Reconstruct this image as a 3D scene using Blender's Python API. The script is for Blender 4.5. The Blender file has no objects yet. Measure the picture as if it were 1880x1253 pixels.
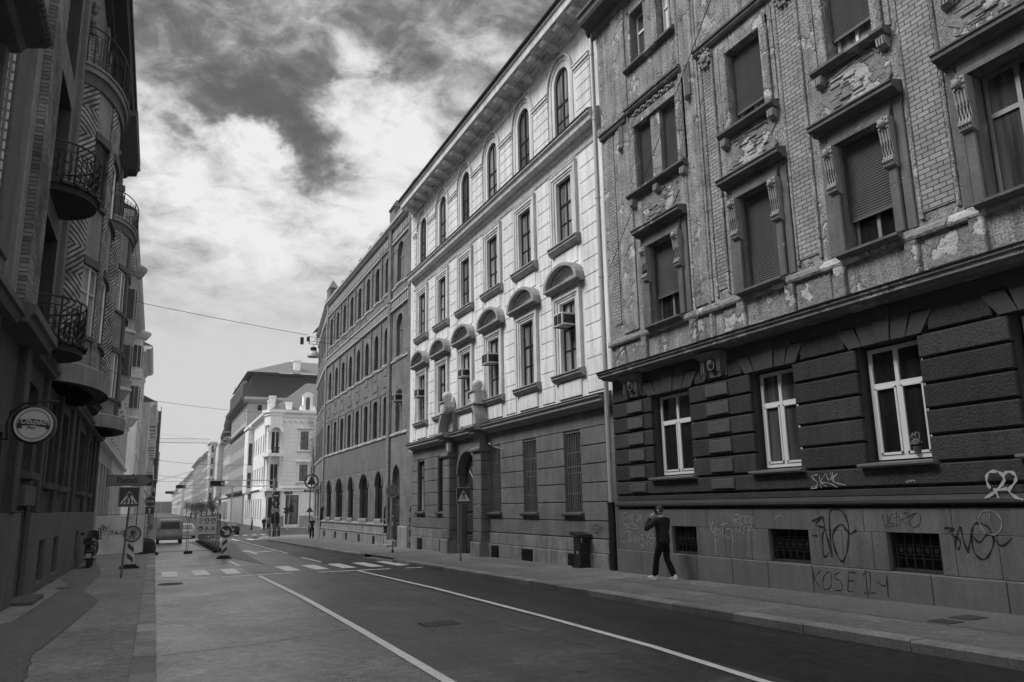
import bpy, bmesh, math, random
from mathutils import Vector, Matrix
from mathutils.geometry import tessellate_polygon
random.seed(7)
SC=bpy.context.scene; COL=SC.collection
PI=math.pi
def gz(y):  # road height: the street falls gently away from the camera
    return -.012*y if y<100 else -1.2
# ---------------------------------------------------------------- materials
M={}
def mat(name, base, rough=.85, var=.25, scale=1.2, fine=0., bump=0., bscale=40., spec=.3, metal=0., streak=0., patches=None, wear=None, grain=0., tracks=0.):
    m=bpy.data.materials.new(name); m.use_nodes=True; nt=m.node_tree; N=nt.nodes; L=nt.links
    b=N['Principled BSDF']; b.inputs['Roughness'].default_value=rough; b.inputs['Metallic'].default_value=metal
    b.inputs['Specular IOR Level'].default_value=spec
    tc=N.new('ShaderNodeTexCoord')
    def noise(sc,det=5,vec=None,r=.6):
        n=N.new('ShaderNodeTexNoise'); n.inputs['Scale'].default_value=sc; n.inputs['Detail'].default_value=det; n.inputs['Roughness'].default_value=r
        L.new(vec or tc.outputs['Object'], n.inputs['Vector']); return n.outputs['Fac']
    def mth(op,a,b_=None,c=None):
        n=N.new('ShaderNodeMath'); n.operation=op
        for i,x in enumerate((a,b_,c)):
            if x is None: continue
            if isinstance(x,(int,float)): n.inputs[i].default_value=x
            else: L.new(x,n.inputs[i])
        return n.outputs[0]
    f=mth('MULTIPLY_ADD',mth('SUBTRACT',noise(scale),.5),var*2.4,1.0)
    if fine: f=mth('MULTIPLY',f,mth('MULTIPLY_ADD',mth('SUBTRACT',noise(scale*14,3),.5),fine*2.2,1.0))
    if tracks:
        mp=N.new('ShaderNodeMapping'); mp.inputs['Scale'].default_value=(1.5,.07,1.); L.new(tc.outputs['Object'],mp.inputs['Vector'])
        f=mth('MULTIPLY',f,mth('MULTIPLY_ADD',mth('SUBTRACT',noise(1.0,5,mp.outputs['Vector'],.6),.5),tracks*2.4,1.0))
    if grain: f=mth('MULTIPLY',f,mth('MULTIPLY_ADD',mth('SUBTRACT',noise(24,4,None,.85),.5),grain*3.,1.0))
    if streak:
        mp=N.new('ShaderNodeMapping'); mp.inputs['Scale'].default_value=(3.2,3.2,.22); L.new(tc.outputs['Object'],mp.inputs['Vector'])
        s=noise(1.6,6,mp.outputs['Vector'],.7)
        rp=N.new('ShaderNodeMapRange'); rp.inputs['From Min'].default_value=.42; rp.inputs['From Max'].default_value=.72
        rp.inputs['To Min'].default_value=1.0; rp.inputs['To Max'].default_value=1.0-streak; L.new(s,rp.inputs['Value'])
        f=mth('MULTIPLY',f,rp.outputs[0])
    val=mth('MULTIPLY',f,base)
    bh=None
    if patches:  # (scale, threshold, new value): plaster that has come off, paler pavement, painted lane glare
        psc,th,pv=patches[:3]; sw=patches[3] if len(patches)>3 else .025
        pn=noise(psc,7,None,.62)
        rp=N.new('ShaderNodeMapRange'); rp.inputs['From Min'].default_value=th; rp.inputs['From Max'].default_value=th+sw; L.new(pn,rp.inputs['Value'])
        mx=N.new('ShaderNodeMix'); mx.data_type='FLOAT'; L.new(rp.outputs[0],mx.inputs[0]); L.new(val,mx.inputs[2]); L.new(mth('MULTIPLY',f,pv),mx.inputs[3]); val=mx.outputs[0]
        bh=rp.outputs[0]
    cl=mth('MAXIMUM',val,.004)
    cb=N.new('ShaderNodeCombineColor'); 
    for i in range(3): L.new(cl,cb.inputs[i])
    L.new(cb.outputs[0],b.inputs['Base Color'])
    if wear:
        rr=mth('MULTIPLY_ADD',noise(scale*.8,4),wear,rough-wear*.5); L.new(rr,b.inputs['Roughness'])
    if bump:
        bm=N.new('ShaderNodeBump'); bm.inputs['Strength'].default_value=1.; bm.inputs['Distance'].default_value=bump
        h=noise(bscale,4)
        if bh is not None: h=mth('MULTIPLY_ADD',bh,-1.6,h)
        L.new(h,bm.inputs['Height']); L.new(bm.outputs['Normal'],b.inputs['Normal'])
    M[name]=m; return m
def brick_mat(name,c1,c2,mortar,w=.26,h=.085,axes='YZ',msize=.012,bump=.01,var=.5):
    m=bpy.data.materials.new(name); m.use_nodes=True; nt=m.node_tree; N=nt.nodes; L=nt.links
    b=N['Principled BSDF']; b.inputs['Roughness'].default_value=.85; b.inputs['Specular IOR Level'].default_value=.25
    tc=N.new('ShaderNodeTexCoord'); sp=N.new('ShaderNodeSeparateXYZ'); L.new(tc.outputs['Object'],sp.inputs[0])
    cb=N.new('ShaderNodeCombineXYZ'); ad=N.new('ShaderNodeMath'); ad.operation='ADD'
    L.new(sp.outputs['X'],ad.inputs[0]); L.new(sp.outputs['Y'],ad.inputs[1]); L.new(ad.outputs[0],cb.inputs[0]); L.new(sp.outputs['Z'],cb.inputs[1])
    br=N.new('ShaderNodeTexBrick'); L.new(cb.outputs[0],br.inputs['Vector'])
    br.inputs['Color1'].default_value=(c1,)*3+(1,); br.inputs['Color2'].default_value=(c2,)*3+(1,); br.inputs['Mortar'].default_value=(mortar,)*3+(1,)
    br.inputs['Scale'].default_value=1; br.inputs['Mortar Size'].default_value=msize; br.inputs['Brick Width'].default_value=w; br.inputs['Row Height'].default_value=h
    br.inputs['Mortar Smooth'].default_value=.2
    n=N.new('ShaderNodeTexNoise'); n.inputs['Scale'].default_value=.9; n.inputs['Detail'].default_value=6; L.new(tc.outputs['Object'],n.inputs['Vector'])
    mr=N.new('ShaderNodeMapRange'); mr.inputs['From Min'].default_value=.3; mr.inputs['From Max'].default_value=.7; mr.inputs['To Min'].default_value=1-var*.6; mr.inputs['To Max'].default_value=1+var*.6; L.new(n.outputs['Fac'],mr.inputs['Value'])
    mx=N.new('ShaderNodeMix'); mx.data_type='RGBA'; mx.blend_type='MULTIPLY'; mx.inputs[0].default_value=1; L.new(br.outputs['Color'],mx.inputs[6]); 
    c2_=N.new('ShaderNodeCombineColor'); [L.new(mr.outputs[0],c2_.inputs[i]) for i in range(3)]; L.new(c2_.outputs[0],mx.inputs[7]); L.new(mx.outputs[2],b.inputs['Base Color'])
    bm=N.new('ShaderNodeBump'); bm.inputs['Distance'].default_value=bump; bm.invert=True; L.new(br.outputs['Fac'],bm.inputs['Height']); L.new(bm.outputs['Normal'],b.inputs['Normal'])
    M[name]=m
def glass(name,base,rough=.06,stripe=0.):
    m=bpy.data.materials.new(name); m.use_nodes=True; nt=m.node_tree; N=nt.nodes; L=nt.links
    b=N['Principled BSDF']; b.inputs['Roughness'].default_value=rough; b.inputs['Specular IOR Level'].default_value=.6
    tc=N.new('ShaderNodeTexCoord'); mp=N.new('ShaderNodeMapping'); mp.inputs['Scale'].default_value=(1,1,.06); L.new(tc.outputs['Object'],mp.inputs['Vector'])
    n=N.new('ShaderNodeTexNoise'); n.inputs['Scale'].default_value=5.; n.inputs['Detail'].default_value=4; L.new(mp.outputs[0],n.inputs['Vector'])
    mr=N.new('ShaderNodeMapRange'); mr.inputs['From Min'].default_value=.35; mr.inputs['From Max'].default_value=.65; mr.inputs['To Min'].default_value=base*(1-stripe); mr.inputs['To Max'].default_value=base*(1+stripe); L.new(n.outputs['Fac'],mr.inputs['Value'])
    c=N.new('ShaderNodeCombineColor'); [L.new(mr.outputs[0],c.inputs[i]) for i in range(3)]; L.new(c.outputs[0],b.inputs['Base Color'])
    n2=N.new('ShaderNodeTexNoise'); n2.inputs['Scale'].default_value=1.3; L.new(tc.outputs['Object'],n2.inputs['Vector'])
    bm=N.new('ShaderNodeBump'); bm.inputs['Distance'].default_value=.01; bm.inputs['Strength'].default_value=.35; L.new(n2.outputs['Fac'],bm.inputs['Height']); L.new(bm.outputs['Normal'],b.inputs['Normal'])
    M[name]=m
glass('glass_dark',.012,.07,.5); glass('glass_curtain',.21,.14,.7); glass('glass_mid',.06,.12,.6); glass('glass_far',.03,.25,.4); glass('glass_light',.3,.2,.5)
mat('white_paint',.62,.5,.08,3,spec=.4); mat('dark_metal',.02,.45,.2,3,metal=.3,spec=.5); mat('grey_metal',.22,.5,.15,3,metal=.4,spec=.5)
mat('black',.012,.6,.2,4); mat('rubber',.02,.8,.1); mat('light_metal',.45,.4,.1,3,metal=.3)
mat('void',.006,.9,.2)
# ---------------------------------------------------------------- mesh builder
OFF={}
NOSPLIT={'graffiti','foliage','crown','brick_relief','bead_moulding','mesh','lettering','emblem','plaster_remains','window','pane','casement','window_grille','cellar_grate','cellar_vent','fanlight_grille','balcony_railing','body','shoe','sole','slats','roller_shutter','window_frame','stripes','zebra_bars','pedestrian_symbol','side_wall','scaffolding','garland','carved_ornament','flowers','jib','cross','wall','ground_floor_wall','upper_wall','netting','plate','casing','grille','hanger','face','hair','console','stem','loggia','reflector','board_edge','balustrade'}
def RF(X): return lambda u,d,z:(X-d,u,z)
def LF(X): return lambda u,d,z:(X+d,u,z)
def FF(Y): return lambda u,d,z:(u,Y-d,z)       # faces the camera, u along X
def AF(ox,oy,ang):                              # general: u direction at ang from +Y turned right, d to its left
    c,s=math.cos(ang),math.sin(ang)
    return lambda u,d,z:(ox+u*s-d*c, oy+u*c+d*s, z)
ID=lambda u,d,z:(u,d,z)
class MB:
    def __init__(s,fr=ID): s.v=[];s.f=[];s.m=[];s.fr=fr;s.uv={};s.sm=[]
    def add(s,vs,fs,m=0,sm=False):
        o=len(s.v); s.v+= [s.fr(*p) for p in vs]
        for f in fs: s.f.append([i+o for i in f]); s.m.append(m); s.sm.append(sm)
        return s
    def box(s,u0,u1,d0,d1,z0,z1,m=0):
        return s.add([(u,d,z) for z in (z0,z1) for u,d in ((u0,d0),(u1,d0),(u1,d1),(u0,d1))],[(0,3,2,1),(4,5,6,7),(0,1,5,4),(1,2,6,5),(2,3,7,6),(3,0,4,7)],m)
    def slab(s,u0,u1,z0,z1,d0,d1,c=.02,m=0):   # bevelled block standing on a wall
        return s.add([(u0,d0,z0),(u1,d0,z0),(u1,d0,z1),(u0,d0,z1),(u0,d1-c,z0),(u1,d1-c,z0),(u1,d1-c,z1),(u0,d1-c,z1),(u0+c,d1,z0+c),(u1-c,d1,z0+c),(u1-c,d1,z1-c),(u0+c,d1,z1-c)],
          [(0,1,5,4),(1,2,6,5),(2,3,7,6),(3,0,4,7),(4,5,9,8),(5,6,10,9),(6,7,11,10),(7,4,8,11),(8,9,10,11)],m)
    def prof(s,u0,u1,pr,m=0):                   # profile [(d,z)] swept along u, closed
        n=len(pr); vs=[(u,d,z) for u in (u0,u1) for d,z in pr]
        fs=[(i,(i+1)%n,n+(i+1)%n,n+i) for i in range(n)]+[tuple(range(n)),tuple(range(2*n-1,n-1,-1))]
        return s.add(vs,fs,m)
    def ext(s,poly,d0,d1,m=0):                  # polygon [(u,z)] given depth
        n=len(poly); vs=[(u,d,z) for d in (d0,d1) for u,z in poly]
        tri=tessellate_polygon([[Vector((u,z,0)) for u,z in poly]])
        fs=[tuple(t) for t in tri]+[tuple(i+n for i in t) for t in tri]+[(i,(i+1)%n,n+(i+1)%n,n+i) for i in range(n)]
        return s.add(vs,fs,m)
    def wall(s,outer,holes,depth=.25,d=0.,m=0,mr=None):
        loops=[outer]+holes; pts=[p for l in loops for p in l]
        tri=tessellate_polygon([[Vector((u,z,0)) for u,z in l] for l in loops])
        s.add([(u,d,z) for u,z in pts],[tuple(t) for t in tri],m)
        for h in holes:
            n=len(h); s.add([(u,dd,z) for dd in (d,d-depth) for u,z in h],[(i,(i+1)%n,n+(i+1)%n,n+i) for i in range(n)],m if mr is None else mr)
        return s
    def tube(s,pts,r,n=6,m=0,cap=True,rr=None):
        P=[Vector(p) for p in pts]; k=len(P); rings=[]
        for i,p in enumerate(P):
            t=(P[min(i+1,k-1)]-P[max(i-1,0)]).normalized()
            a=t.cross(Vector((0,0,1))); 
            if a.length<.05: a=t.cross(Vector((1,0,0)))
            a.normalize(); b=t.cross(a); q=rr[i] if rr else r
            rings.append([tuple(p+a*math.cos(2*PI*j/n)*q+b*math.sin(2*PI*j/n)*q) for j in range(n)])
        vs=[v for R in rings for v in R]
        fs=[(i*n+j,i*n+(j+1)%n,(i+1)*n+(j+1)%n,(i+1)*n+j) for i in range(k-1) for j in range(n)]
        if cap: fs+=[tuple(range(n)),tuple(range((k-1)*n,k*n))]
        return s.add(vs,fs,m,True)
    def lathe(s,c,pr,n=16,m=0,axis='Z'):        # profile [(r,h)]
        vs=[];k=len(pr)
        for r,h in pr:
            for j in range(n):
                a=2*PI*j/n; x,y=r*math.cos(a),r*math.sin(a)
                vs.append((c[0]+x,c[1]+y,c[2]+h) if axis=='Z' else ((c[0]+x,c[1]+h,c[2]+y) if axis=='Y' else (c[0]+h,c[1]+x,c[2]+y)))
        fs=[(i*n+j,i*n+(j+1)%n,(i+1)*n+(j+1)%n,(i+1)*n+j) for i in range(k-1) for j in range(n)]+[tuple(range(n)),tuple(range((k-1)*n,k*n))]
        return s.add(vs,fs,m,True)
    def ball(s,c,r,m=0,n=12,sz=1.):
        return s.lathe(c,[(max(.001,r*math.cos(a)),r*sz*math.sin(a)) for a in [(-.5+i/8)*PI for i in range(9)]],n,m)
    def strip(s,cells,m=0,sm=False): return s
    def clusters(s):
        n=len(s.v); p=list(range(n))
        def find(a):
            while p[a]!=a: p[a]=p[p[a]]; a=p[a]
            return a
        for f in s.f:
            r=find(f[0])
            for i in f[1:]: p[find(i)]=r
        B={}
        for i in range(n):
            r=find(i); v=s.v[i]; q=B.get(r)
            if q is None: B[r]=[list(v),list(v)]
            else:
                for k in range(3): q[0][k]=min(q[0][k],v[k]); q[1][k]=max(q[1][k],v[k])
        ks=[r for r in B]
        if not 1<len(ks)<900: return None
        par={r:r for r in ks}
        def fd(a):
            while par[a]!=a: a=par[a]
            return a
        g=.035
        for i,a in enumerate(ks):
            A=B[a]
            for c in ks[i+1:]:
                C=B[c]
                if all(A[0][k]-g<=C[1][k] and C[0][k]-g<=A[1][k] for k in range(3)):
                    x,y=fd(a),fd(c)
                    if x!=y: par[y]=x
        roots=sorted({fd(r) for r in ks})
        if not 1<len(roots)<=60: return None
        return [[fi for fi,f in enumerate(s.f) if fd(find(f[0]))==r] for r in roots]
    def build(s,name,mats,parent=None,smooth=None,loc=None):
        if parent is not None and name not in NOSPLIT:
            cl=s.clusters()
            if cl:
                last=None
                for fs in cl:
                    q=MB(); q.fr=ID; mp={}
                    for fi in fs:
                        nf=[]
                        for i in s.f[fi]:
                            if i not in mp: mp[i]=len(q.v); q.v.append(s.v[i]); 
                            if i in s.uv: q.uv[mp[i]]=s.uv[i]
                            nf.append(mp[i])
                        q.f.append(nf); q.m.append(s.m[fi]); q.sm.append(s.sm[fi])
                    o=q.build1(name,mats,parent,smooth,loc); last=last or o
                return last
        return s.build1(name,mats,parent,smooth,loc)
    def build1(s,name,mats,parent=None,smooth=None,loc=None):
        off=OFF.get(parent.name,Vector((0,0,0))) if parent else Vector(loc or (0,0,0))
        me=bpy.data.meshes.new(name)
        me.from_pydata([Vector(v)-off for v in s.v],[],s.f)
        if not isinstance(mats,(list,tuple)): mats=[mats]
        for q in mats: me.materials.append(M[q])
        me.polygons.foreach_set('material_index',s.m)
        bm=bmesh.new(); bm.from_mesh(me)
        if s.uv:
            ul=bm.loops.layers.uv.new('UVMap'); bm.verts.ensure_lookup_table()
            for f in bm.faces:
                for l in f.loops:
                    if l.vert.index in s.uv: l[ul].uv=s.uv[l.vert.index]
        bmesh.ops.recalc_face_normals(bm,faces=bm.faces); bm.to_mesh(me); bm.free()
        me.polygons.foreach_set('use_smooth',[bool(x) if smooth is None else smooth for x in s.sm] if len(s.sm)==len(me.polygons) else [False]*len(me.polygons))
        if any(s.sm) or smooth:
            try: me.set_sharp_from_angle(angle=math.radians(40))
            except Exception: pass
        o=bpy.data.objects.new(name,me); COL.objects.link(o)
        if parent: o.parent=parent; OFF[o.name]=off
        else: o.location=off; OFF[o.name]=off
        return o
def thing(name,label,cat,loc=(0,0,0),group=None):
    o=bpy.data.objects.new(name,None); COL.objects.link(o); o.location=loc; OFF[o.name]=Vector(loc); o.empty_display_size=.3
    o['label']=label; o['category']=cat
    if group: o['group']=group
    return o
def tag(o,label=None,cat=None,group=None,kind=None):
    for k,v in (('label',label),('category',cat),('group',group),('kind',kind)):
        if v: o[k]=v
    return o
def copy_tree(o,parent=None):
    c=o.copy(); COL.objects.link(c)
    if parent: c.parent=parent
    for ch in list(o.children): copy_tree(ch,c)
    return c
def rect(u0,u1,z0,z1): return [(u0,z0),(u1,z0),(u1,z1),(u0,z1)]
def arch(u0,u1,z0,zs,rise,n=10,point=0.):
    c=(u0+u1)/2; h=(u1-u0)/2
    return [(u0,z0),(u1,z0)]+[(c+h*math.cos(PI*i/n), zs+rise*(math.sin(PI*i/n)**(1-.25*point))+ (point*.12*rise*(1-abs(math.cos(PI*i/n)))**3)) for i in range(n+1)]
def window(parent,fr,u0,u1,z0,z1,d,fm='dark_metal',gm='glass_mid',rise=0,zs=None,split=.66,mull=True,fw=.06,midbar=False,name='window'):
    b=MB(fr); w=fw; a=d-.02; e=d-.09
    b.box(u0,u0+w,e,a,z0,(zs or z1)); b.box(u1-w,u1,e,a,z0,(zs or z1)); b.box(u0+w,u1-w,e,a,z0,z0+w)
    top=z1-w
    if rise: 
        lp=arch(u0,u1,z0,zs,rise)[2:]; li=arch(u0+w,u1-w,z0,zs,rise-w)[2:]
        for i in range(len(lp)-1):
            p=[lp[i],lp[i+1],li[i+1],li[i]]; b.add([(u,dd,z) for dd in (a,e) for u,z in p],[(0,1,2,3),(4,5,6,7),(3,2,6,7)])
        top=zs+rise-w
    else: b.box(u0+w,u1-w,e,a,z1-w,z1)
    zt=z0+(z1-z0)*split
    if split: b.box(u0+w,u1-w,e,a-.002,zt-w*.6,zt+w*.6)
    c=(u0+u1)/2
    if mull: b.box(c-w*.55,c+w*.55,e,a+.004,z0+w,(zt-w*.6) if (split and mull=='low') else top)
    if midbar: b.box(u0+w,u1-w,e,a-.006,z0+(zt-z0)*.5-.015,z0+(zt-z0)*.5+.015)
    f=b.build(name,fm,parent)
    p=MB(fr); lp=arch(u0+.01,u1-.01,z0+.01,zs,rise-.01) if rise else rect(u0+.01,u1-.01,z0+.01,z1-.01)
    p.ext(lp,d-.07,d-.055); p.build('pane',gm,f)
    return f
def mass(b,u0,u1,z0,z1,depth,m=0):             # back and end walls and flat top of a building block
    b.add([(u,d,z) for z in (z0,z1) for u,d in ((u0,0),(u1,0),(u1,-depth),(u0,-depth))],[(1,2,6,5),(2,3,7,6),(3,0,4,7),(4,5,6,7)],m)
SKYGAIN=.85; SUNE=3.3; EXPO=0.30; BACKSKY_FILL=2.2; ZENITH_FILL=3.0
# ---------------------------------------------------------------- world
def cam_basis():
    f=1430.; cx,cy=940,626.5
    Y=Vector((285-cx,-(938-cy),-f)).normalized(); Z=Vector((810-cx,6826.5,-f)).normalized()
    Z=(Z-Y*Y.dot(Z)).normalized(); X=Y.cross(Z)
    return Matrix((X,Y,Z))   # world = R @ cam
R3=cam_basis()
cd=bpy.data.cameras.new('camera'); cam=bpy.data.objects.new('camera',cd); COL.objects.link(cam); SC.camera=cam
cd.sensor_width=36.; cd.lens=1430/1880*36.; cd.clip_end=5000; cd.clip_start=.1
mw=R3.to_4x4(); mw.translation=Vector((0,0,1.8)); cam.matrix_world=mw
SUN_EL,SUN_AZ=math.radians(50),math.radians(-68)     # azimuth from +Y towards +X (negative: over the left-hand roofs)
w=bpy.data.worlds.new('World'); SC.world=w; w.use_nodes=True; nt=w.node_tree; N=nt.nodes; L=nt.links
bg=N['Background']; bg.inputs['Strength'].default_value=.1
sky=N.new('ShaderNodeTexSky'); sky.sky_type='NISHITA'; sky.sun_disc=False; sky.sun_elevation=SUN_EL; sky.sun_rotation=SUN_AZ; sky.dust_density=2
bw=N.new('ShaderNodeRGBToBW'); L.new(sky.outputs[0],bw.inputs[0])
tc=N.new('ShaderNodeTexCoord'); DIRV=tc.outputs['Generated']
def wm(op,*a):
    n=N.new('ShaderNodeMath'); n.operation=op
    for i,x in enumerate(a):
        if isinstance(x,(int,float)): n.inputs[i].default_value=x
        else: L.new(x,n.inputs[i])
    return n.outputs[0]
def vm(op,*a):
    n=N.new('ShaderNodeVectorMath'); n.operation=op
    for i,x in enumerate(a):
        if isinstance(x,(tuple,Vector)): n.inputs[i].default_value=x
        else: L.new(x,n.inputs[i])
    return n
nd=vm('NORMALIZE',DIRV).outputs[0]
sp=N.new('ShaderNodeSeparateXYZ'); L.new(nd,sp.inputs[0])
zz=wm('ADD',wm('MAXIMUM',sp.outputs['Z'],0.0),.22)
pl=N.new('ShaderNodeCombineXYZ'); L.new(wm('DIVIDE',sp.outputs['X'],zz),pl.inputs[0]); L.new(wm('DIVIDE',sp.outputs['Y'],zz),pl.inputs[1])
def wn(scale,det,rough,dist=0.,off=(0,0,0)):
    a=vm('ADD',pl.outputs[0],off).outputs[0]
    n=N.new('ShaderNodeTexNoise'); n.inputs['Scale'].default_value=scale; n.inputs['Detail'].default_value=det; n.inputs['Roughness'].default_value=rough; n.inputs['Distortion'].default_value=dist
    L.new(a,n.inputs['Vector']); return n.outputs['Fac']
big=wn(1.7,3,.5,.2,(3.1,1.7,0)); mid=wn(4.2,9,.62,.35,(.4,7.2,0)); fin=wn(11,8,.65,.5,(5.2,2.2,0))
wv=N.new('ShaderNodeTexNoise'); wv.inputs['Scale'].default_value=7.; wv.inputs['Detail'].default_value=6; wv.inputs['Roughness'].default_value=.65; L.new(nd,wv.inputs['Vector'])
wof=vm('SCALE',vm('SUBTRACT',wv.outputs['Color'],(.5,.5,.5)).outputs[0]); wof.inputs['Scale'].default_value=.22
ndw=vm('NORMALIZE',vm('ADD',nd,wof.outputs[0]).outputs[0]).outputs[0]
# cloud banks placed by direction in the sky: (direction, angular radius, gain)
BANK=[((440,400),.16,.30),((520,430),.10,.14),((320,335),.07,.20),((640,380),.10,.22),((700,320),.09,.18),((455,280),.027,.55),((480,300),.02,.1),((565,290),.06,-.36),((620,330),.04,-.12),((505,225),.05,-.36),((400,160),.07,-.18),((400,255),.035,-.36),((430,330),.04,-.16),((720,130),.05,-.34),((540,100),.07,-.14),
      ((640,100),.035,.30),((690,165),.05,.22),((740,215),.05,.20),((330,240),.07,.16),((290,190),.05,.06),((320,60),.12,-.06),((600,180),.03,-.2),((350,290),.035,-.14),((860,140),.10,.14),((800,60),.09,-.10),((640,230),.05,.14),((590,40),.08,.06),((460,60),.07,.05)]
acc=None
for (px,py),rad,g in BANK:
    d=(R3@Vector((px-940,-(py-626.5),-1430.))).normalized()
    dp=vm('DOT_PRODUCT',ndw,tuple(d)).outputs['Value']
    q=wm('MULTIPLY',wm('SUBTRACT',1.0,dp),2./(rad*rad))
    e=wm('MULTIPLY',wm('EXPONENT',wm('MULTIPLY',q,-1.)),g)
    acc=e if acc is None else wm('ADD',acc,e)
s=wm('ADD',wm('MULTIPLY',wm('SUBTRACT',big,.5),.35),wm('ADD',wm('MULTIPLY',wm('SUBTRACT',mid,.5),1.35),wm('MULTIPLY',wm('SUBTRACT',fin,.5),1.1)))
cov=wm('ADD',wm('ADD',s,acc),.495)
# fade the structure towards a plain grey veil at the horizon
hz=N.new('ShaderNodeMapRange'); hz.inputs['From Min'].default_value=.19; hz.inputs['From Max'].default_value=.36; L.new(sp.outputs['Z'],hz.inputs['Value'])
mixc=N.new('ShaderNodeMix'); mixc.data_type='FLOAT'; L.new(hz.outputs[0],mixc.inputs[0]); mixc.inputs[2].default_value=.75; L.new(cov,mixc.inputs[3])
cr=N.new('ShaderNodeValToRGB'); L.new(mixc.outputs[0],cr.inputs[0]); el=cr.color_ramp.elements
for p,v in ((0.,.062),(.24,.085),(.40,.15),(.56,.31),(.74,.56),(.88,.69),(1.,.79)):
    if p in (0.,1.): e=el[0] if p==0. else el[-1]
    else: e=el.new(p)
    e.color=(v,v,v,1)
cb=N.new('ShaderNodeRGBToBW'); L.new(cr.outputs[0],cb.inputs[0])
# cloud radiance over the clear sky showing a little in the gaps
tot=wm('ADD',wm('MULTIPLY',cb.outputs[0],10.*SKYGAIN),wm('MULTIPLY',bw.outputs[0],.12))
rb=N.new('ShaderNodeMapRange'); rb.interpolation_type='SMOOTHSTEP'; rb.inputs['From Min'].default_value=.25; rb.inputs['From Max'].default_value=-.35; rb.inputs['To Min'].default_value=1.; rb.inputs['To Max'].default_value=BACKSKY_FILL; L.new(sp.outputs['Y'],rb.inputs['Value'])
zb=N.new('ShaderNodeMapRange'); zb.interpolation_type='SMOOTHSTEP'; zb.inputs['From Min'].default_value=.66; zb.inputs['From Max'].default_value=.95; zb.inputs['To Min'].default_value=1.; zb.inputs['To Max'].default_value=ZENITH_FILL; L.new(sp.outputs['Z'],zb.inputs['Value'])
tot=wm('MULTIPLY',wm('MULTIPLY',tot,rb.outputs[0]),zb.outputs[0])   # extra sky brightness added out of view, behind the viewer and overhead, as fill
cc=N.new('ShaderNodeCombineColor'); [L.new(tot,cc.inputs[i]) for i in range(3)]
L.new(cc.outputs[0],bg.inputs['Color'])
sl=bpy.data.lights.new('sun','SUN'); so=bpy.data.objects.new('sun',sl); COL.objects.link(so)
sl.energy=SUNE; sl.angle=math.radians(24)
dirv=Vector((math.sin(SUN_AZ)*math.cos(SUN_EL),math.cos(SUN_AZ)*math.cos(SUN_EL),math.sin(SUN_EL)))
so.rotation_euler=dirv.to_track_quat('Z','Y').to_euler(); so.location=(0,0,60)
SC.view_settings.view_transform='Standard'; SC.view_settings.look='None'; SC.view_settings.exposure=EXPO; SC.view_settings.gamma=1
SC.render.engine='CYCLES'
# ---------------------------------------------------------------- ground
mat('asphalt',.027,.45,.34,.45,tracks=.55,fine=1.2,bump=.005,bscale=60,spec=.55,wear=.3,grain=1.5)
mat('asphalt_mid_glare',.055,.36,.40,.5,patches=(.8,.50,.11,.2),tracks=.5,fine=1.2,bump=.004,bscale=60,spec=.75,wear=.3,grain=.9); mat('damp',.11,.16,.5,1.4,fine=.5,bump=.004,bscale=30,spec=.7,wear=.15); mat('crack',.035,.9,.2,3)  # middle lane tone stepped between its neighbours to paint the glare fading rightwards
mat('asphalt_left_glare',.15,.34,.45,.5,tracks=.35,fine=1.2,bump=.004,bscale=60,spec=1.0,wear=.5,patches=(1.3,.50,.24,.16),grain=1.5)  # sky glare on the left lane painted in: lighter base colour, paler patches
mat('pavement',.155,.75,.35,.5,fine=.5,bump=.006,bscale=60,spec=.4,wear=.15,grain=.7,patches=(.7,.52,.21,.12))
mat('pavement_dark',.125,.8,.25,.9,fine=.5,bump=.006,bscale=80,spec=.35,grain=.7)
mat('pavement_left',.20,.8,.35,.4,fine=.5,bump=.006,bscale=60,spec=.35,grain=.7,patches=(.6,.52,.26,.15))
mat('kerb_stone',.25,.72,.5,1.3,fine=.5,bump=.006,bscale=40); mat('kerb_light',.36,.7,.3,1.3,fine=.5,bump=.005,bscale=40); mat('kerb_dark',.19,.75,.3,1.3,fine=.5,bump=.006,bscale=40)
mat('ground_far',.09,.9,.3,.05)
mat('road_paint',.78,.6,.18,2.5,fine=.45,bump=.003,bscale=60)
mat('road_paint_worn',.30,.7,.3,2.5,fine=.6,bump=.003,bscale=60)
b=MB(); ys=[-60,0,20,40,60,80,100,400,900,2500]
vs=[(x,y,gz(y)-.35) for y in ys for x in (-1500,1500)]
b.add(vs,[(2*i,2*i+1,2*i+3,2*i+2) for i in range(len(ys)-1)]); tag(b.build('ground','ground_far'),kind='structure')
def sheet(name,x0,x1,y0,y1,off,m,n=None,kind='structure',thick=0,poly=None):
    b=MB(); k=max(1,int((y1-y0)/10)) if n is None else n
    yy=[y0+(y1-y0)*i/k for i in range(k+1)]
    if y0<100<y1: yy=sorted(set(yy+[100.]))
    k=len(yy)-1
    vs=[(x,y,gz(y)+off) for y in yy for x in (x0,x1)]
    fs=[(2*i,2*i+1,2*i+3,2*i+2) for i in range(k)]
    if thick:
        o=len(vs); vs+=[(x,y,z-thick) for x,y,z in vs]
        fs+=[(2*i,2*i+2,o+2*i+2,o+2*i) for i in range(k)]+[(2*i+1,2*i+3,o+2*i+3,o+2*i+1) for i in range(k)]+[(0,1,o+1,o),(2*k,2*k+1,o+2*k+1,o+2*k)]
    b.add(vs,fs); return tag(b.build(name,m),kind=kind)
sheet('road',-30,60,-30,900,-.16,'asphalt')
sheet('road',.13,8.95,-30,84,0,'asphalt',thick=.2)
sheet('road',.14,3.1,-30,84,.004,'asphalt_left_glare')
sheet('road',3.1,6.22,-30,84,.003,'asphalt_mid_glare')
random.seed(31)
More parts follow.
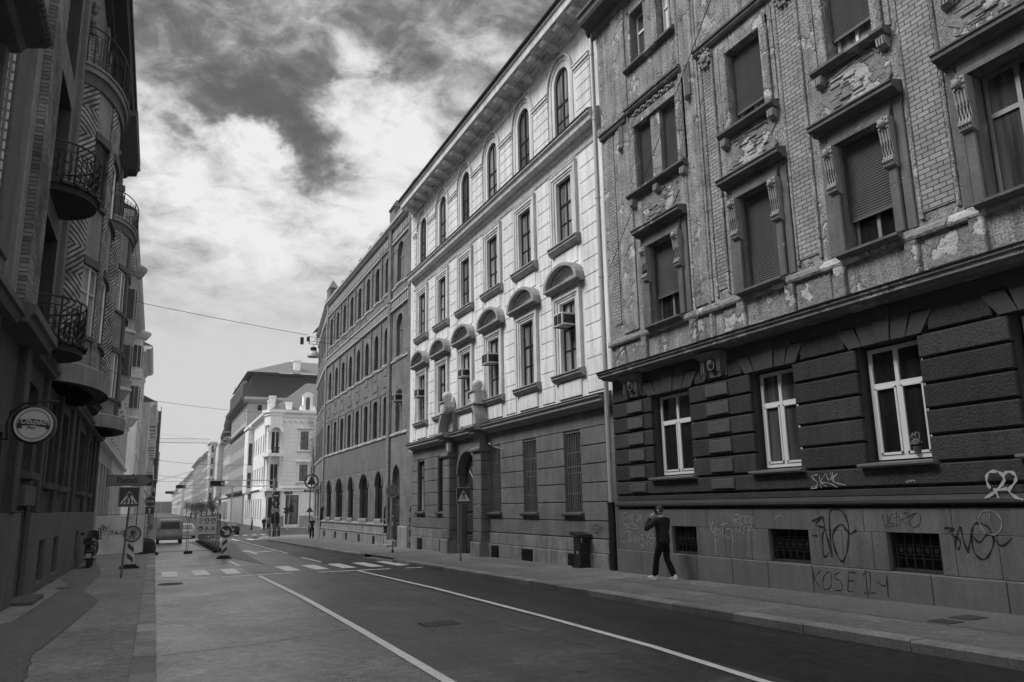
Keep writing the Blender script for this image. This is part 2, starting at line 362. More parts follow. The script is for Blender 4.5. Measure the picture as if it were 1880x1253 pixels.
def crack(pts,w=.022,off=.009,seed=1):
    random.seed(seed); Q=[]
    for k in range(len(pts)-1):
        (x0,y0),(x1,y1)=pts[k],pts[k+1]; n=max(3,int(math.hypot(x1-x0,y1-y0)/.12))
        for j in range(n): t=j/n; Q.append((x0+(x1-x0)*t+random.uniform(-.02,.02),y0+(y1-y0)*t+random.uniform(-.03,.03)))
    Q.append(pts[-1]); b=MB(); vs=[]
    for k,(x,y) in enumerate(Q):
        a=Q[min(k+1,len(Q)-1)]; c=Q[max(k-1,0)]; dx,dy=a[0]-c[0],a[1]-c[1]; l=math.hypot(dx,dy) or 1; ww=w*random.uniform(.15,1.0)/2*.75
        vs+=[(x-dy/l*ww,y+dx/l*ww,gz(y)+off),(x+dy/l*ww,y-dx/l*ww,gz(y)+off)]
    b.add(vs,[(2*k,2*k+1,2*k+3,2*k+2) for k in range(len(Q)-1)]); tag(b.build('road_crack','crack'),kind='structure')
crack([(.2,12.3),(1.2,12.5),(2.2,12.9),(3.0,13.4)],.03,seed=2); crack([(.3,16.2),(1.4,16.6),(2.6,17.2)],.022,seed=3); crack([(3.3,11.6),(4.0,12.1),(4.4,12.9),(4.1,13.6)],.02,seed=4); crack([(4.9,13.0),(5.6,12.4),(6.2,12.6)],.018,seed=5)
crack([(5.4,5),(5.5,9),(5.3,14),(5.45,22)],.018,seed=6); crack([(7.4,6),(7.5,11),(7.3,18),(7.4,27)],.016,seed=7); crack([(3.4,8.2),(4.6,8.4),(5.8,8.1)],.014,seed=8); crack([(.4,21),(1.5,21.3),(3,21.2)],.02,seed=9)
crack([(.3,32.4),(3,32.6),(6,32.3),(8.5,32.5)],.02,seed=10)
sheet('road',-30,60,84,900,0,'asphalt',thick=.3)
b=MB(); b.add([(x,y,gz(y)+.008) for x,y in ((2.4,84),(6.6,84),(5.6,62),(4.9,52),(4.35,40),(4.2,33),(3.2,42),(3.3,50))],[(0,1,2,3,4,5,6,7)]); 
mat('asphalt_patch',.16,.6,.2,.8,fine=.3,grain=1.5); tag(b.build('road','asphalt_patch'),kind='structure')
# pavements
sheet('sidewalk',-3.4,-.14,-30,84,.12,'pavement_left',thick=.3)
def patch(name,pts,off,m,seam=False):
    b=MB(); n=len(pts); vs=[(x,y,gz(y)+off) for x,y in pts]; tri=tessellate_polygon([[Vector((x,y,0)) for x,y in pts]])
    b.add(vs,[tuple(t) for t in tri]); return tag(b.build(name,m),kind='structure')
patch('sidewalk',[(-2.7,5),(-1.1,9.5),(-1.35,12.5),(-1.15,16),(-1.0,20),(-1.55,23.5),(-1.5,30),(-1.9,36),(-2.3,41),(-2.85,41),(-2.75,30),(-2.1,26),(-2.1,22),(-2.2,17),(-2.7,15)],.124,'pavement_dark')
patch('sidewalk',[(8.95,-30),(12.6,-30),(12.6,66),(14.4,84),(12,84),(9.8,82.3),(8.95,78)],.12,'pavement')
patch('sidewalk',[(10.1,-10),(12.1,-10),(12.2,14.2),(11.2,14.4),(11.1,17.5),(10.5,17.5),(10.2,9)],.124,'pavement_dark')
patch('sidewalk',[(12.2,23),(12.2,29),(10.9,29),(10.9,23)],.124,'pavement_dark')
patch('sidewalk',[(9.1,37),(11.9,37),(11.9,36.2),(9.1,36.2)],.124,'pavement_dark')
b=MB(); b.add([(x,y,z) for z in (-1.3,-1.06) for x,y in ((15.5,122),(60,122),(60,330),(15.5,330))],[(4,5,6,7),(0,1,5,4),(0,3,7,4)]); tag(b.build('sidewalk','pavement'),kind='structure')
b=MB(); b.add([(x,y,z) for z in (-1.3,-1.06) for x,y in ((-30,98),(-1.0,98),(-.2,600),(-30,600))],[(4,5,6,7),(0,1,5,4),(1,2,6,5)]); tag(b.build('sidewalk','pavement'),kind='structure')
for q,sd in (([(-2.1,17),(-2.1,22),(-2.1,26),(-2.75,30)],12),([(-1.1,9.5),(-1.35,12.5),(-1.15,16),(-1.0,20),(-1.55,23.5),(-1.5,30),(-1.9,36)],13),([(-.9,14),(-.2,14.2)],14),([(-1.0,20.1),(-.2,20.2)],15),([(10.2,9),(10.5,17.5),(11.1,17.5)],16),([(9,20),(12.2,20.2)],17),([(9,11.8),(12,11.7)],18),([(9,25.4),(12.1,25.5)],19)):
    crack(q,.022,.126,sd)
# kerbs: separate stones
def kerb(x0,x1,y0,y1,top,side,m='kerb_stone',skip=None,ln=1.15):
    b=MB(); y=y0
    while y<y1-.05:
        l=ln*random.uniform(.75,1.2); y2=min(y+l,y1); 
        if not(skip and skip[0]<y<skip[1]):
            j=random.uniform(-.006,.006); t=top+random.uniform(-.006,.008); g=.012; c=.02
            a,bq=(x0+j,x1+j)
            vs=[];
            for yy in (y+g,y2-g):
                z=gz(yy); 
                vs+=[(a,yy,z-.1),(a,yy,z+t-(c if side<0 else 0)),(a+(c if side<0 else 0),yy,z+t),(bq-(c if side>0 else 0),yy,z+t),(bq,yy,z+t-(c if side>0 else 0)),(bq,yy,z-.1)]
            b.add(vs,[(i,i+1,i+7,i+6) for i in range(5)]+[(0,1,2,3,4,5),(6,7,8,9,10,11)],random.choice((0,0,0,0,0,1,2)) if side>0 else random.choice((0,0,0,0,2)))
        y=y2
    return tag(b.build('kerb',[m,'kerb_light','kerb_dark']),kind='structure')
kerb(-.14,.14,-4,72,.135,1,ln=1.1)
kerb(8.68,8.96,-4,76,.135,-1,skip=(30.2,35.5),ln=1.5)
b=MB()
for i in range(7): b.box(8.55+i*.12,8.655+i*.12,30.3,35.3,-.5,gz(33)+.03+.012*i,0)
b.fr=lambda x,y,z:(x,y,z if z<-.45 else z-.012*(y-33)); b2=MB()
for i in range(7): b2.add([(x,y,gz(y)+q) for x in (8.55+i*.13,8.665+i*.13) for y in (30.3,35.3) for q in (-.1,.02+.013*i)],[(1,3,7,5),(0,1,5,4),(2,3,7,6),(0,2,3,1),(4,6,7,5)])
tag(b2.build('kerb_ramp','kerb_stone'),kind='structure')
# painted markings
def mark(pts,m='road_paint',off=.012):
    b=MB(); n=len(pts); tri=tessellate_polygon([[Vector((x,y,0)) for x,y in pts]])
    b.add([(x,y,gz(y)+off) for x,y in pts],[tuple(t) for t in tri]); return tag(b.build('road_marking',m),kind='structure')
def line(p,w,m='road_paint'):
    l=[(x-w/2,y) for x,y in p]+[(x+w/2,y) for x,y in reversed(p)]; return mark(l,m)
line([(2.95,-4),(3.0,4),(3.06,8.6),(3.16,13),(3.24,19),(3.20,27.2)],.135)
line([(5.78,-4),(5.95,6.9),(6.2,9.3),(6.36,13),(6.5,19.4),(6.4,27.1)],.125)
line([(6.35,33.5),(6.35,38.5)],.12); line([(6.45,43),(6.75,80)],.14)
line([(3.16,33.3),(3.16,38.2)],.13)
mark([(.55,27.3),(1.55,27.35),(1.55,27.6),(.55,27.55)]); mark([(2.1,27.45),(4.35,27.6),(4.35,27.9),(2.1,27.75)]); mark([(5.1,27.3),(7.55,27.1),(7.55,27.4),(5.1,27.6)]); mark([(8.1,27.1),(8.9,27.1),(8.9,27.35),(8.1,27.35)])
for i in range(9):
    x=.35+i*.985; mark([(x,28.8),(x+.5,28.8),(x+.5,31.9),(x,31.9)],'road_paint' if i!=3 else 'road_paint_worn')
for i in range(7): mark([(5.4+i*1.0,95),(5.9+i*1.0,95),(5.9+i*1.0,99),(5.4+i*1.0,99)])
def arrow(cx,cy,s,tx): # straight arrow with a turning branch
    P=[(-.07,-1.6),(.07,-1.6),(.07,.4),(.28,.4),(0,1.5),(-.28,.4),(-.07,.4)]
    mark([(cx+x*s,cy+y*s*1.3) for x,y in P]); mark([(cx+tx*x*s,cy+y*s*1.3) for x,y in [(.07,-.7),(.5,-.3),(.5,-.55),(.95,.0),(.5,.5),(.5,.15),(.07,-.3)]],off=.016)
arrow(5.0,47,1.5,1); arrow(8.0,76,1.2,1)
# iron covers in the asphalt
def cover(x,y,w,l,rot=0,lab='',rnd=False,hole=False,off=.014):
    t=thing('manhole_cover' if not hole else 'gully_grate',lab,'manhole cover' if not hole else 'drain grate',(x,y,gz(y)+off))
    b=MB()
    if rnd:
        b.lathe((x,y,gz(y)+off),[(.001,0),(w,0),(w,.012),(w-.03,.014),(w-.035,.006),(.001,.006)],24)
        for i in range(-4,5): b.box(x-w*.8,x+w*.8,y+i*.06-.012,y+i*.06+.012,gz(y)+off+.006,gz(y)+off+.014)
    else:
        z=gz(y)+off; b.box(x-w/2,x+w/2,y-l/2,y+l/2,z-.02,z+.004)
        for i in range(int(w/.06)): b.box(x-w/2+.02+i*.06,x-w/2+.05+i*.06,y-l/2+.02,y+l/2-.02,z+.004,z+.012)
    b.build('plate','cover_iron',t)
mat('cover_iron',.11,.5,.3,5,metal=.3,fine=.3); mat('cover_light',.3,.6,.3,5,fine=.3)
cover(.55,25.6,.34,.6,lab='round iron manhole cover in the road beside the left kerb',rnd=True)
cover(4.5,13.1,.62,.5,lab='square worn iron cover in the middle lane of the road')
cover(10.45,8.2,.34,.34,lab='small dark square cover in the right pavement nearest the kerb',off=.135)
cover(11.05,8.3,.42,.34,lab='small dark rectangular cover in the right pavement nearer the wall',off=.135)
cover(-2.05,24.6,.4,.5,lab='dark iron cover in the left pavement before the scooter',off=.135)
GRAFFITI={
'eldan':[[(19.05,1.5),(19.28,1.47),(19.24,1.33),(19.06,1.36)],[(19.24,1.33),(19.21,1.19),(18.98,1.22)],[(18.97,1.36),(18.83,1.45),(18.85,1.19)],[(18.76,1.19),(18.72,1.45),(18.56,1.55),(18.49,1.36),(18.55,1.2),(18.76,1.19)],[(18.31,1.45),(18.48,1.41),(18.51,1.29),(18.4,1.34),(18.31,1.41),(18.33,1.18)],[(19.26,1.14),(18.85,1.17),(18.51,1.13),(18.6,1.07),(19.04,1.1),(19.27,1.03)]],
'cent':[[(17.93,1.46),(18.1,1.43),(18.11,1.32),(17.95,1.31)],[(17.9,1.34),(17.75,1.39),(17.81,1.45),(17.9,1.39),(17.89,1.3),(17.74,1.31)],[(17.68,1.31),(17.65,1.43),(17.56,1.41),(17.55,1.31)],[(17.47,1.48),(17.47,1.32)],[(17.53,1.41),(17.4,1.42)],[(17.8,1.19),(17.96,1.16),(17.97,1.06),(17.78,1.06)],[(17.69,1.19),(17.7,1.05)],[(17.56,1.17),(17.68,1.12),(17.55,1.05)]],
'tenski':[[(19.23,0.93),(19.09,1.0),(18.87,0.98),(18.97,0.89),(19.03,0.7)],[(18.88,0.89),(18.91,0.73),(18.75,0.82),(18.69,0.89),(18.65,0.69)],[(18.65,0.69),(18.57,0.9),(18.5,0.72),(18.45,0.9)],[(18.15,0.95),(18.36,0.9),(18.33,0.81),(18.17,0.75),(18.26,0.63),(18.42,0.67)],[(18.1,0.96),(18.09,0.64)],[(17.89,1.01),(18.07,0.84),(17.88,0.69)],[(17.81,1.01),(17.8,0.7)],[(17.99,0.85),(17.55,0.84),(17.37,0.73)],[(19.33,0.92),(19.34,0.71),(19.12,0.7)]],
'xest':[[(15.42,1.31),(15.3,0.99)],[(15.28,1.31),(15.46,0.98)],[(15.29,1.07),(15.16,1.11),(15.18,1.17),(15.25,1.11),(15.25,0.99),(15.14,1.01)],[(14.99,1.17),(15.11,1.13),(15.02,1.07),(15.13,0.99)],[(14.91,1.33),(14.96,1.0),(14.92,0.98)],[(15.02,1.23),(14.77,1.27)],[(14.81,1.14),(14.66,1.16),(14.64,1.04),(14.77,0.93),(14.86,1.0)],[(15.24,0.93),(15.28,0.53)],[(14.61,1.01),(14.67,0.53)]],
'roto':[[(14.51,1.24),(14.5,1.45),(14.35,1.46),(14.35,1.38),(14.49,1.35),(14.37,1.26)],[(14.27,1.43),(14.32,1.28),(14.21,1.27),(14.17,1.41),(14.27,1.43)],[(14.15,1.43),(13.98,1.44)],[(14.08,1.43),(14.1,1.28)],[(13.96,1.4),(13.98,1.3),(13.9,1.29),(13.87,1.39),(13.96,1.4)],[(14.47,1.24),(14.46,1.13),(14.35,1.12),(14.32,1.24)],[(14.15,1.21),(14.24,1.19),(14.19,1.13),(14.26,1.05)],[(14.07,1.21),(14.14,0.55)],[(13.95,1.23),(14.06,1.13),(13.9,1.16),(13.83,1.05),(13.93,0.93)],[(13.26,1.37),(13.14,1.44),(13.04,1.46),(12.97,1.41)]],
'skuk':[[(11.93,2.01),(12.12,1.99),(12.02,2.05)],[(11.9,2.26),(12.06,2.23),(11.92,2.09),(12.0,2.02)],[(11.86,2.23),(11.84,2.0)],[(11.69,2.27),(11.83,2.12),(11.7,2.02)],[(11.67,2.27),(11.64,2.15),(11.55,2.18),(11.56,2.3)],[(11.51,2.3),(11.5,2.09)],[(11.39,2.26),(11.54,2.13),(11.21,2.03)],[(11.83,2.1),(11.61,2.08),(11.42,1.99)],[(9.88,2.07),(9.85,2.04),(9.81,2.08),(9.78,2.05),(9.74,2.08),(9.69,2.05)]],
'loops':[[(8.3,1.9),(8.34,2.03),(8.29,2.14),(8.17,2.16),(8.08,2.11),(8.07,1.99),(8.24,1.84),(8.41,1.75)],[(8.23,1.9),(8.18,1.75)],[(8.05,2.0),(8.03,2.12),(7.93,2.14),(7.86,2.07),(7.9,1.97),(8.0,1.86),(7.91,1.76),(7.8,1.72)],[(8.22,1.87),(8.02,1.89)]],
'svo':[[(12.17,1.34),(11.88,1.45),(12.09,1.28),(11.85,1.22),(11.93,1.08),(11.94,0.68),(11.8,0.76)],[(11.88,1.45),(11.82,1.08),(11.74,0.68)],[(11.74,0.68),(11.73,1.09),(11.67,1.55),(11.39,1.55),(11.26,1.29),(11.34,0.84),(11.49,0.61),(11.62,0.76),(11.67,1.09),(11.44,1.3),(11.24,1.13),(11.08,1.21)],[(12.21,1.07),(12.06,1.07)]],
'tag':[[(10.46,1.49),(10.44,1.3),(10.37,1.32),(10.34,1.5),(10.35,1.31)],[(10.23,1.5),(10.29,1.46),(10.31,1.34),(10.23,1.34)],[(10.15,1.55),(10.17,1.31)],[(10.22,1.43),(10.11,1.46)],[(10.1,1.49),(10.09,1.31)],[(10.03,1.5),(9.92,1.53),(9.93,1.45),(10.06,1.4),(9.93,1.31)],[(9.78,1.52),(9.9,1.43),(9.87,1.28),(9.72,1.32),(9.67,1.46),(9.75,1.52),(9.87,1.4)],[(10.39,1.27),(10.09,1.31)]],
'svq':[[(9.25,1.27),(9.06,1.27),(9.16,1.2),(8.99,1.08),(9.04,0.94),(9.08,1.02),(8.96,1.3),(8.93,1.11),(8.88,0.89)],[(8.88,0.89),(8.78,1.17),(8.71,1.33),(8.59,1.36),(8.46,1.28),(8.41,1.1),(8.52,0.88),(8.65,0.8),(8.77,0.92),(8.77,1.17),(8.66,1.06),(8.47,1.2),(8.3,1.02),(8.11,1.15)]],
'ring':[[(8.61,1.44),(8.53,1.54),(8.36,1.55),(8.25,1.44),(8.26,1.29),(8.38,1.19),(8.54,1.23),(8.62,1.39)],[(8.42,1.51),(8.43,1.39)]],
'kose':[[(12.16,0.38),(12.19,0.08)],[(11.97,0.42),(12.15,0.25),(11.97,0.06)],[(11.8,0.4),(11.92,0.29),(11.95,0.1),(11.84,0.08),(11.73,0.18),(11.73,0.39),(11.8,0.4)],[(11.49,0.42),(11.63,0.36),(11.62,0.29),(11.5,0.25),(11.49,0.1),(11.67,0.07)],[(11.28,0.44),(11.35,0.09)],[(11.28,0.44),(11.1,0.43)],[(11.31,0.28),(11.16,0.29)],[(11.35,0.09),(11.21,0.08)],[(10.97,0.4),(10.8,0.47),(10.83,0.12)],[(10.97,0.09),(10.72,0.11)],[(10.67,0.31),(10.49,0.25),(10.43,0.43)],[(10.43,0.43),(10.45,0.05)]],
'eho':[[(21.08,1.1),(21.34,1.1),(21.36,0.89),(21.09,0.91)],[(21.35,1.0),(21.14,1.0)],[(21.03,1.0),(20.83,1.01)],[(21.04,1.18),(21.07,0.8)],[(20.82,1.11),(20.93,1.03),(20.86,0.93),(20.72,1.03),(20.82,1.11)]],
'eiq':[[(37.34,1.7),(37.61,1.62),(37.33,1.54),(37.55,1.41),(37.2,1.35)],[(37.06,1.35),(37.07,1.66),(36.8,1.66),(36.72,1.36),(37.06,1.35)]],
}
# ================================================================ right side, nearest: weathered grey apartment house
mat('d_stucco',.28,.9,.60,2.0,grain=1.1,fine=.95,bump=.035,bscale=17,spec=.15,streak=.6,patches=(1.5,.555,.44,.05))
mat('d_smooth',.19,.88,.36,1.3,fine=.3,bump=.010,bscale=22,spec=.2,streak=.4,patches=(1.1,.56,.33,.06))
mat('d_trim',.115,.85,.4,2.2,fine=.35,bump=.008,bscale=18,spec=.2,streak=.3,patches=(1.5,.60,.26))
mat('d_rough',.20,.9,.42,2.6,fine=.6,bump=.06,bscale=8,spec=.15,patches=(1.3,.52,.36))
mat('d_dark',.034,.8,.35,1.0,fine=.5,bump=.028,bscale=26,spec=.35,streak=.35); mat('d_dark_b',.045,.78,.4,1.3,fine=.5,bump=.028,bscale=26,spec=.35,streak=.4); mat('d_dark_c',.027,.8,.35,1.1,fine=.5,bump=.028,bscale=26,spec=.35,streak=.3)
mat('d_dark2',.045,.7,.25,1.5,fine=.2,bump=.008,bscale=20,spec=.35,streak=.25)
mat('d_ledge',.17,.85,.5,1.8,fine=.4,bump=.02,bscale=14,spec=.2,patches=(1.6,.55,.30,.04)); mat('ornament_dark',.10,.85,.4,5,fine=.4,bump=.015,bscale=25); mat('d_quoin',.078,.85,.3,3.,fine=.4,bump=.015,bscale=30)
mat('d_plinth',.135,.75,.45,1.1,fine=.25,bump=.006,bscale=26,spec=.35,streak=.35)
mat('d_plinth2',.14,.72,.22,1.4,fine=.25,bump=.006,bscale=30,spec=.35,streak=.2)
mat('shutter',.085,.55,.2,2.,fine=.15,spec=.4,streak=.3)
mat('ornament',.24,.85,.35,5,fine=.4,bump=.02,bscale=25)
brick_mat('d_brick',.27,.20,.045,.25,.095,bump=.015,var=.45,msize=.010)
mat('graffiti_light',.30,.7,.5,9,fine=.9); mat('graffiti_bright',.40,.7,.4,9,fine=.8); mat('graffiti_faint',.24,.7,.5,9,fine=.8); mat('graffiti_dark',.018,.6,.35,9,fine=.6)
fr=RF(12.1)
D=thing('apartment_house','weathered grey plaster apartment house with brick strips, behind the man on the phone','building',(12.1,8,0))
U0,U1=-6.,19.55
GW=[(15.9,17.57),(12.33,13.66),(9.32,10.68),(6.3,7.68),(3.2,4.6),(-.1,1.3)]
CW=[(15.95,16.95),(12.31,13.45),(9.37,10.42),(6.3,7.4),(3.3,4.4),(0,1.1)]
FW=[(16.0,17.3),(12.4,13.55),(9.45,10.6),(6.5,7.72),(3.3,4.5),(0,1.2)]
SW=[(15.72,16.5),(16.93,17.68),(12.44,13.58),(9.47,10.55),(6.5,7.65),(3.3,4.5),(0,1.2)]
TW=[(15.78,16.36),(16.98,17.68),(12.44,13.58),(9.47,10.55),(6.5,7.65),(3.3,4.5)]
holes=[rect(a,b_,2.4,4.6) for a,b_ in GW]+[rect(a,b_,.55,1.17) for a,b_ in CW]
b=MB(fr); b.wall(rect(U0,U1,-.6,5.3),holes,.34,d=-.02,m=0,mr=1)
# plinth: lower step and smooth slabs with open joints
u=U0
js=[19.5,18.28,17.1,15.9,14.6,13.45,12.2,10.9,9.55,8.25,7.1,5.9,4.6,3.4,2.2,1,-.3,-1.6,-3,-4.5,-6]
for i in range(len(js)-1):
    b.slab(js[i+1]+.006,js[i]-.006,-.6,.5,-.02,.16,.012,m=2)
def slabs_between(z0,z1,cuts,wins,d,m,c=.008):
    for i in range(len(cuts)-1):
        a,bq=cuts[i+1],cuts[i]
        segs=[(a,bq)]
        for w0,w1 in wins:
            ns=[]
            for s0,s1 in segs:
                if w1<=s0 or w0>=s1: ns.append((s0,s1))
                else:
                    if w0>s0+.03: ns.append((s0,w0))
                    if w1<s1-.03: ns.append((w1,s1))
            segs=ns
        for s0,s1 in segs: b.slab(s0+.004,s1-.004,z0,z1,-.02,d,c,m)
js2=[19.5,17.7,15.85,14.9,14.0,12.9,12.0,11.45,10.75,9.1,8.35,7.75,6.0,5.2,4.4,3,2,1,-1,-3,-6]
slabs_between(.505,1.17,js2,CW,.07,3); slabs_between(1.174,1.60,[19.5,17.7,15.5,13.9,12.0,10.9,9.1,7.7,6.,4.4,3,1,-1,-3,-6],[],.07,3)
b.prof(U0,U1,[(-.02,1.66),(.10,1.66),(.145,1.69),(.145,1.74),(.12,1.80),(.05,1.82),(-.02,1.82)],4)
b.slab(U0,U1,1.825,1.95,-.02,.045,.01,4)
# rusticated courses
CO=[1.975,2.36,2.815,3.265,3.705,4.15,4.59]
PIL=[(14.36,15.23),(17.93,18.76)]
for k in range(6):
    z0,z1=CO[k]+.022,CO[k+1]-.022
    segs=[(U0,U1)]
    if k>0 or True:
        if z1>2.42:
            ns=[];p=U0
            for w0,w1 in sorted(GW): ns.append((p,w0)); p=w1
            ns.append((p,U1)); segs=ns
    for s0,s1 in segs: b.slab(s0+.0,s1-.0,z0,z1,-.02,.07,.022,random.choice((0,6,7)))
    for p0,p1 in PIL: b.slab(p0+.03,p1-.03,z0+.055,z1-.055,.07,.115,.015,5)
# top course with fan shaped lintel blocks
def voussoirs(w0,w1):
    c=(w0+w1)/2; h=(w1-w0)/2
    n=5; 
    for i in range(n):
        a0=-1+2*i/n; a1=-1+2*(i+1)/n; sp=1.34
        zt=5.22 if i==2 else (5.12 if i in(1,3) else 4.98)
        p=[(c+a0*(h+.12)+.008,4.60),(c+a1*(h+.12)-.008,4.60),(c+a1*(h+.12)*sp-.008,zt),(c+a0*(h+.12)*sp+.008,zt)]
        b.ext(p,-.02,.115 if i==2 else .09,4)
ns=[];p=U0
for w0,w1 in sorted(GW): voussoirs(w0,w1); ns.append((p,w0-.22)); p=w1+.22
ns.append((p,U1))
for s0,s1 in ns: b.slab(s0+.02,s1-.02,4.612,5.03,-.02,.07,.022,0)
for p0,p1 in PIL:
    b.slab(p0+.0,p1-.0,4.66,4.98,.07,.11,.015,5)
b.box(U0,U1,-.02,.03,5.03,5.3,4)
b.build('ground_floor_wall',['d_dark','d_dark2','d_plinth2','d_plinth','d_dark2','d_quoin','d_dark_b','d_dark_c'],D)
# consoles carrying the ledge
for p0,p1 in PIL:
    c=MB(fr); q0,q1=p0+.02,p1-.02
    c.prof(q0,q1,[(.05,4.80),(.13,4.84),(.16,4.95),(.20,5.1),(.34,5.2),(.36,5.26),(.05,5.26)])
    for x in (q0+.08,q0+.16,q1-.16,q1-.08): c.box(x-.02,x+.02,.1,.225,4.78,5.12)
    for x in (q0+.12,q1-.12):
        for k in range(3): c.lathe((x-.06+k*.06,.16,4.74),[(.001,0),(.03,.02),(.001,.06)],6)
    c.ball(((q0+q1)/2,.2,5.0),.09,sz=1.2); c.lathe(((q0+q1)/2,.19,4.97),[(.11,0),(.14,.0),(.14,.02),(.11,.02)],14,axis='Y'); c.build('console','ornament_dark',D)
# ledge over the ground floor
b=MB(fr); random.seed(3)
b.prof(U0,U1+.1,[(-.02,5.28),(.30,5.30),(.34,5.34),(.46,5.36),(.46,5.43),(.50,5.45),(.50,5.50),(.2,5.56),(-.02,5.58)])
b.build('ledge','d_ledge',D)
b=MB(fr); 
b.box(U0,U1+.13,.2,.53,5.505,5.522); b.build('ledge_flashing','dark_metal',D)
# ---- upper floors
holes=[rect(a,q,6.5,8.75) for a,q in FW]+[rect(a,q,10.58,12.5) for a,q in SW]+[rect(a,q,14.6,16.2) for a,q in TW]
b=MB(fr); b.wall(rect(U0,U1,5.3,17.0),holes,.30,m=0,mr=1); mass(b,U0,U1,-.6,17.0,12,0); b.build('upper_wall',['d_stucco','d_smooth'],D)
# brick strips
b=MB(fr)
for s0,s1,z0,z1 in [(14.16,14.52,6.75,12.85),(11.32,11.86,6.72,12.95),(8.27,8.89,6.72,12.95),(5.2,5.8,6.72,12.95),(2.2,2.8,6.72,12.95),(18.9,19.25,6.9,13.0)]:
    b.box(s0,s1,-.01,.022,z0,z1)
b.build('brick_facing','d_brick',D)
b=MB(fr)
for s in (14.14,14.56,11.28,11.90,8.22,8.93,5.15,5.85):   # thin raised borders beside the brick strips
    b.slab(s-.035,s+.035,6.6,13.0,0,.05,.015)
for s in (15.45,14.85): b.slab(s-.05,s+.05,5.6,16.95,0,.06,.02)
for s0,s1 in ((18.0,18.75),): b.slab(s0,s1,6.55,16.95,0,.04,.012)
b.slab(14.72,15.4,6.55,16.9,0,.035,.01)
b.build('pilaster_border','d_stucco',D)
# band below the first-floor windows: framed panels with broken plaster
b=MB(fr)
b.prof(U0,U1,[(0,6.28),(.10,6.29),(.12,6.34),(.10,6.42),(.05,6.48),(0,6.5)])
for a,c in [(17.9,19.2),(14.75,15.4),(13.75,14.4),(11.1,12.05),(8.0,8.95),(4.9,6.0)]:
    b.slab(a,c,5.68,6.24,0,.03,.015)
for a in (15.55,17.75,12.2,13.75,9.2,10.85,6.2,7.95):
    b.slab(a-.13,a+.13,5.6,6.48,0,.09,.02)
b.build('window_band','d_rough',D)
b=MB(fr); random.seed(5)
for i in range(60):  # ragged edge of fallen plaster along the ledge
    a=U0+ i*.43; hgt=random.uniform(.04,.15); b.ext([(a,5.56),(a+.45,5.56),(a+.40,5.56+hgt*random.uniform(.5,1)),(a+.22,5.56+hgt),(a+.05,5.56+hgt*random.uniform(.3,.9))],0,random.uniform(.015,.04))
b.build('plaster_remains','d_rough',D)
def console(u,zt,h,w=.15):
    c=MB(fr)
    c.prof(u-w,u+w,[(0,zt),(.20,zt),(.21,zt-.1),(.17,zt-h*.45),(.13,zt-h*.8),(.19,zt-h*.9),(.17,zt-h),(.05,zt-h-.06),(0,zt-h-.04)])
    for k in (-.09,-.03,.03,.09): c.tube([(u+k,.19,zt-.26),(u+k,.165,zt-h*.5),(u+k,.14,zt-h*.8),(u+k,.2,zt-h*.93)],.026,6)
    c.ball((u,.23,zt-.14),.075,sz=1.15)
    for k in range(8):
        a=k*PI/4; c.ball((u+.105*math.cos(a),.2,zt-.14+.12*math.sin(a)),.032,n=6)
    return c
for i,(w0,w1) in enumerate(FW):
    c=(w0+w1)/2
    s=MB(fr)  # side jambs, frieze and hood of a first-floor window
    s.slab(w0-.20,w0-.0,6.5,8.75,0,.10,.02); s.slab(w1+.0,w1+.20,6.5,8.75,0,.10,.02)
    s.slab(w0-.42,w0-.22,6.5,9.0,0,.045,.015); s.slab(w1+.22,w1+.42,6.5,9.0,0,.045,.015)
    s.box(w0-.20,w1+.20,0,.12,8.76,8.86); s.box(w0-.18,w1+.18,0,.07,8.86,9.1)
    s.prof(w0-.46,w1+.46,[(0,9.1),(.16,9.11),(.18,9.17),(.30,9.2),(.30,9.27),(.33,9.29),(.33,9.32),(0,9.38)])
    s.build('window_hood','d_trim',D)
    for u in (w0-.10,w1+.10): console(u,8.74,.95,.12).build('console','ornament',D)
    s=MB(fr); s.prof(w0-.14,w1+.14,[(0,6.36),(.16,6.38),(.24,6.43),(.24,6.48),(.05,6.52),(-.25,6.53),(-.25,6.40)]); s.build('window_sill','d_trim',D)
    s=MB(fr); random.seed(20+i); # rough broken plaster field under the second-floor sill
    P=[]; n=22
    for k in range(n):
        a=2*PI*k/n; ru=.52*(1+random.uniform(-.18,.18)); rz=.36*(1+random.uniform(-.2,.2)); P.append((c+1.45*ru*math.copysign(abs(math.cos(a))**.5,math.cos(a)), 9.85+1.15*rz*math.copysign(abs(math.sin(a))**.5,math.sin(a))))
    s.ext(P,-.0,.02,0)
    for k in range(16):
        zz=9.5+.048*k; xx=c+random.uniform(-.55,.4); s.slab(xx,xx+random.uniform(.12,.4),zz,zz+random.uniform(.03,.06),.015,random.uniform(.03,.055),.01)
    if i: 
        s.tube([(p[0],.03,p[1]) for p in P[2:9]],.022,5); s.tube([(p[0],.03,p[1]) for p in P[12:17]],.02,5)
    s.build('broken_plaster','d_rough',D)
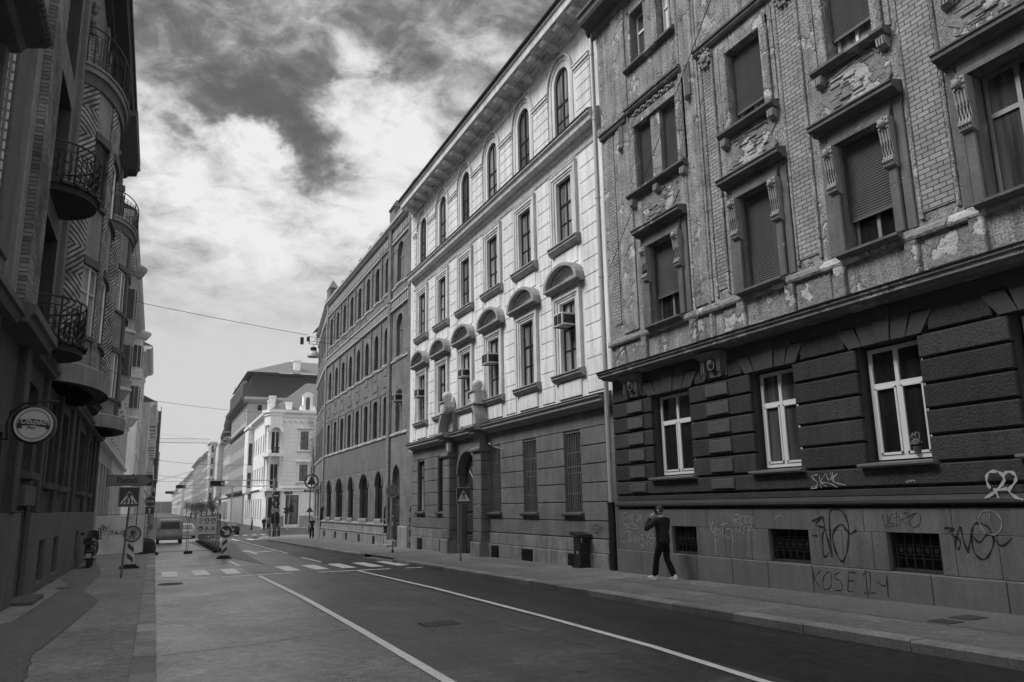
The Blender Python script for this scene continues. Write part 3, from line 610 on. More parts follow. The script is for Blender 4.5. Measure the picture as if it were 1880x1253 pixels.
for i,(w0,w1) in enumerate([(15.72,17.68)]+SW[2:]):
    s=MB(fr); s.slab(w0-.26,w0-.02,10.55,12.75,0,.07,.02); s.slab(w1+.02,w1+.26,10.55,12.75,0,.07,.02); s.slab(w0-.26,w1+.26,12.53,12.78,0,.075,.02)
    s.slab(w0-.42,w0-.30,10.55,12.9,0,.035,.01); s.slab(w1+.30,w1+.42,10.55,12.9,0,.035,.01)
    s.build('window_surround','d_stucco',D)
    s=MB(fr); s.prof(w0-.38,w1+.38,[(0,10.36),(.14,10.38),(.22,10.46),(.22,10.52),(.02,10.57),(-.28,10.58),(-.28,10.4)]); s.build('window_sill','d_trim',D)
    for u in (w0-.24,w1+.24)+(((w0+w1)/2,) if i==0 else ()):
        q=MB(fr); q.prof(u-.1,u+.1,[(0,10.36),(.15,10.36),(.13,10.22),(.08,10.14),(0,10.12)])
        for k in (-.06,0,.06): q.box(u+k-.018,u+k+.018,.05,.165,10.18,10.34)
        q.build('sill_bracket','ornament',D)
b=MB(fr)   # string course over the second floor
for s0,s1,z in ((15.38,18.05,13.1),(U0,14.75,13.1),(18.1,U1,12.95)):
    b.prof(s0,s1,[(0,z-.06),(.08,z-.04),(.12,z+.02),(.12,z+.08),(.16,z+.1),(.16,z+.16),(0,z+.2)])
for s in (15.1,18.4): b.slab(s-.12,s+.12,12.2,13.15,0,.07,.02); b.lathe((s,.1,12.15),[(.001,-.12),(.06,-.05),(.07,.05),(.001,.1)],8)
b.build('string_course','d_trim',D)
b=MB(fr); random.seed(9)  # carved garland above the double window
for k in range(46): b.ball((15.75+k*.043,.05+random.uniform(-.01,.02),12.92-.04*math.sin(k*.9)),random.uniform(.03,.05),n=6)
b.build('garland','ornament',D)
for u in (11.6,8.6,14.35,5.5):
    c=MB(fr); c.lathe((u,.0,12.85),[(.001,.02),(.2,.02),(.22,.06),(.15,.09),(.14,.05),(.1,.13),(.001,.17)],14,axis='Y')
    for k in range(10):
        a=k*PI/5; c.ball((u+.2*math.cos(a),.07,12.85+.25*math.sin(a)),.05,n=6)
    c.build('cartouche','ornament',D)
for i,(w0,w1) in enumerate([(15.78,17.68)]+TW[2:]):
    s=MB(fr); s.slab(w0-.1,w0-.01,14.6,16.35,0,.03,.01); s.slab(w1+.01,w1+.1,14.6,16.35,0,.03,.01); s.slab(w0-.1,w1+.1,16.22,16.35,0,.03,.01); s.build('window_surround','d_stucco',D)
    s=MB(fr); s.prof(w0-.3,w1+.3,[(0,14.36),(.10,14.38),(.16,14.44),(.16,14.50),(.02,14.58),(-.28,14.59),(-.28,14.4)]); s.build('window_sill','d_trim',D)
# eaves
b=MB(fr); b.prof(U0,U1+.25,[(0,16.6),(.1,16.7),(.12,16.9),(.5,17.0),(.55,17.1),(.55,17.25),(.62,17.3),(.62,17.4),(-.3,17.6),(-.3,17.0),(0,17.0)])
b.build('eaves','d_trim',D)
b=MB(fr); b.add([(U0,.5,17.41),(U1+.2,.5,17.41),(U1+.2,-6,20.5),(U0,-6,20.5),(U1+.2,-12,17.4),(U0,-12,17.4)],[(0,1,2,3),(3,2,4,5)]); b.build('roof','d_dark',D)
# windows
for i,(w0,w1) in enumerate(GW):
    f=window(D,fr,w0+.07,w1-.07,2.47,4.55,-.16,'white_paint','glass_dark' if i!=1 else 'glass_mid',split=.66,fw=.075)
    g=MB(fr); c=(w0+w1)/2
    for x0,x1 in ((w0+.16,c-.05),(c+.05,w1-.16)):       # casements inside the frame
        g.box(x0,x0+.04,-.2,-.165,2.56,3.8); g.box(x1-.04,x1,-.2,-.165,2.56,3.8); g.box(x0,x1,-.2,-.165,2.555,2.6); g.box(x0,x1,-.2,-.165,3.77,3.81)
    g.build('casement','white_paint',f)
    s=MB(fr); s.prof(w0-.12,w1+.12,[(-.3,2.33),(.16,2.33),(.20,2.36),(.20,2.40),(-.3,2.45)]); s.build('window_sill','grey_metal',D)
for i,(w0,w1) in enumerate(CW):
    g=MB(fr); n=6
    g.box(w0,w1,-.30,-.28,.55,1.17,1)
    for k in range(n): x=w0+(w1-w0)*(k+.5)/n; g.box(x-.012,x+.012,-.07,-.045,.56,1.16)
    for z in (.74,.80,.96,1.02): g.box(w0,w1,-.075,-.06,z-.01,z+.01)
    for k in range(n-1):
        x=w0+(w1-w0)*(k+1)/n; g.lathe((x,-.066,.88),[(.03,0),(.05,0),(.05,.012),(.03,.012)],8,axis='Y')
    g.build('cellar_grate',['dark_metal','void'],D)
def shutter(w0,w1,z0,z1,m='shutter',d=-.14):
    s=MB(fr); n=max(2,int((z1-z0)/.052)); h=(z1-z0)/n; vs=[];fs=[]
    for k in range(n):
        za=z0+k*h; vs+=[(u,dd,z) for u in (w0,w1) for dd,z in ((d-.012,za),(d,za+h*.25),(d+.004,za+h*.6),(d-.012,za+h*.93))]
        o=8*k; fs+=[(o,o+1,o+5,o+4),(o+1,o+2,o+6,o+5),(o+2,o+3,o+7,o+6)]
    for k in range(n-1): o=8*k; fs.append((o+3,o+8,o+12,o+7))
    s.add(vs,fs); s.box(w0,w1,d-.02,d+.012,z0-.05,z0); s.box(w0-.0,w0+.03,d-.0,d+.03,z0,z1); s.box(w1-.03,w1,d,d+.03,z0,z1)
    s.build('roller_shutter',m,D)
SH={0:7.27,1:6.55,2:7.17,3:None,4:7.0,5:6.6}
for i,(w0,w1) in enumerate(FW):
    z=SH[i]
    f=window(D,fr,w0+.04,w1-.04,6.54,8.73,-.2,'dark_metal' if i in(3,) else 'wood_trim','glass_mid' if i==3 else 'glass_dark',split=.66 if i==3 else 0,fw=.07) if 'wood_trim' in M else window(D,fr,w0+.04,w1-.04,6.54,8.73,-.2,'grey_metal','glass_mid' if i==3 else 'glass_dark',split=.66 if i==3 else 0,fw=.07)
    if z: shutter(w0+.01,w1-.01,z,8.74)
SS=[10.62,10.62,10.95,11.1,10.9,10.7,10.7]
for i,(w0,w1) in enumerate(SW):
    window(D,fr,w0+.04,w1-.04,10.61,12.48,-.2,'white_paint' if i>1 else 'dark_metal','glass_curtain' if i>1 else 'glass_dark',split=0,fw=.06)
    shutter(w0+.01,w1-.01,SS[i],12.49,'shutter')
for i,(w0,w1) in enumerate(TW):
    window(D,fr,w0+.03,w1-.03,14.63,16.17,-.2,'white_paint','glass_mid' if i!=0 else 'white_paint',split=.62,fw=.06,mull=i>1)
# two old iron brackets left on the band
for u,z in ((18.75,5.95),(15.2,6.15)):
    g=MB(fr)
    for q in (0,.05): g.tube([(u+q,.02,z+.25),(u+q-.05,.35,z-.1),(u+q-.08,.42,z-.22)],.016,5)
    for k in range(5): t=k/4; g.box(u-.02-.05*t,u+.07-.05*t,.02+.33*t-.01,.02+.33*t+.01,z+.25-.35*t-.01,z+.25-.35*t+.01)
    g.build('iron_bracket','dark_metal',D)
# things on the window ledges and in the rooms
for u,z,w in ((9.75,2.6,.16),):
    t=thing('flower_pot','small potted plant behind the open casement of the white window right of the signature graffiti','plant pot',(12.1+.17,u,z))
    g=MB(fr); g.lathe((u,-.17,z-.05),[(.001,0),(.06,0),(.08,.12),(.001,.12)],10); g.build('pot','d_quoin',t)
    g=MB(fr); random.seed(4)
    for k in range(60): 
        a=random.uniform(0,6.3); r=random.uniform(0,.12); x,y,q=u+r*math.cos(a),-.16+.04*math.sin(a),z+.1+random.uniform(0,.2); g.add([(x,y,q),(x+.03,y,q+.01),(x+.01,y+.01,q+.04)],[(0,1,2)])
    g.build('flowers','graffiti_light',t)
# ---- graffiti (paint strokes on the walls)
GR=GRAFFITI
def strokes(parent,fr,key,d,w,m,name='graffiti'):
    b=MB(fr)
    for i,st in enumerate(GR[key]):
        P=[Vector((u,z,0)) for u,z in st]
        Q=[]
        for k in range(len(P)-1):   # Catmull-Rom smoothing
            p0=P[max(k-1,0)];p1=P[k];p2=P[k+1];p3=P[min(k+2,len(P)-1)]
            for t in (0,.25,.5,.75): Q.append(.5*((2*p1)+(p2-p0)*t+(2*p0-5*p1+4*p2-p3)*t*t+(3*p1-p0-3*p2+p3)*t**3))
        Q.append(P[-1]); L_=[];R_=[]
        for k in range(len(Q)):
            t=(Q[min(k+1,len(Q)-1)]-Q[max(k-1,0)]); t=t.normalized() if t.length>1e-6 else Vector((1,0,0)); nrm=Vector((-t.y,t.x,0))
            ww=w*(.75+.35*math.sin(k*1.3+i)); L_.append(Q[k]+nrm*ww/2); R_.append(Q[k]-nrm*ww/2)
        dd=d+.0007*(i%7)
        vs=[(p.x,dd,p.y) for p in L_]+[(p.x,dd,p.y) for p in R_]; n=len(Q)
        b.add(vs,[(k,k+1,n+k+1,n+k) for k in range(n-1)])
    return b.build(name,m,parent)
for k,w,m,d in (('eldan',.020,'graffiti_light',.073),('cent',.020,'graffiti_faint',.073),('tenski',.026,'graffiti_light',.073),('xest',.024,'graffiti_light',.073),('roto',.020,'graffiti_light',.073),
    ('svo',.045,'graffiti_dark',.073),('tag',.012,'graffiti_dark',.073),('svq',.038,'graffiti_dark',.073),('ring',.022,'graffiti_faint',.079),('kose',.018,'graffiti_dark',.163),('skuk',.018,'graffiti_bright',.075),('loops',.05,'graffiti_bright',.15)):
    strokes(D,fr,k,d,w,m)
# downpipe between the two facades
P=thing('downpipe','tall light metal downpipe with dark iron foot between the white house and the grey house','downpipe',(11.95,19.95,-.1))
b=MB(RF(12.33)); b.tube([(19.98,.22,17.0),(19.98,.22,1.75)],.075,10)
for z in (16.2,13.9,11.2,8.6,5.6,3.2): b.lathe((19.98,.22,z),[(.09,0),(.09,.05)],10)
b.build('pipe','light_metal',P)
b=MB(RF(12.33)); b.tube([(19.98,.22,1.76),(19.98,.22,-.2)],.11,10); b.lathe((19.98,.22,1.72),[(.12,0),(.13,.06),(.1,.08)],10); b.build('pipe_foot','dark_metal',P)
b=MB(RF(12.33)); b.lathe((19.98,.25,16.85),[(.08,0),(.14,.1),(.2,.35),(.2,.45)],10); b.build('rain_head','dark_metal',P)
P=thing('downpipe','thin dark downpipe behind the light one in the gap between the two houses','downpipe',(12.2,19.72,-.1))
b=MB(RF(12.33)); b.tube([(19.7,.08,17.0),(19.7,.08,5.7)],.05,8); b.build('pipe','dark_metal',P)
# ================================================================ pale house with arched attic windows
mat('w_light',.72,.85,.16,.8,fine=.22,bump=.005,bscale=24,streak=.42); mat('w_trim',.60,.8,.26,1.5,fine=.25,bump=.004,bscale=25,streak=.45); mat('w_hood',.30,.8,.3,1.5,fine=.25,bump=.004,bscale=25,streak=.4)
mat('w_dark',.155,.8,.5,.8,fine=.3,bump=.004,bscale=26,streak=.3); mat('w_dark2',.10,.75,.3,1.4,fine=.2,bump=.004,bscale=26,streak=.2)
mat('w_plinth',.22,.85,.55,1.6,fine=.5,bump=.012,bscale=22,streak=.4); mat('w_soffit',.30,.85,.2,1.5,streak=.3)
mat('ac_white',.62,.5,.08,3); mat('door_wood',.035,.6,.3,3,fine=.2,bump=.004,bscale=30); mat('w_ball',.42,.7,.2,4,fine=.2)
fr=RF(12.33); U0,U1=19.62,40.95
W=thing('town_house','pale plaster town house with six arched top windows and a dark ground floor with portal','building',(12.33,30,-.3))
C=[22.57+3.238*k for k in range(6)]
PC=[(c-.54,c+.54) for c in C]
b=MB(fr)
holes=[rect(a,q,1.5,4.04) for i,(a,q) in enumerate(PC) if i!=3]+[arch(30.95,33.25,-.5,3.15,.95)]
b.wall(rect(U0,U1,-.8,4.66),holes,.22,m=0,mr=1)
for z0,z1 in ((.72,1.24),(1.24,1.81),(1.81,2.40),(2.40,2.98),(2.98,3.56),(3.56,4.12)):
    ns=[];p=20.42
    for i,(w0,w1) in enumerate(PC):
        if i==3: ns.append((p,30.6)); p=33.55; continue
        if z1>1.5: ns.append((p,w0-.02)); p=w1+.02
    ns.append((p,40.3))
    for s0,s1 in ns:
        if s1>s0+.05: b.slab(s0+.01,s1-.01,z0+.014,z1-.014,0,.05,.014,0)
b.slab(20.42,30.6,4.13,4.62,0,.04,.01,0); b.slab(33.55,40.3,4.13,4.62,0,.04,.01,0)
js=[20.42,21.35,22.1,23.0,24.1,25.2,26.4,27.5,28.6,29.5,30.6]; js+= [33.55,34.6,35.5,36.6,37.8,39.0,40.3]
CE=[(22.0,22.9),(25.55,26.45),(28.6,29.3),(35.0,35.6),(38.3,39.0)]
for i in range(len(js)-1):
    if js[i]==30.6: continue
    b.slab(js[i]+.006,js[i+1]-.006,.30,.70,0,.09,.012,2); 
    b.slab(js[i]+.006,js[i+1]-.006,-.8,.285,0,.13,.02,2)
b.build('ground_floor_wall',['w_dark','w_dark2','w_plinth'],W)
for a,q in CE:
    g=MB(fr); g.box(a,q,.1,.15,-.28 if a<30 else -.35,.22,1)
    for k in range(7): z=-.22+k*.065; g.box(a+.03,q-.03,.145,.175,z,z+.028)
    g.build('cellar_vent',['dark_metal','void'],W)
b=MB(fr); b.prof(U0+.45,U1-.62,[(0,4.64),(.16,4.66),(.2,4.76),(.38,4.80),(.38,4.90),(.45,4.94),(.45,4.99),(0,5.1)]); b.build('cornice','w_soffit',W)
b=MB(fr); b.box(U0+.43,U1-.6,.05,.47,4.995,5.012) ; b.add([(U0+.43,.47,5.014),(U1-.6,.47,5.014),(U1-.6,0,5.115),(U0+.43,0,5.115)],[(0,1,2,3)]); b.build('cornice_flashing','dark_metal',W)
# upper wall
holes=[rect(a,q,6.1,8.5) for a,q in PC]+[rect(a,q,10.68,12.92) for a,q in PC]+[arch(a,q,14.6,16.72,.5,12) for a,q in PC]
b=MB(fr); b.wall(rect(U0,U1,4.66,18.3),holes,.14,m=0); mass(b,U0,U1,-.8,18.3,12,0)
PR=[(20.42,21.42)]+[(C[i]+1.13,C[i+1]-1.13) for i in range(5)]+[(39.88,40.3)]
for s0,s1 in PR:
    z=5.2
    while z<13.35: b.slab(s0,s1,z+.012,min(z+.545,13.4)-.012,0,.03,.01); z+=.545
b.build('upper_wall',['w_light'],W)
b=MB(fr)
for i in range(5):
    s0,s1=C[i]+1.0,C[i+1]-1.0
    z=14.5
    while z<16.3: b.slab(s0,s1,z+.01,min(z+.42,16.42)-.01,0,.05,.01); z+=.42
for s0,s1 in ((20.45,21.45),(39.85,40.3)):
    z=14.5
    while z<16.3: b.slab(s0,s1,z+.01,min(z+.42,16.42)-.01,0,.05,.01); z+=.42
for s0,s1 in [(C[i]+.97,C[i+1]-.97) for i in range(5)]+[(20.42,21.5),(39.8,40.3)]:
    b.prof(s0,s1,[(0,16.42),(.07,16.43),(.07,16.50),(.12,16.54),(.12,16.62),(.15,16.64),(.15,16.68),(0,16.72)])
b.build('attic_pier','w_light',W)
for i,c in enumerate(C):
    s=MB(fr); n=14   # raised arch band and its outer roll
    for r0,r1,d in ((.90,.97,.10),(.74,.90,.03)):
        A=[(c+r0*math.cos(PI*k/n),16.72+r0*math.sin(PI*k/n)) for k in range(n+1)]; B_=[(c+r1*math.cos(PI*k/n),16.72+r1*math.sin(PI*k/n)) for k in range(n+1)]
        for k in range(n): s.add([(u,dd,z) for dd in (0,d) for u,z in (A[k],A[k+1],B_[k+1],B_[k])],[(4,5,6,7),(0,1,5,4),(2,3,7,6)])
        if d<.05: s.box(c-r1,c-r0,0,d,14.5,16.72); s.box(c+r0,c+r1,0,d,14.5,16.72)
    s.build('window_arch','w_trim',W)
    window(W,fr,c-.54,c+.54,14.6,17.2,-.06,'dark_metal','glass_curtain' if i%2==0 else 'glass_mid',rise=.5,zs=16.7,split=.5,fw=.06,midbar=True)
    s=MB(fr); # second floor casing
    for q,d in ((.0,.05),(.14,.08),(.27,.11)):
        s.box(c-.67-q,c-.545-q,0,d,10.62,12.92+q*.7+.12); s.box(c+.545+q,c+.67+q,0,d,10.62,12.92+q*.7+.12); s.box(c-.545-q,c+.545+q,0,d-.003,12.93+q*.7,13.03+q*.7)
    s.prof(c-.95,c+.95,[(0,13.2),(.1,13.21),(.13,13.27),(.13,13.31),(0,13.34)])
    s.build('window_casing','w_trim',W)
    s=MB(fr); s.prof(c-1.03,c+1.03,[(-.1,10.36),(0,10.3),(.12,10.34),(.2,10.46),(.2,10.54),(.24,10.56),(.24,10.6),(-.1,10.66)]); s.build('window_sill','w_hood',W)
    window(W,fr,c-.54,c+.54,10.68,12.92,-.06,'dark_metal','glass_curtain' if i!=4 else 'glass_light',split=.62,fw=.06,midbar=True)
    s=MB(fr)
    for q,d in ((.0,.05),(.14,.08),(.27,.12)):
        s.box(c-.67-q,c-.545-q,0,d,6.04,8.5+q*.6+.1); s.box(c+.545+q,c+.67+q,0,d,6.04,8.5+q*.6+.1); s.box(c-.545-q,c+.545+q,0,d-.003,8.51+q*.6,8.6+q*.6)
    s.box(c-.8,c+.8,0,.06,8.78,8.98)
    s.build('window_casing','w_trim',W)
    s=MB(fr); # segmental hood
    s.prof(c-1.22,c+1.22,[(0,8.94),(.2,8.95),(.24,9.0),(.34,9.02),(.34,9.08),(0,9.1)])
    n=14; R0,R1=1.05,1.22
    for k in range(n):
        a0,a1=PI*k/n,PI*(k+1)/n
        q=[(c+R*math.cos(a),9.08+R*.58*math.sin(a)) for R,a in ((R0,a0),(R0,a1),(R1,a1),(R1,a0))]
        s.add([(u,dd,z) for dd in (0,.34) for u,z in q],[(4,5,6,7),(0,1,5,4),(2,3,7,6),(0,1,2,3)])
        q=[(c+R*math.cos(a),9.08+R*.58*math.sin(a)) for R,a in ((R0-.14,a0),(R0-.14,a1),(R0,a1),(R0,a0))]
        s.add([(u,dd,z) for dd in (0,.16) for u,z in q],[(4,5,6,7),(0,1,5,4)])
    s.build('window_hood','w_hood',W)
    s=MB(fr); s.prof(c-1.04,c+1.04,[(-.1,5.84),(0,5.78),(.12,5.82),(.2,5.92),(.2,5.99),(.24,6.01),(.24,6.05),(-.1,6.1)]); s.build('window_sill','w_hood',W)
    s=MB(fr); s.slab(c-.78,c+.78,5.2,5.74,0,.05,.02); s.slab(c-.8,c+.8,9.72,10.28,0,.03,.015); s.build('apron_panel','w_light',W)
    f=window(W,fr,c-.54,c+.54,6.1,8.5,-.06,'dark_metal','glass_curtain',split=.62,fw=.06,midbar=True)
    if i!=3:
        g=window(W,fr,c-.54,c+.54,1.5,4.04,-.1,'dark_metal','glass_curtain' if i>3 else 'glass_mid',split=.68,fw=.06)
        s=MB(fr); s.prof(c-.68,c+.68,[(0,1.36),(.14,1.37),(.18,1.42),(.18,1.48),(-.16,1.52),(-.16,1.38)]); s.build('window_sill','w_dark2',W)
        if i<3:
            s=MB(fr); 
            for k in range(9): x=c-.48+.96*k/8; s.box(x-.012,x+.012,-.05,-.028,1.52,4.02)
            for z in (2.1,2.75,2.95,3.4): s.box(c-.54,c+.54,-.055,-.045,z-.014,z+.014)
            s.build('window_grille','grey_metal',g)
b=MB(fr); b.prof(U0+.42,U1-.65,[(0,13.42),(.04,13.44),(.06,13.52),(0,13.54)]); b.build('frieze_moulding','w_trim',W)
b=MB(fr); b.prof(U0+.40,U1-.65,[(0,13.78),(.08,13.8),(.14,13.92),(.34,13.98),(.36,14.12),(.44,14.2),(.44,14.3),(0,14.46)]); b.build('cornice','w_trim',W)
b=MB(fr); b.add([(U0+.38,.46,14.31),(U1-.63,.46,14.31),(U1-.63,0,14.475),(U0+.38,0,14.475)],[(0,1,2,3)]); b.box(U0+.38,U1-.63,.43,.47,14.27,14.312); b.build('cornice_flashing','dark_metal',W)
b=MB(fr); b.prof(U0,U1-.5,[(0,17.86),(.08,17.9),(.1,18.0),(.2,18.06),(.22,18.14),(.8,18.22),(.8,18.50),(.86,18.54),(.86,18.64),(-.2,18.8),(-.2,18.3),(0,18.3)]); b.build('eaves','w_trim',W)
k=0; x=20.5
while x<40.4:
    q=MB(fr); q.prof(x-.17,x+.17,[(.1,18.2),(.70,18.21),(.72,18.12),(.66,18.03),(.4,17.98),(.2,17.86),(.1,17.84)]); q.build('eaves_bracket','w_trim',W); x+=1.075
b=MB(fr); b.box(U0,U1-.5,.62,.92,18.645,18.70); b.tube([(U0,.9,18.70),(U1-.5,.9,18.70)],.07,8); b.build('gutter','dark_metal',W)
b=MB(fr); b.add([(U0,.85,18.72),(U1,.85,18.72),(U1,-6,21.6),(U0,-6,21.6),(U1,-12,18.6),(U0,-12,18.6)],[(0,1,2,3),(3,2,4,5)]); b.build('roof','d_dark',W)
# portal
for u0,u1 in ((29.7,30.6),(33.5,34.4)):
    c=(u0+u1)/2
    s=MB(fr); 
    s.slab(u0-.06,u1+.06,-.8,.32,0,.52,.04,2); s.slab(u0,u1,.33,.7,0,.42,.02,0)
    for z0,z1 in ((.72,1.24),(1.24,1.81),(1.81,2.40),(2.40,2.98),(2.98,3.56),(3.56,3.92)): s.slab(u0,u1,z0+.012,z1-.012,0,.40,.015,0)
    s.prof(u0-.07,u1+.07,[(0,3.92),(.46,3.92),(.50,3.98),(.50,4.06),(.44,4.12),(0,4.12)],0)
    s.build('portal_pier',['w_dark','w_dark2','w_plinth'],W)
    s=MB(fr); s.prof(c-.26,c+.26,[(0,4.12),(.36,4.12),(.36,4.3),(.44,4.5),(.62,4.66),(.62,4.78),(0,4.78)],0); s.build('console','w_dark',W)
    s=MB(fr); s.prof(u0-.12,u1+.12,[(0,4.78),(.66,4.80),(.70,4.88),(.78,4.92),(.78,5.02),(0,5.06)],0); s.build('portal_cornice','w_soffit',W)
    # quarter of the broken arched pediment, pedestal and ball
    s=MB(fr); sg=1 if c<32 else -1; n=8; out=u0-.05 if sg>0 else u1+.05
    A=[];B_=[]
    for k in range(n+1):
        a=PI/2*k/n; A.append((out+sg*1.02*(1-math.cos(a)),5.05+1.12*math.sin(a))); B_.append((out+sg*(.16+.86*(1-math.cos(a))),5.05+.92*math.sin(a)))
    for k in range(n): s.ext([A[k],A[k+1],B_[k+1],B_[k]],0,.62)
    s.ext([(out+sg*1.0,5.05),(out+sg*.18,5.05)]+B_[1:],0,.25,0)
    s.build('broken_pediment','w_soffit',W)
    s=MB(fr); s.slab(c-.28,c+.28,5.95,6.42,.06,.58,.03); s.prof(c-.33,c+.33,[(.02,6.42),(.64,6.42),(.66,6.48),(.02,6.5)]); s.box(c-.34,c+.34,.02,.66,5.9,5.98); s.build('pedestal','w_trim',W)
    s=MB(fr); s.ball((c,.33,6.72),.24,n=18); s.lathe((c,.33,6.46),[(.12,0),(.12,.06)],12); s.build('stone_ball','w_ball',W)
s=MB(fr); 
s.wall(rect(30.6,33.5,-.8,4.66),[arch(31.0,33.2,-.79,3.15,.95)],.4,d=.06); 
n=12
for k in range(n):
    a0,a1=PI*k/n,PI*(k+1)/n; q=[(32.1+R*math.cos(a),3.15+R*.86*math.sin(a)) for R,a in ((1.1,a0),(1.1,a1),(1.3,a1),(1.3,a0))]
    s.add([(u,dd,z) for dd in (.06,.12) for u,z in q],[(4,5,6,7),(0,1,5,4),(2,3,7,6)])
s.build('portal_arch','w_dark',W)
d=MB(fr); d.ext(arch(31.0,33.2,-.5,3.15,.93,12),-.36,-.30); d.box(31.0,33.2,-.3,-.2,2.55,2.7); d.box(32.06,32.14,-.3,-.22,-.4,2.55)
for u0 in (31.1,32.2):
    for z0,z1 in ((-.2,.5),(.6,1.4),(1.5,2.4)): d.slab(u0,u0+.85,z0,z1,-.3,-.25,.03)
d=d.build('door','door_wood',W)
s=MB(fr)
for k in range(1,6): a=PI*k/6; s.tube([(32.1,-.28,2.75),(32.1+.95*math.cos(a),-.28,3.15+.8*math.sin(a)*.95)],.012,4)
for r in (.3,.55,.8): s.tube([(32.1+r*math.cos(PI*k/8),-.28,2.85+r*math.sin(PI*k/8)) for k in range(9)],.012,4)
for r,x in ((.14,-.5),(.14,.5),(.14,0)): s.tube([(32.1+x+r*math.cos(PI*k/6),-.28,3.3+r*math.sin(PI*k/6)) for k in range(13)],.012,4)
s.build('fanlight_grille','grey_metal',d)
s=MB(fr); s.slab(33.35,33.62,4.15,4.55,.35,.5,.02); s.build('wall_lamp_box','light_metal',W)
s=MB(fr); s.tube([(28.2,.05,3.9),(28.35,.35,4.0),(28.15,.65,4.12)],.03,8); s.build('wall_lamp','light_metal',W)
strokes(W,fr,'eho',.056,.022,'graffiti_dark'); strokes(W,fr,'eiq',.056,.03,'graffiti_light')
# air conditioners
def aircon(fr,u,d,z,lab,s=1.):
    x,y,zz=fr(u,d,z); t=thing('air_conditioner',lab,'air conditioner',(x,y,zz),'air conditioners in the upper windows')
    b=MB(fr); b.box(u-.3*s,u+.3*s,d-.3,d+.3,z,z+.42*s); b.build('casing','ac_white',t)
    b=MB(fr); 
    for k in range(8): q=z+.05+k*.045*s; b.box(u-.26*s,u+.0*s,d+.3,d+.315,q,q+.02)
    b.box(u+.03,u+.26*s,d+.3,d+.31,z+.04,z+.38*s); b.box(u-.305*s,u-.3*s,d-.2,d+.25,z+.06,z+.36*s)
    b.build('grille','dark_metal',t)
    b=MB(fr); b.box(u-.26,u-.23,d-.3,d+.34,z-.04,z); b.box(u+.23,u+.26,d-.3,d+.34,z-.04,z); b.build('bracket','grey_metal',t)
aircon(fr,C[0]+.0,.12,7.62,'large boxy air conditioner in the pale house window nearest the camera, under a rounded hood')
aircon(fr,C[2]+.1,.1,7.45,'air conditioner jutting out of the third pale house window from the right')
aircon(fr,C[3]+.1,-.02,7.4,'small air conditioner in the pale house window right above the portal',.85)
aircon(fr,C[5]+.1,.02,7.35,'air conditioner in the pale house window farthest from the camera, beside the brick building')
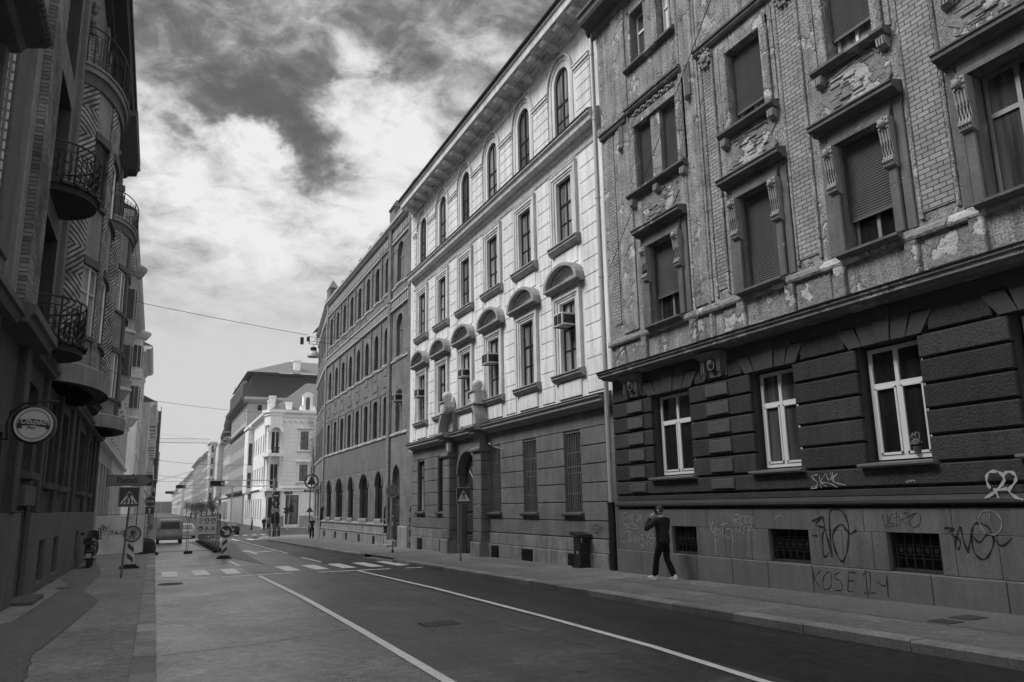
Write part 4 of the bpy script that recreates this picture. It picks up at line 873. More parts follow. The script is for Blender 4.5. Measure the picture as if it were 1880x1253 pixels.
# ================================================================ brick school-like building
brick_mat('b_brick',.22,.16,.09,.27,.09,bump=.010,var=.45,msize=.014); mat('b_plaster',.15,.85,.3,.7,fine=.2,streak=.55); mat('b_pale',.42,.85,.3,1.6,fine=.3,streak=.3)
mat('b_stone',.30,.85,.5,1.5,fine=.4,bump=.01,bscale=18,streak=.45); mat('b_dark',.14,.85,.2,2)
fr=RF(12.5)
B=thing('brick_building','long dark grey brick building with rows of narrow arched windows and a small corner turret','building',(12.5,55,-.6))
BC=[46.72+2.52*k for k in range(8)]; UC=(41.0,66.0)
GWd=[(48.0,.85),(51.85,1.15),(55.7,.8),(59.6,1.15),(63.4,.85)]
def brick_face(fr,BC,U0,U1,end=None,ground=None,door=None,gl=True):
    b=MB(fr); H=[]
    for c in BC: H+=[arch(c-.48,c+.48,6.0,8.25,.18,6),arch(c-.48,c+.48,10.42,12.32,.46,8),arch(c-.48,c+.48,14.95,16.9,.46,8)]
    if end: H+=[arch(end-.68,end+.68,6.0,8.25,.25,6),arch(end-.68,end+.68,10.42,12.4,.64,8),arch(end-.68,end+.68,14.95,16.9,.64,8)]
    for c,h in (ground or []): H.append(arch(c-h,c+h,1.05,3.0,.85,8,1))
    if door: H.append(arch(door-.8,door+.8,-.3,3.1,.98,8,1))
    b.wall(rect(U0,U1,-1.3,18.9),H,.22,m=0)
    b.build('wall',['b_brick'],B)
    b=MB(fr)   # string courses, cornices
    for z,d in ((5.9,.08),(10.3,.07),(13.5,.12),(14.13,.14),(14.85,.06),(17.8,.1)): b.prof(U0,U1,[(0,z-.1),(d,z-.06),(d,z+.04),(0,z+.09)])
    b.prof(U0,U1,[(0,18.75),(.14,18.78),(.2,18.9),(.3,18.95),(.3,19.1),(0,19.2)])
    b.build('string_course','b_pale',B)
    b=MB(fr)
    cs=BC+([end] if end else [])
    for c in cs:
        for z in (5.96,10.38,14.92): b.box(c-.7,c+.7,0,.1,z-.07,z+.03)
    b.build('window_sill','b_pale',B)
    b=MB(fr) # pilaster strips, panels, dentils
    for i,c in enumerate(BC):
        for s in (-1.26,): 
            b.box(c+s-.14,c+s+.14,0,.07,6.1,8.6); b.box(c+s-.14,c+s+.14,0,.07,10.4,13.3); b.box(c+s-.14,c+s+.14,0,.07,14.9,17.7)
        for z0,z1 in ((9.0,9.55),(14.3,14.75)): b.slab(c-.6,c+.6,z0,z1,0,.035,.02)
        b.slab(c-.45,c+.45,9.72,10.2,0,.03,.02); 
        b.box(c-1.1,c+1.1,0,.03,8.62,8.7)
    q=MB(fr); u=U0+.1
    while u<U1-.2: q.box(u,u+.17,0,.09,13.62,13.98); q.box(u,u+.15,0,.07,18.0,18.5); u+=.36
    tag(q.build1('dentil','b_pale',B),kind='stuff')
    b.build('brick_relief','b_brick',B)
    for c in BC:
        for z0,zs,r in ((6.0,8.25,.18),(10.42,12.32,.46),(14.95,16.9,.46)):
            window(B,fr,c-.48,c+.48,z0,zs+r,-.15,'dark_metal','glass_dark',rise=r,zs=zs,split=.66,fw=.05)
    if end:
        for z0,zs,r in ((6.0,8.25,.25),(10.42,12.4,.64),(14.95,16.9,.64)):
            window(B,fr,end-.68,end+.68,z0,zs+r,-.15,'grey_metal','glass_curtain',rise=r,zs=zs,split=.66,fw=.06)
    for c,h in (ground or []):
        window(B,fr,c-h,c+h,1.05,3.85,-.16,'dark_metal','glass_dark',rise=.85,zs=3.0,split=.62,fw=.07)
        s=MB(fr); s.slab(c-h-.05,c+h-.25,.78,1.05,0,.16,.05); s.build('window_sill','b_stone',B)
        s=MB(fr); n=8
        for k in range(n):
            a0,a1=PI*k/n,PI*(k+1)/n; q=[(c+R*math.cos(a),3.02+(.88+(R-h))*math.sin(a)) for R,a in ((h+.02,a0),(h+.02,a1),(h+.2,a1),(h+.2,a0))]
            s.add([(u,dd,z) for dd in (0,.06) for u,z in q],[(4,5,6,7),(0,1,5,4),(2,3,7,6)])
        s.build('window_arch','b_plaster',B)
brick_face(fr,BC,UC[0],UC[1],None if False else 43.75,GWd,44.2)
# end bay standing slightly proud
b=MB(fr)
for u in (41.35,45.75): b.slab(u-.32,u+.32,-.5,18.9,0,.14,.02)
b.build('end_pier','b_brick',B)
d=MB(fr); d.ext(arch(43.4,45.0,-.3,3.1,.96,8,1),-.3,-.24); 
for u0 in (43.5,44.25): 
    for z0,z1 in ((.1,.9),(1.0,1.9)): d.slab(u0,u0+.62,z0,z1,-.24,-.2,.03)
d.box(43.4,45.0,-.26,-.16,2.35,2.5); d.build('door','door_wood',B)
s=MB(fr); s.box(43.3,45.2,0,.75,-.7,-.3); s.box(43.4,45.1,0,.4,-.3,-.1); s.build('door_step','b_stone',B)
s=MB(fr)
js=[45.4,46.8,48.5,50,51.6,53.2,54.7,56.2,57.8,59.4,61,62.6,64.2,66]
for i in range(len(js)-1): s.slab(js[i],js[i+1],.24,.70,0,.14,.02); s.slab(js[i],js[i+1],-1.3,.20,0,.2,.02)
s.prof(45.4,66,[(0,.68),(.2,.69),(.2,.76),(0,.84)]); s.prof(45.4,66,[(0,.19),(.24,.19),(.22,.24),(0,.26)])
s.slab(41.3,43.1,-1.2,.72,0,.2,.03)
s.build('stone_base','b_stone',B)
for u in (48.3,52.2,56.0,59.7,63.9):
    g=MB(fr); g.box(u-.3,u+.3,.19,.21,-.42,.05); 
    g.build('cellar_opening','void',B)
# blind white-ish streaked plaster field between ground and first floor
s=MB(fr); s.box(45.9,66,0,.012,4.1,5.8); s.build('plaster_band','b_plaster',B)
# parapet with merlons
s=MB(fr)
for u0,u1,h in ((41.0,41.9,20.0),(44.8,45.9,20.1),(41.9,44.8,19.6)): s.slab(u0,u1,19.1,h,-.5,.12,.02)
for i in range(20): u=46.2+i*1.0; s.slab(u,u+.55,19.1,19.1+(.25+.25*((i*7)%3)/2),-.4,.05,.03)
s.build('parapet','b_brick',B)
for u,h in ((41.45,20.0),(45.35,20.1)):
    s=MB(fr); s.box(u-.5,u+.5,-.56,.2,h,h+.12); s.add([(u-.5,-.56,h+.12),(u+.5,-.56,h+.12),(u+.5,.2,h+.12),(u-.5,.2,h+.12),(u,-.18,h+.75)],[(0,1,4),(1,2,4),(2,3,4),(3,0,4)]); s.build('pinnacle','d_quoin',B)
s=MB(fr); s.slab(64.7,66.4,18.9,19.35,-.7,.25,.03); s.slab(64.85,66.25,19.35,20.2,-.6,.12,.03); s.add([(64.8,-.65,20.2),(66.3,-.65,20.2),(66.3,.17,20.2),(64.8,.17,20.2),(65.55,-.24,21.1)],[(0,1,4),(1,2,4),(2,3,4),(3,0,4)]); s.build('corner_turret','b_brick',B)
fr2=AF(12.5,66,math.radians(7))
b2=[2.0+2.52*k for k in range(5)]
brick_face(fr2,b2,0,13.2,None,[(2.2,.8),(6,.9),(10,.8)])
s=MB(fr); s.add([(41,0,-1.3),(41,-14,-1.3),(41,-14,19),(41,0,19)],[(0,1,2,3)]); s.add([(41,0,19),(66,0,19),(79,-1.65,19),(79,-14,19),(41,-14,19)],[(0,1,2,3,4)]); s.add([(79.1,-1.62,-1.3),(79.1,-14,-1.3),(79.1,-14,19),(79.1,-1.62,19)],[(0,1,2,3)]); s.build('rear_wall','b_brick',B)
s=MB(fr); s.add([(41,-.3,19.15),(79,-.9,19.15),(79,-8,23),(41,-8,23)],[(0,1,2,3)]); s.build('roof','d_dark',B)
aircon(fr,43.75,.05,7.75,'air conditioner in the brick building window nearest the pale house')
for u,lab in ((65.7,'tall thin downpipe with rusty dark foot at the far corner of the brick building'),(45.95,'short dark downpipe foot covered in stickers, between brick building door and windows'),(40.75,'dark downpipe foot at the joint of brick building and pale house')):
    t=thing('downpipe',lab,'downpipe',(12.2,u,gz(u)+.12)); s=MB(fr)
    top={65.7:18.8}.get(u,1.65)
    s.tube([(u,.12,gz(u)+.1),(u,.12,1.55),(u-.1,.1,1.75),(u-.35,0.02,1.8)],.10,8); s.build('pipe_foot','rubber',t)
    if u>60: s=MB(fr); s.tube([(u,.1,1.7),(u,.1,18.8)],.07,8); s.build('pipe','light_metal',t)
    else:
        s=MB(fr); random.seed(int(u))
        for k in range(8): z=random.uniform(-.1,1.4); s.lathe((u,.12,z),[(.104,0),(.104,random.uniform(.06,.14))],8)
        s.build('sticker','b_stone',t)
# ================================================================ left: dark art-nouveau apartment house with round bays
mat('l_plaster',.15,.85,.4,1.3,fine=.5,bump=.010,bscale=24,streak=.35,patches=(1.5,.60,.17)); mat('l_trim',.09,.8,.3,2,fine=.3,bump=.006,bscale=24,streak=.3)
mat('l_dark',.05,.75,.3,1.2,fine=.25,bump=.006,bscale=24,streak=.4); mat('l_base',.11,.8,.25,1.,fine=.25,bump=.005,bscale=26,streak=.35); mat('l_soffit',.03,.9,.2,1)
mat('l_bay',.22,.85,.4,1.6,fine=.35,bump=.008,bscale=24,streak=.4); mat('l_bead',.60,.7,.25,6,fine=.3)
brick_mat('l_brick',.20,.10,.045,.30,.085,bump=.03,var=1.0,msize=.009); mat('mosaic',.12,.8,.3,3,fine=.5,bump=.02,bscale=60)
def chevron_mat(name):
    m=bpy.data.materials.new(name); m.use_nodes=True; nt=m.node_tree; N=nt.nodes; L=nt.links; b=N['Principled BSDF']; b.inputs['Roughness'].default_value=.85
    uv=N.new('ShaderNodeUVMap'); sp=N.new('ShaderNodeSeparateXYZ'); L.new(uv.outputs[0],sp.inputs[0])
    def mt(op,*a):
        n=N.new('ShaderNodeMath'); n.operation=op
        for i,x in enumerate(a):
            if isinstance(x,(int,float)): n.inputs[i].default_value=x
            else: L.new(x,n.inputs[i])
        return n.outputs[0]
    tri=mt('ABSOLUTE',mt('SUBTRACT',mt('FRACT',mt('MULTIPLY',sp.outputs['Y'],.62)),.5))   # zigzag down the strip
    t=mt('FRACT',mt('MULTIPLY',mt('ADD',mt('MULTIPLY',tri,1.9),sp.outputs['X']),5.2))
    r=N.new('ShaderNodeValToRGB'); L.new(t,r.inputs[0]); e=r.color_ramp.elements; e[0].position=.28; e[0].color=(.022,)*3+(1,); e[1].position=.42; e[1].color=(.27,)*3+(1,); q=e.new(.93); q.color=(.27,)*3+(1,); q=e.new(1.); q.color=(.022,)*3+(1,)
    tc=N.new('ShaderNodeTexCoord'); n=N.new('ShaderNodeTexNoise'); n.inputs['Scale'].default_value=3.2; n.inputs['Detail'].default_value=9; L.new(tc.outputs['Object'],n.inputs['Vector'])
    mr=N.new('ShaderNodeMapRange'); mr.inputs['From Min'].default_value=.3; mr.inputs['From Max'].default_value=.7; mr.inputs['To Min'].default_value=.35; mr.inputs['To Max'].default_value=1.4; L.new(n.outputs['Fac'],mr.inputs['Value'])
    mx=N.new('ShaderNodeMix'); mx.data_type='RGBA'; mx.blend_type='MULTIPLY'; mx.inputs[0].default_value=1; L.new(r.outputs[0],mx.inputs[6]); c=N.new('ShaderNodeCombineColor'); [L.new(mr.outputs[0],c.inputs[i]) for i in range(3)]; L.new(c.outputs[0],mx.inputs[7]); L.new(mx.outputs[2],b.inputs['Base Color'])
    bm=N.new('ShaderNodeBump'); bm.inputs['Distance'].default_value=.03; L.new(r.outputs[0],bm.inputs['Height']); L.new(bm.outputs['Normal'],b.inputs['Normal']); M[name]=m
chevron_mat('chevron')
fr=LF(-2.75); U0,U1=-8,43.0
A_=thing('corner_apartment_house','dark ornate apartment house on the left with round bays, iron balconies and zigzag relief strips','building',(-2.75,22,-.2))
gh=[rect(20.2,21.7,-.25,1.95),rect(23.7,24.95,.1,1.10),rect(26.95,28.3,.05,1.06),rect(33.9,35.1,.05,1.08),
    rect(20.2,21.6,2.75,4.7),rect(23.2,24.1,2.6,4.8),rect(24.5,25.4,2.6,4.8),rect(26.5,28.9,2.6,4.8),rect(33.3,35.6,2.6,4.8),rect(36.8,38.9,2.6,4.8),rect(11,14,-.1,3.6),rect(16.2,17.6,-.1,3.3)]
uh=[rect(19.6,22.1,z,z+2.9) for z in (5.7,9.4,13.1)]+[rect(29.4,31.6,z,z+2.5) for z in (5.9,9.6,13.3)]+[rect(32.4,34.4,z,z+2.5) for z in (5.9,9.6,13.3)]+[rect(10.3,13.3,z,z+2.6) for z in (6.3,10.0,13.7)]+[rect(4,7,z,z+2.6) for z in (6.3,10.0,13.7)]
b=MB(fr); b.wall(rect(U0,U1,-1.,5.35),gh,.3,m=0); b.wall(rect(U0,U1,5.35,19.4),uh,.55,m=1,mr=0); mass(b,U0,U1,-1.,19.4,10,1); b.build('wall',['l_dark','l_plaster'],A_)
b=MB(fr)
for u0,u1 in ((-8,11),(14,16.2),(17.6,20.2),(21.7,23.7),(24.95,26.95),(28.3,33.9),(35.1,43)): b.slab(u0+.01,u1-.01,-1,1.80,0,.10,.015)
for u0,u1 in ((23.7,24.95),(26.95,28.3),(33.9,35.1)): b.slab(u0,u1,1.10,1.80,0,.10,.01); b.slab(u0,u1,-1,.05,0,.12,.01)
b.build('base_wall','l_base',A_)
b=MB(fr)
for u in (19.1,22.6,25.95,29.6,31.6,36.2,40.0,42.4): b.slab(u-.22,u+.22,1.8,5.2,0,.12,.03)
for u in (14.9,18.7): b.slab(u-.3,u+.3,1.8,5.2,0,.16,.03)
b.build('pilaster','l_dark',A_)
for u0,u1 in ((20.2,21.6),(23.2,24.1),(24.5,25.4),(26.5,28.9),(33.3,35.6),(36.8,38.9)):
    s=MB(fr); s.prof(u0-.12,u1+.12,[(-.2,2.42 if u0>21 else 2.55),(.2,2.42 if u0>21 else 2.55),(.24,2.55 if u0>21 else 2.68),(-.2,2.62 if u0>21 else 2.78)]); s.build('window_sill','l_trim',A_)
    window(A_,fr,u0,u1,2.6 if u0>21 else 2.75,4.75,-.2,'dark_metal','glass_dark',split=.6,fw=.07)
for u0,u1 in ((23.7,24.95),(26.95,28.3),(33.9,35.1)):
    s=MB(fr); s.box(u0,u1,-.25,-.2,.05,1.1); s.build('cellar_shutter','dark_metal',A_)
d=MB(fr); d.box(20.2,21.7,-.18,-.12,-.25,1.95)
for u in (20.25,20.7,21.15,21.6): d.box(u,u+.07,-.12,-.05,-.2,1.9)
for z in (-.1,.35,.8,1.25,1.8): d.box(20.2,21.7,-.125,-.06,z,z+.06)
d.build('door','l_base',A_); d=MB(fr); d.box(20.1,21.8,0,.14,1.97,2.4); d.box(20.0,21.9,-.0,.5,-1,gz(21)+.2); d.build('door_surround','l_trim',A_)
d=MB(fr); d.box(11,14,-.25,-.2,-.1,3.6); d.box(16.2,17.6,-.25,-.2,-.1,3.3); d.build('shop_shutter','l_dark',A_)
# belt above the ground floor, stepping round the pier
b=MB(fr); P_=[(0,5.12),(.22,5.14),(.25,5.22),(.32,5.26),(.32,5.40),(0,5.52)]
b.prof(U0,16.0,[(0,5.1),(.28,5.12),(.32,5.26),(.38,5.28),(.38,5.4),(0,5.5)]); b.prof(16.0,19.4,[(0,5.16),(.42,5.18),(.46,5.3),(.54,5.34),(.54,5.50),(0,5.6)]); b.prof(19.4,42.9,P_); b.build('belt_course','l_trim',A_)
# brick pier
b=MB(fr); b.box(16.3,17.75,0,.30,5.5,18.6); b.build('brick_pier','l_brick',A_)
b=MB(fr); b.slab(17.75,18.2,5.5,18.4,0,.2,.06); b.slab(18.2,19.3,5.5,18.4,0,.09,.02); b.slab(15.85,16.28,5.5,18.4,0,.16,.03); b.build('pier_border','l_bay',A_)
# beaded lines and mosaics on the wall towards the camera
b=MB(fr)
for u in (13.85,14.05,14.5):
    z=5.8
    while z<17.5: b.slab(u-.02,u+.02,z,z+.13,0,.035,.008); z+=.18
    b.build('bead_moulding','l_bead',A_); b=MB(fr)
b=MB(fr); b.slab(14.75,15.75,6.2,12.0,0,.05,.02); b.slab(14.8,15.7,13.0,18,0,.05,.02); b.build('mosaic_panel','mosaic',A_)
b=MB(fr)
for z in (6.3,10.0,13.7):
    b.prof(10.1,13.5,[(0,z-.2),(.25,z-.18),(.3,z-.05),(0,z)]); b.prof(9.9,13.7,[(0,z+2.8),(.25,z+2.85),(.32,z+2.95),(.62,z+3.02),(.66,z+3.12),(0,z+3.2)])
    for k in range(24): b.ball((9.95+k*.16,.64,z+3.1),.07,n=6)
    b.slab(10.0,10.28,z,z+2.75,0,.12,.02); b.slab(13.32,13.6,z,z+2.75,0,.12,.02)
b.build('window_hood','l_trim',A_)
for z in (6.3,10.0,13.7): window(A_,fr,10.3,13.3,z,z+2.6,-.3,'dark_metal','glass_dark',split=.65,fw=.1); window(A_,fr,4,7,z,z+2.6,-.3,'dark_metal','glass_dark',split=.65,fw=.1)
for z in (5.9,9.6,13.3):
    window(A_,fr,29.4,31.6,z,z+2.5,-.3,'dark_metal','glass_dark',split=.65,fw=.08); window(A_,fr,32.4,34.4,z,z+2.5,-.3,'dark_metal','glass_dark',split=.65,fw=.08)
for z in (5.7,9.4,13.1):
    window(A_,fr,19.6,22.1,z,z+2.9,-.5,'dark_metal','glass_dark',split=.72,fw=.09)
# curved bays
def bay(cy,a,bb,z0,z1,wins,chev):
    n=28
    def P(th,off=0.): 
        return (cy-(a+off)*math.cos(th), (bb+off)*math.sin(th))
    ths=[PI*k/n for k in range(n+1)]
    S=[0]
    for k in range(n): p,q=P(ths[k]),P(ths[k+1]); S.append(S[-1]+math.hypot(p[0]-q[0],p[1]-q[1]))
    def surf(k0,k1,za,zb,off,name,m,back=True,zs=1):
        b=MB(fr); o=0
        for k in range(k0,k1+1):
            u,d=P(ths[k],off)
            for z in (za,zb): 
                b.uv[len(b.v)]=(S[k]-S[k0],z); b.v.append(fr(u,d,z))
        for k in range(k1-k0): b.f.append([2*k,2*k+2,2*k+3,2*k+1]); b.m.append(0); b.sm.append(True)
        if back:
            o=len(b.v)
            for k in range(k0,k1+1):
                u,d=P(ths[k],off-.12)
                for z in (za,zb): b.v.append(fr(u,d,z))
            for k in range(k1-k0):
                b.f+= [[o+2*k,o+2*k+2,o+2*k+3,o+2*k+1],[2*k,2*k+2,o+2*k+2,o+2*k],[2*k+1,2*k+3,o+2*k+3,o+2*k+1]]; b.m+=[0]*3; b.sm+=[False]*3
            q=2*(k1-k0); b.f+=[[0,1,o+1,o],[q,q+1,o+q+1,o+q]]; b.m+=[0]*2; b.sm+=[False]*2
        return b.build(name,m,A_)
    # body core, slightly inside
    surf(0,n,z0,z1,-.14,'bay_core','l_bay',back=False)
    b=MB(fr); pts=[P(t,-.13) for t in ths]; 
    b.add([(u,d,z0) for u,d in pts]+[(u,d,z1) for u,d in pts],[tuple(range(n+1)),tuple(range(n+1,2*n+2))]); b.build('bay_floor','l_soffit',A_)
    # base ring and soffit
    prof=[(.28,z0+.0),(.30,z0+.50),(.22,z0+.56),(.02,z0+.60)]
    b=MB(fr)
    for off,z in prof:
        for t in ths: u,d=P(t,off); b.v.append(fr(u,max(d,.0),z))
    for r in range(len(prof)-1):
        for k in range(n): o=r*(n+1)+k; b.f.append([o,o+1,o+n+2,o+n+1]); b.m.append(0); b.sm.append(r!=1)
    b.f.append(list(range(n+1))); b.m.append(1); b.sm.append(False)
    b.build('bay_base',['l_bay','l_soffit'],A_)
    zlv=[z0+.6]
    for (k0,k1,m_) in chev: surf(k0,k1,z0+.6,z1-.35,.0,'zigzag_relief' if m_=='chevron' else 'bay_post',m_)
    for (k0,k1,list_) in wins:
        zc=z0+.6
        for za,zb,kind in list_:
            surf(k0,k1,zc,za-.10,-.03,'bay_parapet','l_bay'); 
            surf(k0,k1,za-.10,za,.08,'window_sill','l_trim')
            g=surf(k0,k1,za,zb,-.11,'window',kind if kind=='roller' and 'roller' in M else ('shutter' if kind=='shutter' else kind),back=False)
            if kind!='shutter':
                f=MB(fr)
                for k in (k0,(k0+k1)//2 if (k1-k0)>2 else None,k1):
                    if k is None: continue
                    u,d=P(ths[k],-.08); f.tube([(u,d,za),(u,d,zb)],.035,4)
                for z in (za+.03,za+(zb-za)*.62,zb-.03):
                    f.tube([(*P(ths[k],-.08),z) for k in range(k0,k1+1)],.032,4)
                f=f.build('window_frame','white_paint',A_); f.parent=g
            else:
                f=MB(fr); z=za
                while z<zb: f.tube([(*P(ths[k],-.10),z) for k in range(k0,k1+1)],.014,4,cap=False); z+=.06
                f=f.build('slats','shutter',A_); f.parent=g
            zc=zb
            surf(k0,k1,zb,zb+.22,.05,'lintel','l_trim'); zc=zb+.22
        surf(k0,k1,zc,z1-.35,-.03,'bay_parapet','l_bay')
    surf(0,n,z1-.35,z1,.05,'bay_cornice','l_trim')
    return P,ths
def railing(cy,a,bb,z,h,name,label=None,pattern=0,half=True,t0=0,t1=PI):
    n=22; fr_=fr
    pt=lambda t,zz,o=0.:(cy-(a+o)*math.cos(t),(bb+o)*math.sin(t),zz)
    T=[t0+(t1-t0)*k/n for k in range(n+1)]
    b=MB(fr)
    slab=[pt(t,0) for t in T]
    b.add([(u,d,z-.22) for u,d,_ in slab]+[(u,d,z-.06) for u,d,_ in slab]+[(u+(.0),d,z) for u,d,_ in [pt(t,0,.06) for t in T]]+[(u,d,z-.06) for u,d,_ in [pt(t,0,.06) for t in T]],
      [tuple(range(n+1)),tuple(range(2*n+2,3*n+3))]+[(k,k+1,n+2+k,n+1+k) for k in range(n)]+[(n+1+k,n+2+k,3*n+4+k,3*n+3+k) for k in range(n)]+[(3*n+3+k,3*n+4+k,2*n+3+k,2*n+2+k) for k in range(n)])
    sl=b.build('balcony_slab','l_soffit' if pattern==0 else 'l_bay',A_)
    b=MB(fr)
    b.tube([pt(t,z+h) for t in T],.025,5); b.tube([pt(t,z+.12) for t in T],.015,4); b.tube([pt(t,z+h*.8) for t in T],.015,4)
    for k in range(0,n+1):
        t=T[k]; b.tube([pt(t,z),pt(t,z+h if k%4==0 else z+h*.8)],.013 if k%4 else .022,4)
    if pattern==0:
        for k in range(0,n,2):
            t=(T[k]+T[min(k+1,n)])/2; w=(t1-t0)/n*.8
            for zc,r in ((z+.35,.14),(z+.62,.11)): b.tube([pt(t+w*math.cos(q*PI/4),zc+r*math.sin(q*PI/4),.01) for q in range(9)],.012,4,cap=False)
            b.tube([pt(t-w,z+.12),pt(t,z+.3,.04),pt(t+w,z+.12)],.012,4)
        for k in range(9):
            t=T[2]+ (T[-3]-T[2])*k/8; b.ball(pt(t,z-.02,.05),.07,n=6)
    else:
        for k in range(0,n-3,4):      # nested rectangles
            for q in range(1,4):
                ta,tb=T[k]+(T[k+4]-T[k])*q/8,T[k+4]-(T[k+4]-T[k])*q/8; za,zb=z+.12+(h*.68)*q/8,z+h*.8-(h*.68)*q/8
                b.tube([pt(ta,za),pt(tb,za),pt(tb,zb),pt(ta,zb),pt(ta,za)],.014,4,cap=False)
    b.build('balcony_railing','dark_metal',A_)
ww=[(6.5,8.45,'glass_curtain'),(10.25,12.1,'shutter')]
bay(25.5,2.6,.98,5.1,13.9,[(5,9,ww),(11,17,[(6.5,8.45,'glass_mid'),(10.25,12.1,'glass_mid')]),(19,24,ww)],[(1,5,'chevron'),(9,11,'chevron'),(17,19,'l_dark'),(24,27,'chevron')])
ww2=[(6.5,8.45,'glass_curtain'),(10.25,12.1,'glass_curtain')]
bay(38.4,2.55,.98,5.2,14.1,[(6,10,ww2),(12,17,ww2),(19,23,ww2)],[(2,6,'chevron'),(10,12,'l_dark'),(17,19,'l_dark'),(23,26,'chevron')])
railing(20.8,1.1,.92,5.62,1.0,'balcony'); railing(20.8,1.1,.92,9.35,1.0,'balcony')
railing(25.5,2.75,1.12,14.12,1.15,'balcony',pattern=1); railing(38.4,2.7,1.12,14.3,1.15,'balcony',pattern=1)
railing(31.9,2.4,.6,5.62,1.0,'balcony'); 
# upper storey above the bays: flower garlands, posts
b=MB(fr)
random.seed(11)
for u in (22.9,28.6,35.6,41.4):
    b.slab(u-.3,u+.3,5.6,18.6,0,.14,.03)
for u in (23.0,28.5,35.7,41.3):
    for k in range(18): b.ball((u+random.uniform(-.15,.15),.2+random.uniform(-.03,.05),15.2+k*.15),random.uniform(.07,.13),n=6)
for u in (31.9,): 
    for k in range(24): b.ball((u+random.uniform(-.3,.3),.16+random.uniform(-.03,.05),5.9+random.uniform(-.3,.3)),random.uniform(.06,.12),n=6)
b.build('carved_ornament','l_plaster',A_)
b=MB(fr)
for u0,u1 in ((23.7,24.9),(26.0,27.2),(36.6,37.8),(39.0,40.2)):
    b.box(u0,u1,-.01,.02,14.2,16.9,0)
b.build('balcony_door','glass_mid',A_)
# eaves
b=MB(fr); b.prof(U0,U1+.2,[(0,18.9),(.2,18.95),(.25,19.05),(.66,19.12),(.70,19.3),(.74,19.45),(-.3,19.6),(-.3,19.3),(0,19.3)]); b.build('eaves','l_soffit',A_)
b=MB(fr); b.tube([(U0,.76,19.47),(U1+.2,.76,19.47)],.06,8); b.build('gutter','dark_metal',A_)
b=MB(fr)
b.prof(35.5,41.5,[(0,18.75),(.82,18.85),(.88,19.1),(0,19.11)]); b.build('eaves_projection','l_trim',A_)
b=MB(fr); b.add([(U0,.7,19.5),(U1+.2,.7,19.5),(U1+.2,-5,23),(U0,-5,23),(U1+.2,-10,19.4),(U0,-10,19.4)],[(0,1,2,3),(3,2,4,5)]); b.build('roof','l_dark',A_)
# ================================================================ beer sign on a curved bracket
T_=thing('pub_sign','round beer sign on a curved iron bracket, hanging from the dark left house','pub sign',(-2.05,16,3.3))
cx,cz,Y=-2.05,3.32,16.0
K_=.842
def FS(Y): return lambda u,d,z:(cx+(u-cx)*K_, Y-d*K_, cz+(z-cz)*K_)
b=MB(FS(Y)); b.lathe((cx,-.12,cz),[(.001,0),(.40,0),(.41,.03),(.41,.2),(.39,.24),(.355,.25),(.355,.235),(.001,.235)],36,axis='Y'); sb=b.build('sign_box','dark_metal',T_)
mat('sign_cream',.42,.4,.12,4,fine=.15); mat('sign_grey',.16,.4,.12,4); mat('sign_black',.02,.4,.1,4)
b=MB(FS(Y)); b.lathe((cx,.115,cz),[(.001,.0),(.35,.0),(.35,.008),(.001,.008)],36,axis='Y'); b.build('sign_face','sign_grey',T_)
b=MB(FS(Y))
for r0,r1 in ((.315,.355),(.0,.285)):
    n=36; b.add([(cx+r*math.cos(2*PI*k/n),.127,cz+r*math.sin(2*PI*k/n)) for k in range(n) for r in (max(r0,.001),r1)],[(2*k,2*k+1,(2*k+3)%(2*n),(2*k+2)%(2*n)) for k in range(n)])
b.build('sign_ring','sign_cream',T_)
b=MB(FS(Y)); R=[]
for k in range(13): x=-.27+.54*k/12; R.append((cx+x,cz+.11-.35*x*x*1.3-.06*x))
R2=[(x+.0,z-.135) for x,z in reversed(R)]
b.ext(R+R2,.128,.134); b.ext([(cx-.30,cz+.02),(cx-.22,cz+.03),(cx-.2,cz-.09),(cx-.29,cz-.08)],.127,.132); b.ext([(cx+.30,cz-.0),(cx+.24,cz+.0),(cx+.22,cz-.10),(cx+.29,cz-.10)],.127,.132)
b.build('banner','sign_black',T_)
def text(s,fr,u,z,d,size,m,parent,name='lettering',align='CENTER',ext=.003,shear=0,rot=0,flip=1,sx=1,bold=0.):
    c=bpy.data.curves.new('t','FONT'); c.body=s; c.size=size; c.extrude=ext; c.align_x=align; c.shear=shear; c.offset=bold
    o=bpy.data.objects.new('t',c); COL.objects.link(o); dg=bpy.context.evaluated_depsgraph_get(); me=bpy.data.meshes.new_from_object(o.evaluated_get(dg)); bpy.data.objects.remove(o)
    b=MB(); cr,sr=math.cos(rot),math.sin(rot)
    vs=[(u+flip*sx*(v.co.x*cr-v.co.y*sr),d+v.co.z,z+(v.co.x*sr+v.co.y*cr)) for v in me.vertices]; b.fr=fr; b.add(vs,[tuple(p.vertices) for p in me.polygons]); bpy.data.meshes.remove(me)
    return b.build(name,m,parent)
text('Ožujsko',FS(Y),cx-.0,cz+.005,.137,.155,'sign_cream',T_,shear=.15,rot=-.06,bold=.002,sx=.93)
text('Pivo',FS(Y),cx-.04,cz-.10,.13,.09,'sign_black',T_,shear=.2,bold=.002)
b=MB(FS(Y)); b.tube([(cx-.46,-.0,cz-.30),(cx-.50,-.0,cz),(cx-.44,0,cz+.26),(cx-.24,0,cz+.44),(cx,0,cz+.50),(cx+.3,-.05,cz+.52),(cx+.42,-.1,cz+.50)],.025,7); b.tube([(cx,0,cz+.49),(cx,0,cz+.4)],.02,6); b.tube([(cx-.4,0,cz),(cx-.32,0,cz)],.02,6); b.tube([(cx-.82,0,cz-.3),(cx-.44,0,cz-.30)],.02,6); b.build('bracket','black',T_)
